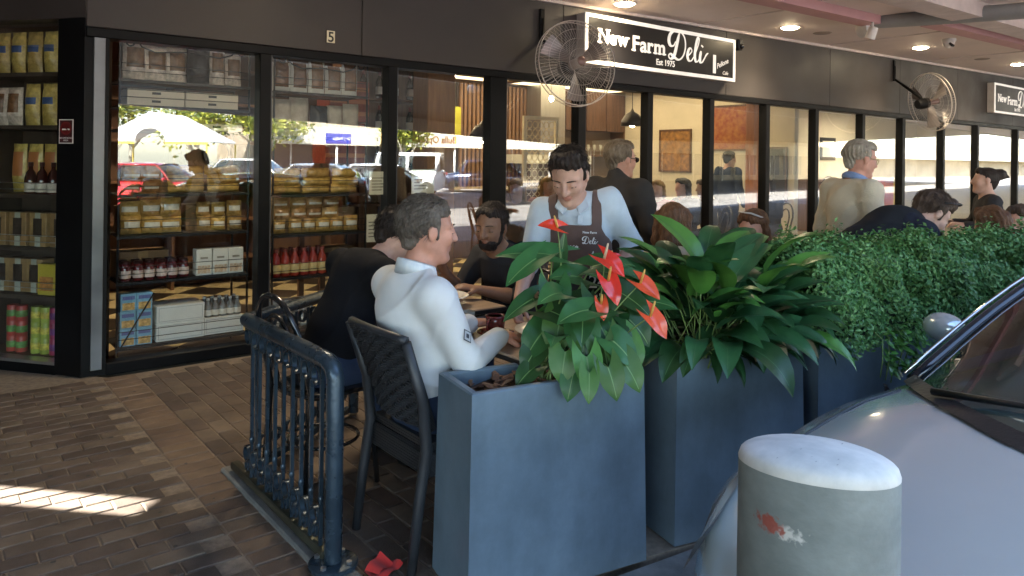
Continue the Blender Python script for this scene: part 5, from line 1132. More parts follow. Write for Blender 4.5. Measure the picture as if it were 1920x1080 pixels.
def bentwood(label, loc, rz):
    t = thing('bentwood_chair', label, 'chair', loc, rz, 'black bentwood chairs')
    b = MB(); b.lathe([(.001, .45), (.19, .45), (.205, .458), (.205, .47), (.19, .478), (.001, .472)], 28); b.build('seat', [gloss], t, smooth=True, angle=40)
    def loop(w_, h_, x0, x1):
        pts = []
        for q in range(21):
            a_ = PI * q / 20; zz = math.sin(a_) ** .55; pts.append((mix2(x0, x1, zz), -math.cos(a_) * w_ * (1 if zz > .5 else .9 + .1 * zz), .47 + h_ * zz))
        return pts
    b = MB(); b.tube([(-.20, -.175, 0)] + loop(.19, .43, -.17, -.27) + [(-.20, .175, 0)], .0135, 9); b.build('back_hoop', [gloss], t, smooth=True)
    b = MB(); b.tube(loop(.115, .34, -.165, -.25), .0105, 8); b.build('inner_hoop', [gloss], t, smooth=True)
    for s in (-1, 1): b = MB(); b.tube([(.19, s * .16, 0), (.15, s * .14, .45)], [.012, .016], 8); b.build('leg', [gloss], t, smooth=True)
    b = MB(); b.tube([(.16 * math.cos(q * PI / 12), .16 * math.sin(q * PI / 12), .22) for q in range(25)], .008, 6, caps=False); b.build('stretcher_ring', [gloss], t, smooth=True)
    return t
bentwood('black bentwood chair under the man in black', (1.46, 3.20, 0), R(8))
bentwood('black bentwood chair of the bearded man', (2.83, 3.47, 0), R(188))

# ------------------------------------------------------------------ tables and tableware
top_m = M('tabletop_laminate', (.36, .26, .18), .35, var=.15, scale=6, stretch=(1, 6, 1)); edge_m = M('tabletop_edge', (.03, .025, .022), .4)
def cafe_table(label, x0, x1, y0, y1):
    t = thing('cafe_table', label, 'table', ((x0 + x1) / 2, (y0 + y1) / 2, 0), 0, 'square cafe tables'); a, c = (x1 - x0) / 2, (y1 - y0) / 2
    b = MB(); b.box(-a, a, -c, c, .712, .74, bev=.004); b.build('tabletop', [top_m], t)
    b = MB(); b.box(-a - .004, a + .004, -c - .004, c + .004, .715, .733); b.build('edge_band', [edge_m], t)
    b = MB(); b.tube([(0, 0, .03), (0, 0, .71)], .035, 14); b.build('column', [black_frame], t, smooth=True)
    for q in range(4):
        a_ = q * PI / 2 + PI / 4; b = MB(); b.tube([(0, 0, .05), (.14 * math.cos(a_), .14 * math.sin(a_), .035), (.27 * math.cos(a_), .27 * math.sin(a_), .012)], [.026, .02, .012], 8); b.build('foot', [black_frame], t, smooth=True)
    return t
cafe_table('near cafe table in front of the man in the white top', 1.80, 2.42, 2.18, 2.78)
cafe_table('far cafe table in front of the bearded man', 1.80, 2.40, 3.04, 3.64)
cafe_table('cafe table beyond the planter with the peace lily', 3.62, 4.2, 2.35, 2.95)
chin = M('white_china', (.74, .72, .66), .18, var=.03, coat=.4); maroon = M('maroon_china', (.13, .022, .022), .2, var=.12, coat=.4)
def bowl(label, loc, sc=1.0):
    t = thing('pasta_bowl', label, 'bowl', loc); b = MB(); b.lathe([(.001, .001), (.06, .001), (.075, .012), (.12, .045), (.148, .052), (.15, .056), (.146, .058), (.116, .052), (.07, .02), (.001, .016)], 40); b.v = [(x * sc, y * sc, z * sc) for x, y, z in b.v]; b.build('dish', [chin], t, smooth=True); return t
def food(t, items, z):
    rd_ = random.Random(2)
    for nm, x, y, r_, h_, c in items:
        b = MB(); b.ell((0, 0, 0), (r_, r_ * .75, h_), 12, 8); b.v = [(px * (1 + .25 * rd_.random()), py * (1 + .25 * rd_.random()), pz * (1 + .2 * rd_.random())) for px, py, pz in b.v]
        b.build(nm, [M('food_' + nm, c, .45, var=.35, scale=40, bump=.5, bscale=90)], t, smooth=True, loc=(x, y, z), rz=rd_.uniform(0, 3))
t = bowl('deep white pasta bowl on the far table', (2.12, 3.24, .7405)); food(t, [('pasta', -.02, 0, .075, .022, (.5, .2, .06)), ('meat', -.05, .02, .035, .025, (.35, .10, .04)), ('cream_sauce', .05, -.01, .05, .018, (.62, .46, .2))], .032)
t = thing('dinner_plate', 'white oval plate with breakfast on the near table', 'plate', (2.17, 2.42, .7405)); b = MB(); b.lathe([(.001, .001), (.085, .001), (.13, .018), (.165, .022), (.166, .025), (.13, .023), (.085, .008), (.001, .007)], 40); b.build('dish', [chin], t, smooth=True)
food(t, [('egg', .02, -.03, .045, .018, (.75, .45, .06)), ('bacon', .07, .0, .05, .016, (.35, .08, .05)), ('toast', .03, .05, .05, .022, (.42, .22, .08)), ('tomato', -.03, .06, .03, .022, (.55, .06, .03))], .022)
def cup(label, loc, rz, sc=1.0):
    t = thing('coffee_cup', label, 'cup', loc, rz, 'maroon coffee cups on saucers')
    b = MB(); b.lathe([(.001, .001), (.05, .001), (.055, .005), (.08, .014), (.082, .017), (.055, .010), (.001, .008)], 30); b.build('saucer', [maroon], t, smooth=True)
    b = MB(); b.lathe([(.001, .009), (.028, .009), (.034, .016), (.041, .05), (.044, .086), (.0405, .088), (.037, .05), (.03, .02), (.001, .016)], 28); b.v = [(x * sc, y * sc, .009 + (z - .009) * sc) for x, y, z in b.v]; b.build('cup', [maroon], t, smooth=True)
    b = MB(); b.tube([(.040 * sc, 0, .075 * sc), (.064 * sc, 0, .07 * sc), (.066 * sc, 0, .04 * sc), (.037 * sc, 0, .032 * sc)], .0055, 8); b.build('handle', [maroon], t, smooth=True)
    b = MB(); b.lathe([(.001, .082), (.039, .082)], 24); b.build('coffee', [M('coffee_foam', (.5, .36, .2), .6)], t)
    b = MB(); b.tube([(-.02, .05, .018), (.03, .055, .02), (.075, .045, .024)], [.006, .003, .003], 6); b.build('teaspoon', [steel], t, smooth=True)
    return t
cup('maroon coffee cup on its saucer near the white-sleeved hands', (1.955, 2.55, .7405), R(200))
cup('maroon coffee cup beside the pasta bowl', (1.93, 3.13, .7405), R(120), .82)
t = thing('glass_tumbler', 'small milky glass beside the near maroon cup', 'glass', (1.90, 2.68, .7405)); b = MB(); b.lathe([(.001, .001), (.026, .001), (.032, .09), (.03, .09), (.025, .006), (.001, .006)], 20); b.build('glass', [M('tumbler', (.55, .56, .52), .1, trans=.6)], t, smooth=True); b = MB(); b.lathe([(.001, .007), (.025, .007), (.028, .06), (.001, .06)], 18); b.build('drink', [M('drink_pale', (.5, .5, .44), .3)], t, smooth=True)
t = thing('flower_vase', 'dark vase with a pink flower on the far table', 'vase', (2.0, 3.50, .7405)); b = MB(); b.lathe([(.001, 0), (.03, 0), (.036, .03), (.026, .07), (.02, .09), (.017, .09), (.001, .02)], 20); b.build('vase', [M('vase_dark', (.02, .02, .022), .2)], t, smooth=True)
b = MB(); b.tube([(0, 0, .03), (0, 0, .13)], .003, 5); b.build('stem', [stem_m], t)
for q in range(22):
    a_ = q * 2.4; rr = .006 + .0016 * q; b = MB(); leaf_blade(b, (rr * .5 * math.cos(a_), rr * .5 * math.sin(a_), .13 + .001 * (22 - q)), Vector((math.cos(a_), math.sin(a_), 1.4 - q * .07)), Vector((0, 0, 1)), .03 + .0004 * q, .028, -.5, .2, lance, nu=4, nv=5); b.build('petal', [M('petal_pink', (.58, .2, .15), .6, var=.2, rnd=.2)], t, smooth=True)
t = thing('flower_vase', 'dark vase with an orange flower beside the bearded man', 'vase', (2.16, 3.56, .7405)); b = MB(); b.lathe([(.001, 0), (.03, 0), (.034, .05), (.02, .10), (.017, .10), (.001, .02)], 20); b.build('vase', [M('vase_dark', (.02, .02, .022), .2)], t, smooth=True)
b = MB(); b.tube([(0, 0, .03), (.01, 0, .17)], .003, 5); b.build('stem', [stem_m], t)
for q in range(14):
    a_ = q * 2.4; b = MB(); leaf_blade(b, (.01, 0, .17), Vector((math.cos(a_), math.sin(a_), .9 - q * .05)), Vector((0, 0, 1)), .03, .022, -.4, .2, lance, nu=4, nv=5); b.build('petal', [M('petal_orange', (.62, .22, .04), .6, rnd=.2)], t, smooth=True)
t = thing('table_number', 'black table stand reading 24 behind the anthurium', 'table number', (2.33, 2.30, .7405), R(-42)); b = MB(); b.box(-.05, .05, -.03, .03, 0, .012, bev=.003); b.build('base', [black_frame], t)
b = MB(); b.tube([(0, 0, .01), (0, 0, .20)], .005, 6); b.build('rod', [black_frame], t); b = MB(); b.box(-.055, .055, -.004, .004, .18, .29, bev=.003); pn = b.build('plate', [black_frame], t)
put_text('numerals', '24', .08, ink_white, pn, face_mw(-.044, -.0052, .205), extrude=.0005)
t = thing('paper_napkin', 'folded cream napkin under the waiter\'s hand', 'napkin', (2.30, 2.60, .7405), .4); b = MB(); b.box(-.06, .06, -.045, .045, 0, .006, bev=.002); b.build('lower_fold', [paper], t); b = MB(); b.add([(-.058, -.04, .0065), (.055, -.043, .0065), (.06, .02, .02), (-.05, .025, .014)], [(0, 1, 2, 3), (3, 2, 1, 0)]); b.build('upper_fold', [paper], t)
# red folded napkin on the pavers
rn = M('red_napkin', (.62, .03, .025), .7, var=.08, sheen=.2); t = thing('red_napkin', 'crumpled bright red napkin on the pavers by the wicker chair', 'napkin', (1.325, 2.375, .002), R(25))
b = MB(); b.grid(lambda u, v: ((u - .5) * .12, (v - .5) * .085, .004 + .014 * abs(math.sin(u * 4 + v * 2)) + .008 * math.sin(v * 7)), 9, 7); b.build('sheet', [rn], t, smooth=True)
b = MB(); b.grid(lambda u, v: ((u - .5) * .09 - .012, .012 + (v - .5) * .06, .024 + .03 * v * u + .008 * math.sin(u * 6)), 7, 6); b.build('fold', [rn], t, smooth=True)

t = thing('squeeze_bottle', 'yellow squeeze bottle with red base in front of the bending man', 'bottle', (4.60, 1.86, .7405)); b = MB(); b.lathe([(.001, .0), (.03, .0), (.033, .008), (.033, .15), (.02, .18), (.001, .18)], 18); b.build('base', [M('bottle_red', (.35, .03, .02), .4)], t, smooth=True, angle=50)
b = MB(); b.lathe([(.028, .18), (.03, .19), (.03, .30), (.014, .335), (.005, .38), (.001, .38)], 18); b.build('cap', [M('bottle_yellow', (.8, .55, .02), .4)], t, smooth=True, angle=50)
cafe_table('cafe table behind the hedge in front of the bending man', 4.40, 5.0, 1.62, 2.05)
# ------------------------------------------------------------------ cars
tyre_m = M('tyre', (.018, .018, .018), .8, bump=.3, bscale=80); rim_m = M('alloy', (.4, .41, .42), .3, .9); cglass = glass_mat('car_glass', (.30, .36, .36), 1.0, 1.6); trim_k = M('car_trim_black', (.012, .013, .015), .4, bump=.2, bscale=60); seat_m = M('car_interior', (.05, .05, .055), .8, var=.2)
lampglass = M('headlamp_lens', (.5, .52, .53), .08, var=.2, scale=30, coat=1.0); tail_m = M('tail_lens', (.4, .02, .02), .12, coat=.6); pillar_k = M('car_pillar_black', (.012, .016, .024), .12, coat=.6, var=.1); chrome = M('chrome', (.65, .66, .67), .08, 1.0, var=.02)
def sp_(x, pts):   # smooth interpolation through (x, value) knots
    if x <= pts[0][0]: return pts[0][1]
    for (x0, a), (x1, c) in zip(pts, pts[1:]):
        if x <= x1: t = (x - x0) / (x1 - x0); t = t * t * (3 - 2 * t) * .5 + t * .5; return mix2(a, c, t)
    return pts[-1][1]
def car(label, loc, rz, paint, group=None, Lc=4.25, hw=.87, hood=.92, roof=1.45, cowl=.74, boxy=0.0, name='car', detail=True, rake=.80, mirr=.12):
    """local: x runs from the nose to the tail, z up from the road; built at loc, turned rz"""
    t = thing(name, label, 'car', loc, rz, group); k = Lc / 4.25
    Wd = [(0, hw * .74), (.10, hw * .86), (.3, hw * .95), (.7, hw * .99), (1.2, hw), (Lc - .7, hw), (Lc - .2, hw * .95), (Lc, hw * .82)]
    Zc = [(0, hood * .66), (.05, hood * .76), (.15, hood * .84), (.45, hood * .935), (cowl + .1, hood * 1.005), (1.4, hood * 1.02), (Lc - .6, hood * 1.07), (Lc - .08, hood * 1.04), (Lc, hood * .8)]
    Zb = [(0, .34), (.15, .20), (.6, .17), (Lc - .5, .18), (Lc, .36)]
    xs = [0, .02, .05, .1, .16, .24, .34, .45, .58, .72, .86, 1.0, 1.15, 1.4, 1.8, 2.4, 3.0, Lc - .9, Lc - .6, Lc - .4, Lc - .25, Lc - .12, Lc - .04, Lc]
    prof = [(0, 1, 0), (.22, 1, -.002), (.45, 1, -.010), (.66, 1, -.026), (.80, 1, -.045), (.89, 1, -.072), (.95, 1, -.12), (.985, .0, .62), (1.0, 0, .50), (.995, 0, .36), (.97, -1, .0)]
    rows = []
    for x in xs:
        w_, zc, zb = sp_(x, Wd), sp_(x, Zc), sp_(x, Zb); row = []
        for f_, md, v in prof:
            z = zc + v if md == 1 else (zb if md == -1 else min(zc - .16, mix2(zb, zc - .12, (v - .17) / .6)))
            row.append((x + (.10 * (f_ ** 2.2) if x < .4 else 0) * max(0, 1 - x / .4), f_ * w_, z))
        rows.append([(x_, -y, z) for x_, y, z in reversed(row[1:])] + row)
    b = MB(); n = len(rows[0]); b.add([p for r_ in rows for p in r_], [(j * n + i, (j + 1) * n + i, (j + 1) * n + i + 1, j * n + i + 1) for j in range(len(rows) - 1) for i in range(n - 1)] + [tuple(range(n)), tuple((len(rows) - 1) * n + i for i in range(n - 1, -1, -1))])
    body = b.build('body', [paint], t, smooth=True, angle=50)
    # greenhouse
    ru = roof; x_r0 = cowl + (rake - .35 * boxy); x_r1 = Lc - (1.05 - .75 * boxy); x_e = Lc - .18
    def xc(y): return cowl + .62 * (y / hw) ** 2 * .9
    def zt(x, y): return sp_(x, Zc) - .004 - .07 * (abs(y) / hw) ** 3
    bw = hw * .86; rw = hw * (.66 + .12 * boxy)
    def wind(u, v):
        s = (u - .5) * 2; y0 = s * bw; x0 = xc(y0); z0 = zt(x0, y0) - .01; y1 = s * rw; x1 = x_r0 + .12 * s * s; z1 = ru - .035 - .025 * s * s
        return Vector((mix2(x0, x1, v), mix2(y0, y1, v), mix2(z0, z1, v) + .05 * math.sin(v * PI) * 1.0))
    b = MB(); b.grid(lambda u, v: tuple(wind(u, v)), 17, 9); b.build('windscreen', [cglass], t, smooth=True)
    for s in (0, 1):
        pts = [wind(s, v / 8) for v in range(9)]
        b = MB(); b.tube([(p.x + .02, p.y + (.012 if s else -.012), p.z) for p in pts], .024 if detail else (.03 + .06 * boxy), 8); b.build('pillar', [pillar_k if detail else paint], t, smooth=True)
        b = MB(); b.tube([(p.x + .01, p.y + (.036 if s else -.036), p.z + .022) for p in pts], .006 if detail else .012, 6); b.build('screen_seal', [chrome if detail else trim_k], t, smooth=True)
    b = MB(); b.grid(lambda u, v: (mix2(x_r0 - .02, x_r1, v), (u - .5) * 2 * (rw + .03), ru - .05 * abs(2 * u - 1) ** 3 - .03 * (2 * v - 1) ** 2), 11, 7); b.build('roof', [paint], t, smooth=True)
    if boxy > .5: b = MB(); b.box(x_r0 + .05, x_r1 + .12, -rw - .045, rw + .045, ru - .20, ru - .012, bev=.05); b.build('roof_shell', [paint], t)
    for s in (-1, 1):
        yb, yt = s * (bw + .045), s * (rw + .035); xA = xc(bw) + .10
        q = [(xA, yb, zt(xA, bw) + .0), (x_e - .15, yb, zt(x_e, bw) + .02), (x_r1 - .02, yt, ru - .07), (x_r0 + .12, yt, ru - .075)]
        b = MB(); b.add(q, [(0, 1, 2, 3) if s < 0 else (3, 2, 1, 0)]); b.build('side_window', [cglass], t)
        b = MB(); b.tube([q[1], q[2]], .05 + .07 * boxy, 6); b.build('pillar', [paint], t, smooth=True); b = MB(); mx_ = (q[0][0] + q[1][0]) / 2; b.tube([(mx_, yb, zt(mx_, bw)), (mx_, yt, ru - .07)], .03 + .06 * boxy, 6); b.build('pillar', [paint if boxy else trim_k], t, smooth=True)
        b = MB(); b.tube([q[3], q[2]], .028, 6); b.build('roof_rail', [paint], t, smooth=True)
    b = MB(); b.add([(x_e, -bw, zt(x_e, bw) + .02), (x_e, bw, zt(x_e, bw) + .02), (x_r1, rw, ru - .06), (x_r1, -rw, ru - .06)], [(0, 1, 2, 3)]); b.build('rear_window', [cglass], t)
    b = MB(); b.box(xc(0) + .55, Lc - .9, -hw * .72, hw * .72, .5, hood * .98, bev=.05); b.build('interior', [seat_m], t)
    for s in (-1, 1):
        b = MB(); b.box(xc(0) + .95, xc(0) + 1.1, s * .38 - .22, s * .38 + .22, hood * .9, hood + .28, bev=.05); b.build('seat', [seat_m], t)
    for x in (.78 * k, Lc - .78 * k):
        for s in (-1, 1):
            b = MB(); b.lathe([(.2, -.10), (.29, -.10), (.315, -.07), (.315, .07), (.29, .10), (.2, .10)], 28, (x, s * (hw - .06), .315), ax='y'); wh = b.build('tyre', [tyre_m], t, smooth=True, angle=40)
            b = MB(); b.lathe([(.001, .06), (.05, .075), (.19, .085), (.2, .1)] if s > 0 else [(.2, -.1), (.19, -.085), (.05, -.075), (.001, -.06)], 20, (x, s * (hw - .06), .315), ax='y'); b.build('rim', [rim_m], wh, smooth=True)
    for s in (-1, 1):
        def lamp(u, v):
            x = mix2(.10, .50, u); y = s * (sp_(x, Wd) * mix2(.80, .985, min(1, v * .8 + u * .25)) + .006); z = mix2(sp_(x, Zc) - .03, sp_(x, Zc) - .20, v) - .05 * u
            return (x + .03 * v * 0 + .04 * abs(y / hw) ** 2 * 0, y, z)
        b = MB(); b.grid(lamp, 7, 6); b.build('headlight', [lampglass], t, smooth=True)
        b = MB(); b.box(Lc - .06, Lc + .01, s * hw * .62 - .13, s * hw * .62 + .13, hood * .78, hood * .93, bev=.02); b.build('tail_light', [tail_m], t)
        xm = xc(bw) + mirr; b = MB(); b.ell((xm, s * (hw + .085), hood + .045), (.06, .085, .06), 16, 12); mir = b.build('wing_mirror', [paint], t, smooth=True)
        b = MB(); b.tube([(xm + .01, s * (bw + .03), hood + .02), (xm, s * (hw + .06), hood + .05)], .022, 8); b.build('mirror_arm', [trim_k], mir, smooth=True)
    if detail:
        def cowl_fn(u, v):
            y = (u - .5) * 2 * bw; x = xc(y) - .055 + .07 * v; return (x, y, zt(x, y) + .006 + .010 * v)
        b = MB(); b.grid(cowl_fn, 25, 4); b.build('cowl_grille', [trim_k], t, smooth=True)
        for y0, y1 in ((.62, .02), (.05, -.55)):
            b = MB(); p0 = Vector((xc(y0 * .9) - .03, y0 * .9, zt(xc(y0), y0) + .03)); p1 = wind(.5 + y1 / bw / 2, .10) + Vector((-.012, 0, .02)); b.tube([p0, (p0 + p1) / 2 + Vector((0, 0, .015)), p1], [.012, .009, .006], 6); b.build('wiper', [trim_k], t, smooth=True)
        for s in (-1, 1):   # shut line of the bonnet
            pts = []
            for q in range(9):
                x = mix2(.34, xc(hw * .80) - .08, q / 8); y = s * sp_(x, Wd) * .815; pts.append((x + (.10 * (.815 ** 2.2)) * max(0, 1 - x / .4), y, sp_(x, Zc) - .0465))
            b = MB(); b.tube(pts, .0035, 5); b.build('bonnet_seam', [trim_k], t)
        b = MB(); b.box(-.006, .05, -.42, .42, hood * .46, hood * .58, bev=.02); b.build('grille', [trim_k], t); b = MB(); b.box(-.018, .0, -.26, .26, .36, .47, bev=.004); b.build('number_plate', [white_paint], t)
    return t
silver = M('silver_paint', (.53, .58, .585), .2, .45, var=.03, scale=2, coat=1.0)
CAR_RZ = math.atan2(-.14, .99)
car('silver car parked by the kerb behind the bollard', (1.375, .545, -.13), CAR_RZ, silver, hood=.93, cowl=.78, rake=1.35, roof=1.40, mirr=.56)
# ------------------------------------------------------------------ people: bodies grown as one smooth surface from joints
class Field:
    def __init__(s, lo, hi, h):
        s.lo = np.array(lo, np.float32); s.h = h; s.n = np.ceil((np.array(hi) - s.lo) / h).astype(int) + 1
        s.F = np.full(tuple(s.n), .5, np.float32); s.lab = np.zeros(tuple(s.n), np.int8)
    def sub(s, lo, hi):
        i0 = np.clip(np.floor((np.array(lo) - s.lo) / s.h).astype(int), 0, s.n); i1 = np.clip(np.ceil((np.array(hi) - s.lo) / s.h).astype(int) + 1, 0, s.n)
        if (i1 <= i0).any(): return None, None
        sl = tuple(slice(a, c) for a, c in zip(i0, i1)); ax = [s.lo[k] + s.h * np.arange(i0[k], i1[k], dtype=np.float32) for k in range(3)]
        return sl, np.stack(np.meshgrid(*ax, indexing='ij'), -1)
    def put(s, sl, d, k, lab, op):
        a = s.F[sl]
        if op == '+':
            hh = np.clip(.5 + .5 * (a - d) / k, 0, 1); s.lab[sl] = np.where(d < a, lab, s.lab[sl]); s.F[sl] = a * (1 - hh) + d * hh - k * hh * (1 - hh)
        else:
            hh = np.clip(.5 - .5 * (a + d) / k, 0, 1); s.F[sl] = a * (1 - hh) - d * hh + k * hh * (1 - hh)
    def cap(s, a, b, r0, r1=None, k=.02, lab=0, op='+', lat=None, flat=1.0):
        a, b = np.array(a, np.float32), np.array(b, np.float32); r1 = r0 if r1 is None else r1; m = max(r0, r1) + k * 1.5 + 3 * s.h
        sl, P = s.sub(np.minimum(a, b) - m, np.maximum(a, b) + m)
        if sl is None: return
        ba = b - a; L2 = max(float(ba @ ba), 1e-9); pa = P - a; t = np.clip((pa @ ba) / L2, 0, 1); q = pa - t[..., None] * ba
        if lat is not None and flat != 1.0:
            lt = np.array(lat, np.float32); axd = ba / math.sqrt(L2) if L2 > 1e-8 else np.array((0, 0, 1), np.float32); dp = np.cross(axd, lt); dp /= np.linalg.norm(dp) + 1e-9
            c = q @ dp; q = q + (c / flat - c)[..., None] * dp; sc = .5 + .5 * flat
        else: sc = 1.0
        s.put(sl, (np.sqrt((q * q).sum(-1)) - (r0 + (r1 - r0) * t)) * sc, k, lab, op)
    def ell(s, c, r, k=.015, lab=0, op='+', Rm=None):
        c = np.array(c, np.float32); r = np.array(r, np.float32); m = float(r.max()) + k * 1.5 + 3 * s.h; sl, P = s.sub(c - m, c + m)
        if sl is None: return
        q = P - c
        if Rm is not None: q = q @ Rm
        k0 = np.sqrt(((q / r) ** 2).sum(-1)); k1 = np.sqrt(((q / (r * r)) ** 2).sum(-1)) + 1e-6
        s.put(sl, np.where(k0 < 1e-3, -r.min(), k0 * (k0 - 1) / k1), k, lab, op)
    def P(s):
        ax = [s.lo[k] + s.h * np.arange(s.n[k], dtype=np.float32) for k in range(3)]; return np.meshgrid(*ax, indexing='ij')
    def mesh(s, name, mats):
        F, lo, h = s.F, s.lo, s.h; S = F < 0; c = np.zeros(tuple(s.n - 1), np.int8)
        cor = [(i, j, k) for i in (0, 1) for j in (0, 1) for k in (0, 1)]
        def cs(A, o): return A[o[0]:A.shape[0] - 1 + o[0], o[1]:A.shape[1] - 1 + o[1], o[2]:A.shape[2] - 1 + o[2]]
        for o in cor: c += cs(S, o)
        msk = (c > 0) & (c < 8); idx = np.argwhere(msk); acc = np.zeros((len(idx), 3), np.float32); cnt = np.zeros(len(idx), np.float32)
        for a in cor:
            for ax in range(3):
                if a[ax] == 1: continue
                b = list(a); b[ax] = 1; fa = F[tuple((idx + a).T)]; fb = F[tuple((idx + b).T)]; cr = (fa < 0) != (fb < 0); t = fa / np.where(cr, fa - fb, 1)
                p = np.array(a, np.float32) + np.zeros((len(idx), 3), np.float32); p[:, ax] += t; acc += p * cr[:, None]; cnt += cr
        V = lo + h * (idx + acc / cnt[:, None]); vid = np.full(c.shape, -1, np.int32); vid[msk] = np.arange(len(idx)); Q = []
        for ax in range(3):
            o1, o2 = (ax + 1) % 3, (ax + 2) % 3; sa = [slice(None)] * 3; sb = [slice(None)] * 3; sa[ax] = slice(0, -1); sb[ax] = slice(1, None)
            df = S[tuple(sa)] != S[tuple(sb)]; e = np.argwhere(df); e = e[(e[:, o1] > 0) & (e[:, o2] > 0) & (e[:, o1] < s.n[o1] - 1) & (e[:, o2] < s.n[o2] - 1)]
            ins = S[tuple(e.T)]; u = np.zeros(3, int); u[o1] = 1; v = np.zeros(3, int); v[o2] = 1
            q = np.stack([vid[tuple((e - u - v).T)], vid[tuple((e - v).T)], vid[tuple(e.T)], vid[tuple((e - u).T)]], 1); q[~ins] = q[~ins][:, ::-1]; Q.append(q)
        Q = np.concatenate(Q); me = D.meshes.new(name); me.vertices.add(len(V)); me.vertices.foreach_set('co', V.astype(np.float32).ravel())
        me.loops.add(len(Q) * 4); me.loops.foreach_set('vertex_index', Q.astype(np.int32).ravel()); me.polygons.add(len(Q)); me.polygons.foreach_set('loop_start', np.arange(0, len(Q) * 4, 4, dtype=np.int32))
        for m_ in mats: me.materials.append(m_)
        if len(mats) > 1:
            lv = s.lab[tuple((idx + 0).T)]; lf = np.minimum(lv[Q[:, 0]], len(mats) - 1); me.polygons.foreach_set('material_index', lf.astype(np.int32))
        me.polygons.foreach_set('use_smooth', np.ones(len(Q), bool)); me.update(calc_edges=True); me.validate(); return me
def wob(X, Y, Z, sd, f=1.0):
    """cloth relief: soft waves plus narrow diagonal creases"""
    a = 15 * f; wv = .8 * np.sin(a * X + 4 * np.sin(6 * f * Z + sd) + sd) * np.sin(19 * f * Z + 4 * np.sin(6 * f * Y + sd * 2)) + .5 * np.sin(25 * f * (Y + .6 * Z) + 3 * np.sin(9 * f * X + sd))
    u = 24 * f * (Z + .55 * Y - .35 * X) + 2.2 * np.sin(9 * f * Y + sd) + 1.6 * np.sin(13 * f * X + 7 * f * Z + sd * 1.7); r = (1 - np.abs(np.sin(u * .5))) ** 3
    u2 = 20 * f * (Z - .7 * Y + .3 * X) + 2.5 * np.sin(8 * f * Y + 5 * f * Z + sd * 2.3); r2 = (1 - np.abs(np.sin(u2 * .5))) ** 4
    m = .5 + .5 * np.sin(7 * f * Z + 5 * f * X + sd); return wv - 1.9 * r * m - 1.7 * r2 * (1 - m)
def V3(*a): return np.array(a, np.float32)
def basis(fw, up=(0, 0, 1)):
    f_ = np.array(fw, np.float32); f_ /= np.linalg.norm(f_); l_ = np.cross(np.array(up, np.float32), f_); l_ /= np.linalg.norm(l_); u_ = np.cross(f_, l_); return np.stack([f_, l_, u_], 1)
skin_ms = {}
def skin(nm, c):
    if nm not in skin_ms:
        m = M('skin_' + nm, c, .48, var=.14, scale=18, bump=.08, bscale=160, sss=.12); skin_ms[nm] = m
        M('lips_' + nm, (c[0] * .88, c[1] * .66, c[2] * .66), .45)
    return [skin_ms[nm], _mats['lips_' + nm]]
def hair_m(nm, c, c2=None):
    return M('hair_' + nm, c, .5, spec=.3, var=.5, scale=26, stretch=(1, 3.0, 1), col2=c2, bump=.7, bscale=90, detail=6)
def cloth(nm, c, **k):
    k.setdefault('var', .12); k.setdefault('bump', .25); k.setdefault('bscale', 220); return M('cloth_' + nm, c, .85, scale=9, sheen=.12 if max(c) > .1 else 0.0, spec=.3 if max(c) > .1 else .15, **k)
def hand(Fd, w, e, dirv, nrm, sc=1.0, curl=.6, k=.006):
    """palm from the wrist w along dirv, palm side nrm, five fingers; thumb on side e"""
    d = np.array(dirv, np.float32); d /= np.linalg.norm(d); n = np.array(nrm, np.float32); n -= d * (n @ d); n /= np.linalg.norm(n); s_ = np.cross(d, n) * e
    Fd.cap(w, w + d * .035 * sc, .023 * sc, .026 * sc, .015, lat=s_, flat=.7); Fd.cap(w + d * .03 * sc - s_ * .0, w + d * .085 * sc, .03 * sc, .034 * sc, .015, lat=s_, flat=.5)
    for q, (off_, ln) in enumerate(((.028, .072), (.010, .082), (-.010, .076), (-.027, .058))):
        p0 = w + d * .088 * sc + s_ * off_ * sc; d1 = d * math.cos(curl * .6) + n * math.sin(curl * .6); d2 = d * math.cos(curl * 1.7) + n * math.sin(curl * 1.7); p1 = p0 + d1 * ln * .5 * sc; p2 = p1 + d2 * ln * .5 * sc
        Fd.cap(p0 - d * .015, p1, .0098 * sc, .009 * sc, k); Fd.cap(p1, p2, .009 * sc, .0075 * sc, k)
    t0 = w + d * .03 * sc + s_ * .03 * sc; t1 = t0 + (d * .6 + s_ * .7 + n * .25) * .04 * sc; t2 = t1 + (d * .9 + s_ * .15 + n * .45) * .034 * sc; Fd.cap(t0, t1, .014 * sc, .0115 * sc, .01); Fd.cap(t1, t2, .0112 * sc, .009 * sc, k)
SIT = dict(pel=(0, 0, .53), chest=(.0, 0, .93), neck=(.0, 0, 1.04), head=(.04, 0, 1.19), hf=(1, 0, -.1), s=.185, sz=.99, sx=.0, eL=(.08, .25, .74), wL=(.30, .14, .78), eR=(.08, -.25, .74), wR=(.30, -.14, .78), kL=(.43, .13, .50), kR=(.43, -.13, .50), aL=(.42, .13, .09), aR=(.42, -.13, .09))
STAND = dict(pel=(0, 0, .92), chest=(.0, 0, 1.27), neck=(.0, 0, 1.41), head=(.03, 0, 1.56), hf=(1, 0, -.05), s=.185, sz=1.37, sx=.0, eL=(-.02, .26, 1.09), wL=(.08, .26, .86), eR=(-.02, -.26, 1.09), wR=(.08, -.26, .86), kL=(.02, .11, .50), kR=(.02, -.11, .50), aL=(0, .11, .09), aR=(0, -.11, .09))
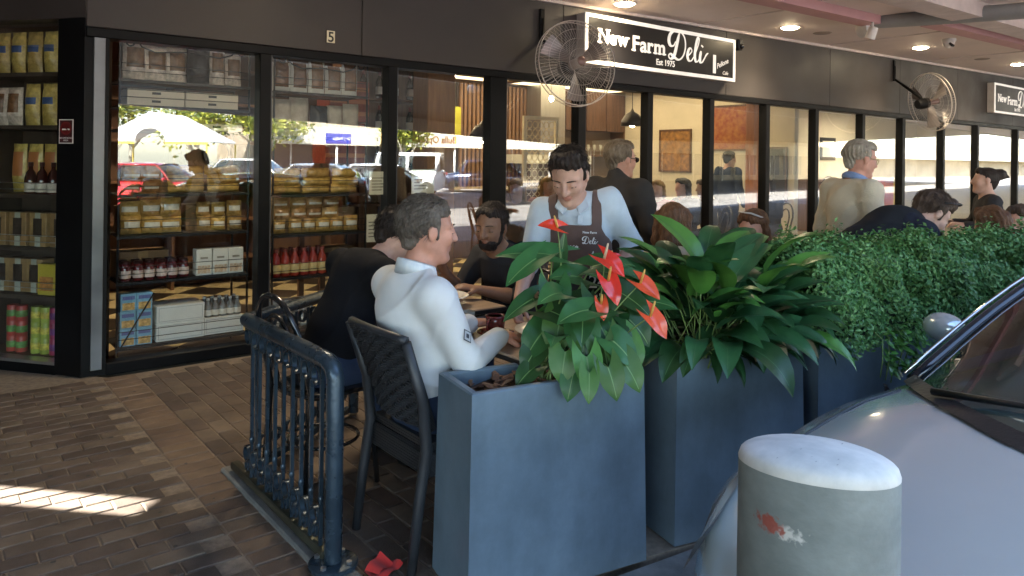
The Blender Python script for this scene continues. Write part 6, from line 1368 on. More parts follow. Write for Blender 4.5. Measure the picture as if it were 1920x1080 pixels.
def person(label, loc, rz, pose, sk, top, hair_mat, hairk='short', pants=None, h=.008, hs=1.06, sleeve='long', hands=True, group=None, extra=None, bulk=1.0, wr=.0042, hL=None, hR=None, seed=1.0, cuff=None, sub=()):
    p = {k_: (np.array(v, np.float32) if isinstance(v, tuple) else v) for k_, v in pose.items()}
    t = thing('person', label, 'person', (loc[0], loc[1], loc[2] if len(loc) > 2 else 0), rz, group)
    up = p['chest'] - p['pel']; upn = up / np.linalg.norm(up); lat = V3(0, 1, 0); sh = p['s']
    SL = np.array((p['chest'][0] + p['sx'], sh, p['sz']), np.float32); SR = SL * V3(1, -1, 1)
    if 'sl' in p: SL = p['sl']
    if 'sr' in p: SR = p['sr']
    allp = np.stack([v for k_, v in p.items() if isinstance(v, np.ndarray) and k_ != 'hf'] + [SL, SR])
    lo, hi = allp.min(0) - .2, allp.max(0) + .24; lo[2] = max(lo[2], -.02)
    f_ = Field(lo, hi, h); B = basis(p['hf']); hc = p['head']
    def hp(x, y, z): return hc + B @ V3(x * hs, y * hs, z * hs)
    def he_(c, r, k_=.012, lab=0, op='+'): f_.ell(hp(*c), V3(*r) * hs, k_, lab, op, B)
    def hcp(a, b, r0, r1, k_=.012, lab=0, op='+'): f_.cap(hp(*a), hp(*b), r0 * hs, r1 * hs, k_, lab, op)
    he_((-.012, 0, .035), (.098, .076, .086)); he_((.028, 0, -.03), (.066, .060, .082), .03)
    for s in (-1, 1):
        hcp((-.005, s * .052, -.045), (.06, s * .018, -.096), .022, .02, .03); he_((.058, s * .036, -.022), (.03, .026, .03), .02); hcp((.074, s * .014, .030), (.062, s * .050, .026), .012, .010, .014)
        he_((-.006, s * .079, -.002), (.020, .009, .032), .008); he_((.096, s * .033, .006), (.016, .018, .012), .012, 0, '-'); he_((.080, s * .032, .005), (.013, .016, .012), .006)
    hcp((.092, 0, .022), (.113, 0, -.022), .009, .013, .012); he_((.100, .013, -.026), (.012, .009, .009), .006); he_((.100, -.013, -.026), (.012, .009, .009), .006)
    he_((.076, 0, -.098), (.022, .024, .018), .02); he_((.091, 0, -.054), (.010, .022, .006), .006, 1); he_((.089, 0, -.066), (.011, .019, .007), .006, 1); hcp((.1, -.02, -.0605), (.1, .02, -.0605), .0035, .0035, .003, 1, '-')
    nk = p['neck']; f_.cap(nk - upn * .06, hp(-.015, 0, -.07), .058 * bulk, .052, .03)
    # trunk and limbs of the continuous body (inside the clothes)
    f_.cap(p['pel'], p['chest'], .105 * bulk, .115 * bulk, .05, lat=lat, flat=.75); f_.cap(SL, SR, .045, .045, .06); f_.cap(p['chest'], nk, .10, .06, .05)
    for s, S_, E_, W_, K_, A_ in ((1, SL, p['eL'], p['wL'], p['kL'], p['aL']), (-1, SR, p['eR'], p['wR'], p['kR'], p['aR'])):
        f_.cap(S_, E_, .047, .038, .03); f_.cap(E_, E_ + (W_ - E_) * .35, .038, .039, .02); f_.cap(E_ + (W_ - E_) * .35, W_, .039, .026, .02)
        hip = p['pel'] + V3(.0, s * .085, -.03); f_.cap(hip, K_, .075, .05, .04); f_.cap(K_, A_, .05, .036, .03); f_.cap(A_ + V3(0, 0, -.04), A_ + V3(.15, s * .02, -.055), .035, .03, .02)
        if hands:
            dd = (hL if s > 0 else hR); d_ = np.array(dd[0], np.float32) if dd else W_ - E_; n_ = np.array(dd[1], np.float32) if dd else V3(0, -s * .3, -1); hand(f_, W_, s, d_, n_, 1.0, dd[2] if dd else .5)
    X, Y, Z = f_.P()
    o = link('body', f_.mesh('body', sk), t)
    # top
    g_ = Field(lo, hi, h * 1.1); bu = bulk
    g_.cap(p['pel'] + upn * (-.02), p['pel'] + up * .45, .135 * bu, .138 * bu, .05, 0, lat=lat, flat=.80); g_.cap(p['pel'] + up * .45, p['chest'], .138 * bu, .150 * bu, .06, 0, lat=lat, flat=.80)
    g_.cap(p['chest'], nk - upn * .015, .135 * bu, .062, .05, 0, lat=lat, flat=.85); g_.cap(SL + (SR - SL) * .04, SR + (SL - SR) * .04, .062 * bu, .062 * bu, .07)
    for s, S_, E_, W_ in ((1, SL, p['eL'], p['wL']), (-1, SR, p['eR'], p['wR'])):
        if sleeve == 'long': g_.cap(S_, E_, .064 * bu, .053 * bu, .05); g_.cap(E_, W_ - (W_ - E_) * .06, .053 * bu, .040 * bu, .03)
        elif sleeve == 'rolled': g_.cap(S_, E_, .066 * bu, .056 * bu, .05); g_.cap(E_, E_ + (W_ - E_) * .12, .057 * bu, .058 * bu, .015)
        elif sleeve == 'short': g_.cap(S_, S_ + (E_ - S_) * .62, .066 * bu, .062 * bu, .05)
    g_.cap(nk - upn * .012, hp(-.03, 0, -.10), .066, .060, .02) if 'highneck' in sub else None
    X, Y, Z = g_.P(); g_.F += (wr * wob(X, Y, Z, seed)).astype(np.float32)
    if 'vneck' in sub: g_.cap(nk + V3(.09, 0, .03), nk + V3(.12, 0, -.05), .04, .012, .01, 0, '-')
    o2 = link('top', g_.mesh('top', [top]), t)
    if pants is not None:
        q_ = Field(lo, hi, h * 1.3); q_.cap(p['pel'] + V3(0, .05, -.01), p['pel'] + V3(0, -.05, -.01), .118, .118, .05)
        for s, K_, A_ in ((1, p['kL'], p['aL']), (-1, p['kR'], p['aR'])): q_.cap(p['pel'] + V3(.01, s * .085, -.03), K_, .095, .070, .04); q_.cap(K_, A_, .068, .056, .03)
        X, Y, Z = q_.P(); q_.F += (.003 * wob(X, Y, Z, seed + 2)).astype(np.float32); link('trousers', q_.mesh('trousers', [pants]), t)
        for s, A_ in ((1, p['aL']), (-1, p['aR'])):
            b = MB(); a_ = Vector(A_.tolist()); b.ell((a_.x + .05, a_.y, a_.z - .045), (.14, .052, .048), 12, 8); b.build('shoe', [M('shoe_black', (.02, .018, .016), .4)], t, smooth=True)
    # hair
    if hairk:
        r_h = .17 * hs; hl = Field(hc - r_h - .06, hc + r_h + .06, min(h, .0075)); 
        def hh_(c, r, k_=.02, op='+'): hl.ell(hp(*c), V3(*r) * hs, k_, 0, op, B)
        hh_((-.016, 0, .042), (.1045, .083, .0885)); hl.cap(hp(-.068, 0, .03), hp(-.068, 0, -.04), .046 * hs, .034 * hs, .03)
        if hairk in ('short', 'quiff', 'grey'):
            for s in (-1, 1): hl.cap(hp(-.01, s * .068, .05), hp(.012, s * .072, -.012 if hairk != 'grey' else .0), .020 * hs, .009 * hs, .02)
            hl.cap(hp(.042, -.035, .094), hp(.042, .035, .094), .022 * hs, .022 * hs, .02)
            if hairk == 'quiff': hl.cap(hp(.040, -.03, .112), hp(.03, .045, .116), .030 * hs, .030 * hs, .03)
            if hairk == 'grey': hl.cap(hp(.036, -.045, .088), hp(.034, .04, .095), .022 * hs, .022 * hs, .02); hl.cap(hp(-.02, .06, .06), hp(-.08, .045, .03), .034 * hs, .03 * hs, .03)
        if hairk in ('long', 'bob', 'bun'):
            hl.cap(hp(.05, -.03, .095), hp(.05, .03, .095), .03 * hs, .03 * hs, .02)
            if hairk != 'bun':
                ln = -.17 if hairk == 'long' else -.10
                for s in (-1, 1): hl.cap(hp(-.01, s * .075, .05), hp(-.03, s * .075, ln), .03 * hs, .032 * hs, .03)
                hl.cap(hp(-.08, 0, .03), hp(-.085, 0, ln), .06 * hs, .05 * hs, .03)
            else: hh_((-.125, 0, .07), (.05, .048, .048)); hl.cap(hp(-.14, 0, .07), hp(-.19, .01, .05), .02 * hs, .008 * hs, .02)
        X, Y, Z = hl.P(); L_ = np.stack([X - hc[0], Y - hc[1], Z - hc[2]], -1) @ B / hs; az = np.arctan2(L_[..., 1], L_[..., 0] + .02)
        hl.F += (hs * (.0035 * np.sin(26 * az + 40 * L_[..., 2] + 3 * np.sin(30 * L_[..., 0] + seed)) + .003 * np.sin(70 * L_[..., 1] + 25 * L_[..., 0] + seed * 2) + .0025 * np.sin(95 * L_[..., 2] + 60 * L_[..., 1]))).astype(np.float32)
        front = .062 if hairk in ('short', 'grey', 'quiff') else .05
        # face opening
        fx_ = L_[..., 0] - (.022 if hairk not in ('long', 'bob') else .012); fz = front + .030 - .5 * np.abs(L_[..., 1]) - L_[..., 2] + .006 * np.sin(70 * L_[..., 1] + seed) + .004 * np.sin(160 * L_[..., 1] + 2 * seed)
        hl.F = np.maximum(hl.F, np.minimum(fx_, fz)).astype(np.float32)
        if hairk in ('short', 'quiff', 'grey'): hl.F = np.maximum(hl.F, (-.075 - L_[..., 2])).astype(np.float32)
        if hairk == 'balding': hl.F = np.maximum(hl.F, (L_[..., 2] - .055)).astype(np.float32); hl.F = np.maximum(hl.F, (-.075 - L_[..., 2])).astype(np.float32)
        ho = link('hair', hl.mesh('hair', [hair_mat]), t)
        if h < .01 and hairk in ('short', 'quiff', 'grey', 'long', 'bob'):     # loose locks that break the outline
            b = MB(); rd_ = random.Random(int(seed * 10))
            for q in range(900):
                th_, ph_ = rd_.uniform(-PI, PI), rd_.uniform(-.5, 1.45); dv = Vector((math.cos(th_) * math.cos(ph_), math.sin(th_) * math.cos(ph_), math.sin(ph_)))
                if dv.x > .1 and dv.z < .62: continue
                pc = Vector((-.016 + dv.x * .104, dv.y * .083, .042 + dv.z * .089)); comb = Vector((-.6 if hairk != 'quiff' else .3, .25 * (1 if dv.y > 0 else -1), -.6 + .6 * dv.z)) + Vector((rd_.uniform(-.5, .5), rd_.uniform(-.5, .5), rd_.uniform(-.4, .4)))
                comb = (comb - dv * comb.dot(dv) * .85).normalized(); ln = rd_.uniform(.022, .05); pts = [pc - dv * .004, pc + comb * ln * .5 + dv * .006, pc + comb * ln + dv * rd_.uniform(-.004, .007)]
                b.tube([tuple(hp(*q_)) for q_ in pts], [.0017, .0014, .0003], 3, caps=False)
            stuff(b.build('hair_locks', [hair_mat], ho, smooth=True))
    if h < .012:
        dk = M('lash_dark', (.025, .016, .012), .6)
        for s in (-1, 1):
            b = MB(); b.tube([tuple(hp(.092 - .012 * abs(q), s * (.033 + .016 * q), .0015 - .003 * q * q)) for q in (-1, -.5, 0, .5, 1)], .0022 * hs, 5); b.build('eyelash', [dk], t, smooth=True)
            b = MB(); b.tube([tuple(hp(.0905 - .010 * q * (1 if q > 0 else .3), s * (.034 + .020 * q), .034 - .004 * q * q)) for q in (-1, -.5, 0, .5, 1)], [.002, .003, .003, .0026, .0015], 5); b.build('eyebrow', [hair_mat], t, smooth=True)
    t_info = dict(root=t, hp=hp, B=B, SL=SL, SR=SR, p=p, lo=lo, hi=hi, upn=upn, up=up, body=o, top=o2)
    if extra: extra(t_info)
    return t_info
def glasses(I, mat, lens=None):
    hp = I['hp']; b = MB()
    for s in (-1, 1):
        b.tube([tuple(hp(.108 - .01 * (1 - math.cos(a_)) , s * .034 + .024 * math.cos(a_), .004 + .018 * math.sin(a_))) for a_ in [q * PI / 8 for q in range(17)]], .0022, 5, caps=False)
        b.tube([tuple(hp(.098, s * .058, .010)), tuple(hp(.06, s * .078, .012)), tuple(hp(-.01, s * .084, .008))], .0024, 5)
    b.tube([tuple(hp(.109, -.012, .008)), tuple(hp(.112, 0, .011)), tuple(hp(.109, .012, .008))], .002, 5); o = b.build('glasses', [mat], I['root'], smooth=True)
    if lens:
        for s in (-1, 1): b = MB(); b.add([tuple(hp(.1075, s * .034 + .022 * math.cos(a_), .004 + .016 * math.sin(a_))) for a_ in [q * PI / 6 for q in range(12)]], [tuple(range(12))]); b.build('lens', [lens], o)
sk_fair = skin('fair', (.56, .33, .245)); sk_ruddy = skin('ruddy', (.54, .27, .19)); sk_tan = skin('tan', (.30, .16, .10)); sk_pale = skin('pale', (.60, .38, .29))
h_dark = hair_m('dark', (.016, .011, .009), (.04, .028, .022)); h_brown = hair_m('brown', (.035, .02, .013), (.09, .055, .035)); h_greybrown = hair_m('grey_brown', (.05, .037, .028), (.17, .145, .12)); h_grey = hair_m('grey', (.22, .185, .14), (.42, .37, .30)); h_blond = hair_m('blond', (.26, .15, .055), (.45, .28, .11))
h_auburn = hair_m('auburn', (.07, .03, .015), (.16, .075, .035))
denim = cloth('denim', (.03, .045, .085)); blk = cloth('black', (.010, .010, .012)); charcoal = cloth('charcoal', (.04, .038, .04)); khaki = cloth('khaki', (.22, .17, .11))
# --- man in white
def white_extra(I):
    hp, p = I['hp'], I['p']; nk = p['neck']; chk = M('check_collar', (.55, .62, .68), .8, var=.3, scale=60, stretch=(1, 1, .2), col2=(.70, .74, .76))
    b = MB(); N = 28
    for q in range(N + 1):
        a_ = -2.6 + 5.2 * q / N + PI; r_ = .074
        for dz, rr in ((-.03, r_ + .014), (.024, r_ + .003), (.03, r_ - .003), (.0, r_ - .006)): b.v.append((nk[0] + .004 + math.cos(a_) * rr, nk[1] + math.sin(a_) * rr, nk[2] + dz + .016 - .022 * math.cos(a_)))
    for q in range(N):
        for k_ in range(4): b.f.append((q * 4 + k_, (q + 1) * 4 + k_, (q + 1) * 4 + (k_ + 1) % 4, q * 4 + (k_ + 1) % 4)); b.m.append(0)
    b.build('shirt_collar', [chk], I['root'], smooth=True)
    # diamond badge on the upper arm (street side)
    S_, E_ = Vector(I['SR'].tolist()), Vector(p['eR'].tolist()); ax = (E_ - S_).normalized(); c = S_ + ax * .175; n = Vector((.25, -1, .18)); n = (n - ax * n.dot(ax)).normalized(); sd = ax.cross(n)
    c = c + n * .0625; k_ = MB()
    for r_, m_, o_ in ((.031, 0, 0), (.025, 1, .0008), (.012, 0, .0016)):
        k_.add([c + n * o_ + ax * r_, c + n * o_ + sd * r_ * .82, c + n * o_ - ax * r_, c + n * o_ - sd * r_ * .82], [(0, 1, 2, 3)], m_)
    k_.build('sleeve_badge', [M('badge_ink', (.05, .055, .07), .7), M('badge_grey', (.42, .44, .46), .7)], I['root'])
    for w_, e_ in ((p['wR'], p['eR']), (p['wL'], p['eL'])):
        w_, e_ = Vector(w_.tolist()), Vector(e_.tolist()); d = (w_ - e_).normalized(); b = MB(); b.tube([w_ - d * .05, w_ - d * .004], [.044, .041], 16); b.build('cuff', [I['top'].data.materials[0]], I['root'], smooth=True, angle=50)
white_top = cloth('white_sweat', (.66, .67, .67), var=.05, bump=.12, bscale=300)
P_ = dict(SIT); P_.update(pel=(.05, 0, .54), chest=(-.015, 0, .905), neck=(-.005, 0, 1.05), head=(.045, -.005, 1.215), hf=(1, -.22, -.10), s=.178, sz=.985, sx=-.005, eR=(.09, -.225, .735), wR=(.30, -.15, .785), eL=(.12, .22, .74), wL=(.34, .10, .79))
person('man in a white long-sleeved top seated with his back to the street', (1.535, 2.52), R(0), P_, sk_ruddy, white_top, h_greybrown, 'short', denim, .0075, 1.07, extra=white_extra, bulk=1.06, hR=((1, .35, -.15), (0, .3, -1), .5), hL=((1, -.3, 0), (0, 0, -1), .5), seed=1.3)
# --- man in black leaning over
P_ = dict(SIT); P_.update(pel=(.0, 0, .54), chest=(.20, 0, .90), neck=(.30, 0, .995), head=(.40, .0, 1.115), hf=(1, -.1, -.55), s=.195, sz=.965, sx=.0, eR=(.44, -.23, .775), wR=(.66, -.08, .79), eL=(.42, .25, .775), wL=(.64, .12, .79))
def hood_extra(I):
    b = MB(); nk = I['p']['neck']; b.tube([(nk[0] - .03 + math.cos(a_) * .085 - .02, math.sin(a_) * .10, nk[2] + .0 - math.cos(a_) * .02) for a_ in [q * PI / 8 for q in range(17)]], .03, 10, caps=False); b.build('hood', [blk], I['root'], smooth=True)
person('man in a black hooded top leaning over the far table', (1.47, 3.235), R(4), P_, sk_fair, blk, h_dark, 'short', denim, .009, 1.06, bulk=1.12, extra=hood_extra, seed=2.1)
# --- bearded man
def beard_extra(I):
    hp, B = I['hp'], I['B']; hc = I['p']['head']; hs = 1.04; bf = Field(hc - .2, hc + .2, .006)
    def e_(c, r, op='+', k_=.02): bf.ell(hp(*c), V3(*r) * hs, k_, 0, op, B)
    e_((.045, 0, -.075), (.062, .056, .052)); 
    for s in (-1, 1): bf.cap(hp(-.0, s * .068, .01), hp(.03, s * .058, -.06), .012, .016, .02)
    bf.cap(hp(.098, -.022, -.044), hp(.098, .022, -.044), .009, .009, .01); e_((.06, 0, -.03), (.08, .042, .026), '-', .012); e_((.1, 0, -.058), (.03, .018, .009), '-', .006)
    X, Y, Z = bf.P(); bf.F += (.0018 * np.sin(160 * X) * np.sin(170 * Y + 3) + .0018 * np.sin(180 * Z + 40 * Y)).astype(np.float32); link('beard', bf.mesh('beard', [h_dark]), I['root'])
    w = Vector(I['p']['wR'].tolist()); b = MB(); b.tube([w + Vector((.05, .02, -.01)), w + Vector((.12, .05, .05)), w + Vector((.17, .07, .08))], [.004, .003, .005], 6); b.build('fork', [steel], I['root'], smooth=True)
grey_shirt = cloth('dark_grey_shirt', (.045, .045, .05))
P_ = dict(SIT); P_.update(pel=(0, 0, .52), chest=(.10, 0, .86), neck=(.16, 0, .975), head=(.225, .0, 1.115), hf=(1, .30, -.22), s=.19, sz=.925, eR=(.22, -.27, .72), wR=(.40, -.20, .86), eL=(.24, .26, .74), wL=(.42, .10, .79))
person('bearded man in a dark grey shirt eating at the far table', (2.79, 3.44), R(190), P_, sk_tan, grey_shirt, h_dark, 'short', denim, .008, 1.06, sleeve='rolled', extra=beard_extra, sub=('vneck',), seed=3.3)
# --- waiter
apron_m = cloth('brown_apron', (.115, .072, .062), var=.1)
def apron_extra(I):
    p = I['p']; root = I['root']; up, upn = I['up'], I['upn']; nk = p['neck']; lat = V3(0, 1, 0); bu = .97
    a_ = Field(I['lo'], I['hi'], .0085)
    a_.cap(p['pel'] + upn * (-.35), p['pel'] + up * .45, .15, .145 * bu, .05, 0, lat=lat, flat=.82); a_.cap(p['pel'] + up * .45, p['chest'], .150 * bu, .164 * bu, .06, 0, lat=lat, flat=.82)
    a_.cap(p['chest'], nk - upn * .015, .143 * bu, .070, .05, 0, lat=lat, flat=.85); a_.cap(I['SL'] + (I['SR'] - I['SL']) * .04, I['SR'] + (I['SL'] - I['SR']) * .04, .069, .069, .07)
    X, Y, Z = a_.P(); a_.F += (.0025 * wob(X, Y, Z, 5.1, .7)).astype(np.float32); ch = p['chest']; Y = Y - (Z - float(p['pel'][2])) / (float(ch[2]) - float(p['pel'][2])) * float(ch[1])
    zb = float(ch[2]) + .025; front = (X - (float(ch[0]) + (Z - float(ch[2])) * .18 + .0))        # >0 is the front
    bib = np.maximum(np.maximum(Z - zb, np.abs(Y) - (.118 + np.clip(zb - Z, 0, .16) * .45)), -front)
    strap = np.maximum(np.maximum(np.abs(np.abs(Y) - .103 - (Z - zb) * .05) - .024, zb - .01 - Z), -(X - float(ch[0]) + .10)); skirt = np.maximum(np.maximum(Z - float(p['pel'][2]) - .02, .45 - Z), -(X - float(p['pel'][0]) + .04))
    a_.F = np.maximum(a_.F, np.minimum(np.minimum(bib, strap), skirt)).astype(np.float32); ao = link('apron', a_.mesh('apron', [apron_m]), root)
    b = MB(); s0 = 0; deli_script(b, 0, 0, .034, 0); n0 = len(b.v); ce = ch + V3(.137, 0, -.062)
    mt = Matrix.Translation((float(ce[0]) + .004, .035 + float(ch[1]), float(ce[2]))) @ Matrix.Rotation(R(90), 4, 'Z') @ Matrix.Rotation(R(-7), 4, 'X') @ Matrix.Diagonal((.95, 1, .95, 1)); b.xf(mt); b.build('apron_script', [ink_white], ao)
    for tx, dy, dz, sz in (('New Farm', .036, .050, .016), ('& Cafe', -.025, -.02, .015)):
        put_text('apron_lettering', tx, sz, ink_white, ao, Matrix.Translation((float(ce[0]) + .006, dy + float(ch[1]), float(ce[2]) + dz)) @ Matrix.Rotation(R(90), 4, 'Z') @ Matrix.Rotation(R(-7), 4, 'X') @ Matrix.Rotation(R(90), 4, 'X'), extrude=.0006, offset=.0003)
    b = MB(); pe = p['pel'] + up * .30; b.box(-.0, .006, -.09, .09, -.07, .05, bev=.002); b.xf(Matrix.Translation((float(pe[0]) + .128, 0.02, float(pe[2])))); pk = b.build('apron_pocket', [apron_m], ao)
    b = MB(); b.box(.0, .010, .045, .062, -.01, .085, bev=.002); b.xf(Matrix.Translation((float(pe[0]) + .132, 0, float(pe[2])))); b.build('order_pad', [ink_white], ao)
    # collar flaps and placket
    shirt_m = I['top'].data.materials[0]
    for s in (-1, 1):
        b = MB(); n_ = Vector(nk.tolist()); b.add([n_ + Vector((.055, s * .010, -.012)), n_ + Vector((.03, s * .062, .028)), n_ + Vector((.075, s * .085, -.022)), n_ + Vector((.105, s * .042, -.058)), n_ + Vector((.062, s * .014, -.004)), n_ + Vector((.036, s * .06, .036)), n_ + Vector((.082, s * .083, -.014)), n_ + Vector((.112, s * .042, -.050))], [(0, 1, 2, 3), (7, 6, 5, 4), (0, 4, 5, 1), (1, 5, 6, 2), (2, 6, 7, 3), (3, 7, 4, 0)]); b.build('collar_flap', [shirt_m], root)
    b = MB(); b.box(-.003, .003, -.012, .012, -.09, 0.0); b.xf(Matrix.Translation((float(ch[0]) + .118, 0, float(ch[2]) + .115)) @ Matrix.Rotation(R(-24), 4, 'Y')); b.build('placket', [shirt_m], root)
shirt = cloth('pale_blue_shirt', (.50, .57, .64), var=.10, bump=.3, bscale=200)
P_ = dict(STAND); P_.update(pel=(-.02, 0, .90), chest=(.05, -.025, 1.165), neck=(.085, -.045, 1.295), head=(.165, -.06, 1.43), hf=(1, -.14, -.72), s=.168, sz=1.285, sx=.01, sl=(.05, .125, 1.30), sr=(.075, -.205, 1.245), eR=(.15, -.255, 1.01), wR=(.31, -.275, .845), eL=(-.04, .245, 1.075), wL=(.12, .15, .91), kL=(.02, .11, .48), kR=(.02, -.11, .48))
person('waiter in a pale blue shirt and brown apron bending over the tables', (2.635, 2.705), R(-140), P_, sk_fair, shirt, h_dark, 'quiff', charcoal, .0075, 1.09, sleeve='rolled', extra=apron_extra, bulk=.96, hR=((.35, 0, -1), (.3, 1, 0), .9), hL=((1, -.2, -.5), (0, -.4, -1), .5), sub=('vneck',), wr=.0045, seed=4.2)
# --- standing man in dark jacket
jk = cloth('brown_black_jacket', (.045, .04, .038)); sun_g = M('sunglass_frame', (.012, .011, .011), .25); gold_g = M('gold_frame', (.35, .26, .12), .3, .8)
P_ = dict(STAND); P_.update(chest=(-.01, 0, 1.20), neck=(-.01, 0, 1.355), head=(.025, 0, 1.515), hf=(1, -.25, -.05), sz=1.315)
person('standing man in a dark jacket and sunglasses seen from behind', (3.61, 3.39), R(8), P_, sk_ruddy, jk, hair_m('sandy_grey', (.10, .07, .045), (.24, .19, .14)), 'short', charcoal, .0105, 1.04, bulk=1.15, extra=lambda I: glasses(I, sun_g, sun_g), sub=('highneck',), seed=5.5)
# --- old man in cream jumper
cream_j = cloth('cream_jumper', (.60, .52, .38), var=.05, bump=.5, bscale=110)
def old_extra(I):
    glasses(I, gold_g); nk = I['p']['neck']; cm = cloth('blue_collar', (.20, .28, .48)); b = MB(); b.tube([(nk[0] + .005 + math.cos(a_) * .066, math.sin(a_) * .07, nk[2] + .028 - math.cos(a_) * .03) for a_ in [q * PI / 9 for q in range(19)]], .02, 8, caps=False, ry=1.3); b.build('shirt_collar', [cm], I['root'], smooth=True)
    for s in (-1, 1): b = MB(); n_ = Vector(nk.tolist()); b.add([n_ + Vector((.07, s * .008, .0)), n_ + Vector((.045, s * .06, .02)), n_ + Vector((.10, s * .06, -.04)), n_ + Vector((.115, s * .025, -.05)), n_ + Vector((.085, s * .03, .015))], [(0, 1, 4), (1, 2, 4), (2, 3, 4), (3, 0, 4), (3, 2, 1, 0)]); b.build('collar_flap', [cm], I['root'])
P_ = dict(STAND); P_.update(chest=(.0, 0, 1.20), neck=(.03, 0, 1.375), head=(.075, 0, 1.535), hf=(1, -.15, -.18), sz=1.325, eR=(-.03, -.25, 1.04), eL=(-.03, .25, 1.04))
person('elderly man in a cream jumper with glasses standing behind the hedge', (5.0, 2.52), R(-22), P_, sk_ruddy, cream_j, h_grey, 'grey', khaki, .010, 1.06, bulk=1.12, extra=old_extra, seed=6.1)
# --- bending man
navy = cloth('navy_tee', (.022, .024, .035)); vest = cloth('black_vest', (.02, .021, .024))
def vest_extra(I):
    p = I['p']; v = Field(I['lo'], I['hi'], .010); v.cap(p['pel'], p['chest'], .152, .168, .05, 0, lat=V3(0, 1, 0), flat=.85); v.cap(I['SL'] * V3(1, .7, 1), I['SR'] * V3(1, .7, 1), .074, .074, .06); v.cap(p['chest'], p['neck'], .15, .085, .05); X, Y, Z = v.P(); v.F += (.003 * wob(X, Y, Z, 8.8)).astype(np.float32); v.cap(p['neck'], p['head'], .075, .085, .01, 0, '-'); link('vest', v.mesh('vest', [vest]), I['root'])
    hp = I['hp']; b = MB()
    for s in (-1, 1): b.ell(tuple(hp(.062, s * .036, .128)), (.026, .024, .012), 10, 6)
    b.tube([tuple(hp(-.03, -.09, .06)), tuple(hp(.06, -.065, .128)), tuple(hp(.075, 0, .135)), tuple(hp(.06, .065, .128)), tuple(hp(-.03, .09, .06))], .004, 6); b.build('sunglasses', [sun_g], I['root'], smooth=True)
P_ = dict(STAND); P_.update(pel=(-.30, 0, .92), chest=(.10, 0, 1.115), neck=(.23, 0, 1.155), head=(.345, -.01, 1.215), hf=(.8, -.10, -.75), s=.19, sz=1.12, sx=.04, eR=(.10, -.27, .87), wR=(.28, -.22, .74), eL=(.22, .22, .86), wL=(.40, .12, .74), kL=(-.2, .11, .48), kR=(-.2, -.11, .48), aL=(-.28, .11, .09), aR=(-.28, -.11, .09))
person('man in a black vest bending down with sunglasses on his head', (4.38, 2.04), R(-26), P_, sk_fair, navy, h_brown, 'quiff', charcoal, .009, 1.08, sleeve='short', extra=vest_extra, bulk=1.08, seed=7.7)
# --- seated diners outdoors
beige = cloth('beige_coat', (.50, .40, .27), var=.1)
P_ = dict(SIT); P_.update(chest=(.02, 0, .88), neck=(.04, 0, 1.0), head=(.08, 0, 1.14), hf=(1, .2, -.3), sz=.94)
person('woman in a beige coat seated with her back to the peace lily', (3.27, 2.69), R(18), P_, sk_fair, beige, h_auburn, 'bob', denim, .011, 1.02, bulk=1.08, seed=8.1)
P_ = dict(SIT); P_.update(chest=(.06, 0, .82), neck=(.1, 0, .94), head=(.15, 0, 1.065), hf=(1, .15, -.3), sz=.88)
def sung_extra(I):
    hp = I['hp']; b = MB(); b.tube([tuple(hp(-.02, -.09, .07)), tuple(hp(.05, -.05, .13)), tuple(hp(.06, .05, .13)), tuple(hp(-.02, .09, .07))], .006, 6); b.build('sunglasses', [M('white_glasses', (.5, .48, .46), .3)], I['root'], smooth=True)
person('diner with sunglasses pushed up into brown hair behind the peace lily', (4.50, 2.84), R(172), P_, sk_ruddy, charcoal, h_auburn, 'bob', denim, .012, 1.0, extra=sung_extra, seed=8.6)
P_ = dict(SIT); P_.update(chest=(.0, 0, .86), head=(.05, 0, 1.12), neck=(.02, 0, .98), sz=.92)
person('brown-haired diner low at the right edge behind the hedge', (5.35, 1.75), R(60), P_, sk_fair, cloth('dusty_brown', (.16, .1, .08)), h_auburn, 'bob', denim, .013, 1.0, seed=9.1)
person('brown-haired diner at the far right edge facing left', (5.75, 1.72), R(175), P_, sk_ruddy, cloth('dusty_pink', (.3, .16, .13)), h_brown, 'long', denim, .013, 1.0, seed=9.4)
person('balding man seated beyond the elderly man in the cream jumper', (6.3, 3.05), R(20), P_, sk_ruddy, charcoal, h_brown, 'balding', denim, .013, 1.0, seed=9.6)
P_ = dict(STAND); P_.update(chest=(.0, 0, 1.07), pel=(0, 0, .80), neck=(.0, 0, 1.20), head=(.03, 0, 1.36), sz=1.165, hf=(1, .0, .05), s=.17, eR=(.06, -.25, .93), wR=(.24, -.2, .95), eL=(.06, .25, .93), wL=(.24, .2, .95))
person('waitress in a charcoal top with a dark hair bun at far right', (7.9, 2.66), R(125), P_, sk_fair, charcoal, h_dark, 'bun', blk, .013, 1.0, bulk=.95, seed=10.2)
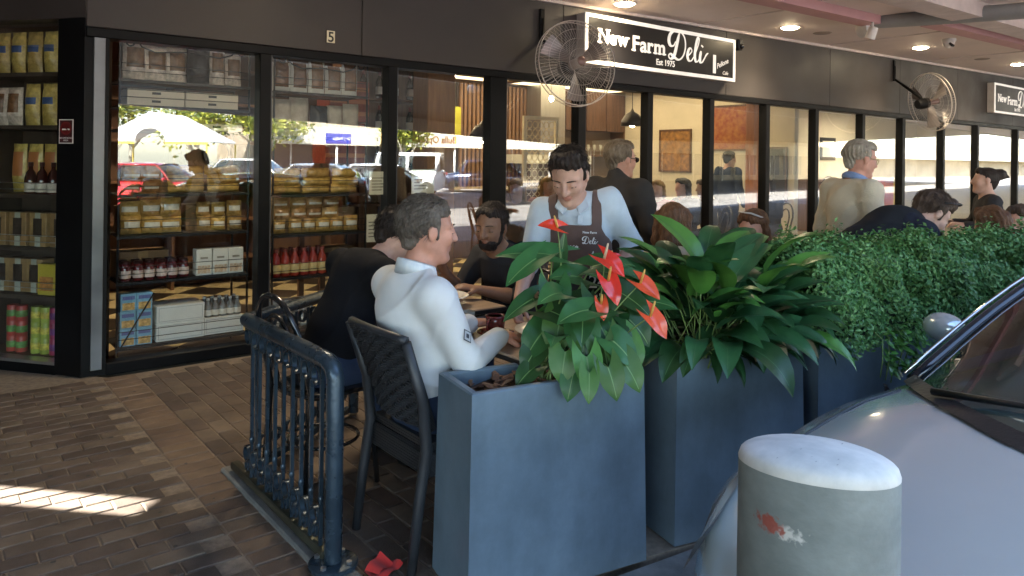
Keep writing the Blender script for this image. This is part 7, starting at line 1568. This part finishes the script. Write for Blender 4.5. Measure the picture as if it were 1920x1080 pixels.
# --- people inside, behind the glass
inside = [('blonde woman behind the glass left of the waiter', (5.35, 6.55), -150, cloth('tan_jumper', (.3, .2, .12)), h_blond, 'long', sk_fair, 1.0), ('second blonde woman behind the glass just left of the waiter', (5.95, 6.75), -120, cloth('rust_jumper', (.28, .1, .06)), h_blond, 'bob', sk_fair, 1.02),
          ('blonde woman in a red scarf behind the cafe glass', (7.55, 6.35), -160, cloth('red_scarf', (.42, .03, .04)), h_blond, 'bob', sk_fair, .98), ('dark-haired person in black behind the cafe glass', (8.0, 6.25), 170, blk, h_dark, 'long', sk_fair, 1.0), ('diner in a grey top behind the third cafe pane', (8.55, 6.3), 150, charcoal, h_brown, 'bob', sk_tan, .98),
          ('dark silhouette of a curly-haired diner behind the cafe glass', (10.1, 6.3), 160, blk, h_dark, 'bob', sk_tan, 1.0), ('diner in a green cap colour jumper behind the far glass', (12.0, 6.4), 190, cloth('olive', (.06, .09, .05)), h_brown, 'short', sk_fair, 1.0), ('small diner beside the orange banner in the far room', (13.0, 6.5), 180, cloth('plum', (.12, .05, .06)), h_auburn, 'bob', sk_fair, .95)]
for lab, xy, rz_, tp, hr, hk, sk_, sc_ in inside:
    P_ = dict(SIT); P_.update(chest=(.03, 0, .90), neck=(.06, 0, 1.02), head=(.1, 0, 1.17), sz=.96)
    I = person(lab, xy, R(rz_), P_, sk_, tp, hr, hk, denim, .015, 1.0, hands=False, group=None, seed=xy[0]); I['root'].scale = (sc_,) * 3
P_ = dict(STAND); P_.update(chest=(.0, 0, 1.16), pel=(0, 0, .88))
person('man in dark blue standing behind the fourth cafe pane', (9.6, 6.75), R(-10), P_, sk_fair, cloth('dark_blue', (.02, .03, .06)), h_dark, 'short', blk, .015, 1.0, hands=False, seed=11.3)
for x, y, rz_, lab in ((5.3, 6.5, -150, 'dark chair under the blonde woman left of the waiter'), (5.95, 6.75, -120, 'dark chair under the second blonde woman'), (7.55, 6.35, -160, 'dark chair under the woman in a red scarf'), (8.0, 6.25, 170, 'dark chair under the dark-haired person in black'), (8.55, 6.3, 150, 'dark chair under the diner in grey'), (10.1, 6.3, 160, 'dark chair under the curly-haired diner'), (12.0, 6.4, 190, 'dark chair under the diner in olive'), (13.0, 6.5, 180, 'dark chair under the small diner'), (5.35, 1.75, 60, 'black chair under the brown-haired diner at right'), (5.75, 1.72, 175, 'black chair under the diner at the far right edge'), (6.3, 3.05, 20, 'black chair under the balding man')):
    bentwood(lab, (x, y, 0), R(rz_))
# ------------------------------------------------------------------ the sunlit car park across the lane (seen in the shop windows)
rd = random.Random(31); nr = np.random.default_rng(9)
te = thing('market_tent', 'white gabled marquee with yellow edging across the car park', 'tent', (7.25, -21.2, -.13), math.atan2(2.8, 3.5))
canvas = M('tent_canvas', (.80, .79, .76), .7, var=.04, scale=2); yel = M('tent_yellow_edge', (.75, .55, .08), .6)
hw_, ev, ap, dp = 2.35, 2.25, 3.45, 3.2
for s in (-1, 1):
    b = MB(); b.add([(0, 0, ap), (s * hw_, 0, ev), (s * hw_, -dp, ev), (0, -dp, ap), (0, 0, ap - .03), (s * hw_, 0, ev - .03), (s * hw_, -dp, ev - .03), (0, -dp, ap - .03)], [(0, 1, 2, 3), (7, 6, 5, 4), (0, 4, 5, 1), (2, 6, 7, 3)]); b.build('roof_slope', [canvas], te)
    for y in (-.05, -dp + .05): b = MB(); b.tube([(s * (hw_ - .06), y, 0), (s * (hw_ - .06), y, ev)], .035, 8); b.build('pole', [yel], te, smooth=True)
b = MB(); ar = [(.62 * math.cos(a_), ev - .02 + .55 * math.sin(a_)) for a_ in [PI * q / 14 for q in range(15)]]
top_l = [(hw_, ev), (0, ap), (-hw_, ev)]; poly = [(hw_, ev - .02)] + [(0, ap - .01)] + [(-hw_, ev - .02)] + [(x, z) for x, z in reversed(ar)]
half = [[(hw_, ev - .02), (0, ap - .01)] + [(x, z) for x, z in reversed(ar[:8])]] + [[(0, ap - .01), (-hw_, ev - .02)] + [(x, z) for x, z in reversed(ar[7:])]]
for hf_ in half: b.add([(x, .012, z) for x, z in hf_] + [(x, -.012, z) for x, z in hf_], [tuple(range(len(hf_) - 1, -1, -1)), tuple(range(len(hf_), 2 * len(hf_)))])
b.build('gable', [canvas], te)
b = MB(); b.box(.62, hw_, .0125, .03, ev - .12, ev - .02); b.box(-hw_, -.62, .0125, .03, ev - .12, ev - .02); b.build('yellow_valance', [yel], te)
car('red hatchback in the sun reflected in the nearest window', (7.0, -11.2, -.13), math.atan2(-.62, -.78), M('red_paint', (.5, .015, .02), .3, .2, var=.03, coat=1.0), detail=False)
car('light blue car half hidden behind the red one', (4.9, -15.2, -.13), math.atan2(-.62, -.78), M('blue_paint', (.06, .25, .5), .3, .3, var=.03, coat=1.0), detail=False)
car('white boxy four wheel drive reflected between the window posts', (15.6, -19.8, -.13), R(39), M('white_car_paint', (.78, .78, .77), .3, var=.02, coat=1.0), detail=False, roof=1.95, hood=1.12, boxy=1.0, Lc=4.3)
car('dark blue estate reflected left of the cafe door post', (20.9, -20.6, -.13), R(39), M('navy_paint', (.02, .035, .08), .25, .3, var=.03, coat=1.0), detail=False, roof=1.65, hood=1.02, boxy=.6)
car('silver-grey hatchback in the reflected row of cars', (9.4, -15.4, -.13), R(39), M('slate_paint', (.42, .45, .48), .25, .4, var=.03, coat=1.0), detail=False)
car('white sedan in the reflected row of cars', (12.3, -16.6, -.13), R(39), M('white_car_paint', (.78, .78, .77), .3, var=.02, coat=1.0), detail=False)
car('white hatchback behind the silver-grey one across the car park', (8.2, -19.6, -.13), R(39), M('white_car_paint', (.78, .78, .77), .3, var=.02, coat=1.0), detail=False, roof=1.6)
# shops on the far side
sh = thing('shop_row', 'low row of shops with a long cream fascia across the car park', 'building', (15.0, -29.0, -.13), R(0))
fas = M('far_fascia_cream', (.70, .66, .52), .7, var=.05, scale=.6); b = MB(); b.box(0, 180, -9, -2.0, 0, 4.2); b.build('wall', [M('far_wall', (.46, .39, .29), .8, var=.3, scale=.7)], sh)
b = MB(); b.box(-.5, 180, -.25, 0, 2.42, 3.45); fa = b.build('fascia', [fas], sh)
b = MB(); b.box(-.5, 180, -2.2, -.25, 3.2, 3.4); b.build('awning_roof', [fas], sh)
b = MB(); b.box(-3.2, -.5, -2.4, .2, 3.32, 3.42); b.add([(-3.2, .2, 3.43), (-.5, .2, 3.43), (-1.8, -1, 3.9), (-3.2, -2.4, 3.43), (-.5, -2.4, 3.43)], [(0, 1, 2), (1, 4, 2), (4, 3, 2), (3, 0, 2)]); b.build('corner_canopy', [canvas], sh)
for i in range(15): b = MB(); b.tube([(i * 4.2, -.2, 0), (i * 4.2, -.2, 2.42)], .07, 8); b.build('awning_post', [white_paint], sh, smooth=True)
for i in range(14): b = MB(); b.box(i * 4.2 + .4, i * 4.2 + 3.8, -1.995, -1.97, .5, 2.5); w_o = b.build('window', [M('far_window', (.05, .06, .08), .15, var=.4, scale=.5)], sh); b = MB(); b.box(i * 4.2 + 2.05, i * 4.2 + 2.15, -1.969, -1.95, .5, 2.5); b.build('window_post', [white_paint], w_o)
def far_text(txt, x, z, sz, mat, par): 
    me = text_mesh('lettering', txt, sz, extrude=.01, offset=.012); me.materials.append(mat); me.transform(Matrix.Translation((x, .012, z)) @ Matrix.Rotation(PI, 4, 'Z') @ Matrix.Rotation(R(90), 4, 'X')); link('lettering', me, par)
brown_ink = M('sign_brown', (.22, .10, .04), .6); far_text('Bulla Optometrist', 12.6, 2.72, .62, brown_ink, sh)
b = MB(); b.box(3.4, 5.0, .001, .03, 2.5, 3.1); bs = b.build('sign_panel', [M('sign_blue', (.06, .07, .38), .5)], sh); 
me = text_mesh('lettering', 'Dr J Phillips', .24, extrude=.004, offset=.004); me.materials.append(white_paint); me.transform(Matrix.Translation((4.95, .036, 2.72)) @ Matrix.Rotation(PI, 4, 'Z') @ Matrix.Rotation(R(90), 4, 'X')); link('lettering', me, bs)
b = MB(); b.box(7.0, 7.2, .001, .04, 2.42, 3.45); b.build('fascia_strip', [yel], sh)
# trees
bark = M('pale_bark', (.5, .45, .36), .8, var=.25, scale=4, bump=.4, bscale=20); lf1 = leaf_mat('tree_leaf', (.24, .28, .04), (.46, .45, .07), .5, rnd=0); lf2 = leaf_mat('tree_leaf_dark', (.06, .10, .02), (.12, .17, .03), .5, rnd=0)
def tree(label, x, y, ht, cr, n=2600):
    t = thing('tree', label, 'tree', (x, y, -.13), rd.uniform(0, 6), 'trees beyond the reflected car park'); b = MB()
    b.tube([(0, 0, 0), (.08, .05, ht * .25), (.0, .1, ht * .5), (.1, 0, ht * .8)], [.17, .13, .10, .05], 9)
    for q in range(6): a_ = q * 1.05; b.tube([(.04, .05, ht * (.24 + .05 * q)), (math.cos(a_) * cr * .4, math.sin(a_) * cr * .4, ht * (.45 + .05 * q)), (math.cos(a_) * cr * .75, math.sin(a_) * cr * .75, ht * (.55 + .05 * q))], [.08, .05, .02], 7)
    b.build('trunk', [bark], t, smooth=True)
    cl = nr.normal(0, 1, (26, 3)); cl /= np.linalg.norm(cl, axis=1)[:, None]; cl = cl * (cr * nr.uniform(.35, .95, 26)[:, None]) * np.array((1, 1, .62)) + np.array((0, 0, ht * .72))
    c = cl[nr.integers(0, 26, n)] + nr.normal(0, cr * .17, (n, 3)); a = nr.normal(0, 1, (n, 3)); a /= np.linalg.norm(a, axis=1)[:, None]; bb = np.cross(a, nr.normal(0, 1, (n, 3))); bb /= np.linalg.norm(bb, axis=1)[:, None]; L_ = nr.uniform(.09, .17, n)[:, None]
    V = np.stack([c - a * L_, c - bb * L_ * .5, c + a * L_, c + bb * L_ * .5], 1).reshape(-1, 3); me = D.meshes.new('crown'); me.from_pydata(V.tolist(), [], [(4 * q, 4 * q + 1, 4 * q + 2, 4 * q + 3) for q in range(n)]); me.materials.append(lf1); me.materials.append(lf2); me.polygons.foreach_set('material_index', (nr.random(n) < .35).astype(int).tolist()); stuff(link('crown', me, t))
for lab, x, y, ht, cr in (('yellow-green tree left behind the marquee', 3.6, -29.5, 6.2, 2.6), ('yellow-green tree above the marquee roof', 7.6, -31.5, 6.4, 2.9), ('yellow-green tree right of the marquee', 11.2, -28.5, 5.6, 2.5), ('tree with pale forked trunk beside the far shops', 14.2, -27.2, 5.2, 2.1), ('tall tree behind the marquee', 9.5, -36, 8, 3.6), ('tree left of the tall tree', 1.0, -33, 7, 3.2), ('tree in front of the far shops', 22.5, -27.0, 4.6, 1.6)): tree(lab, x, y, ht, cr)
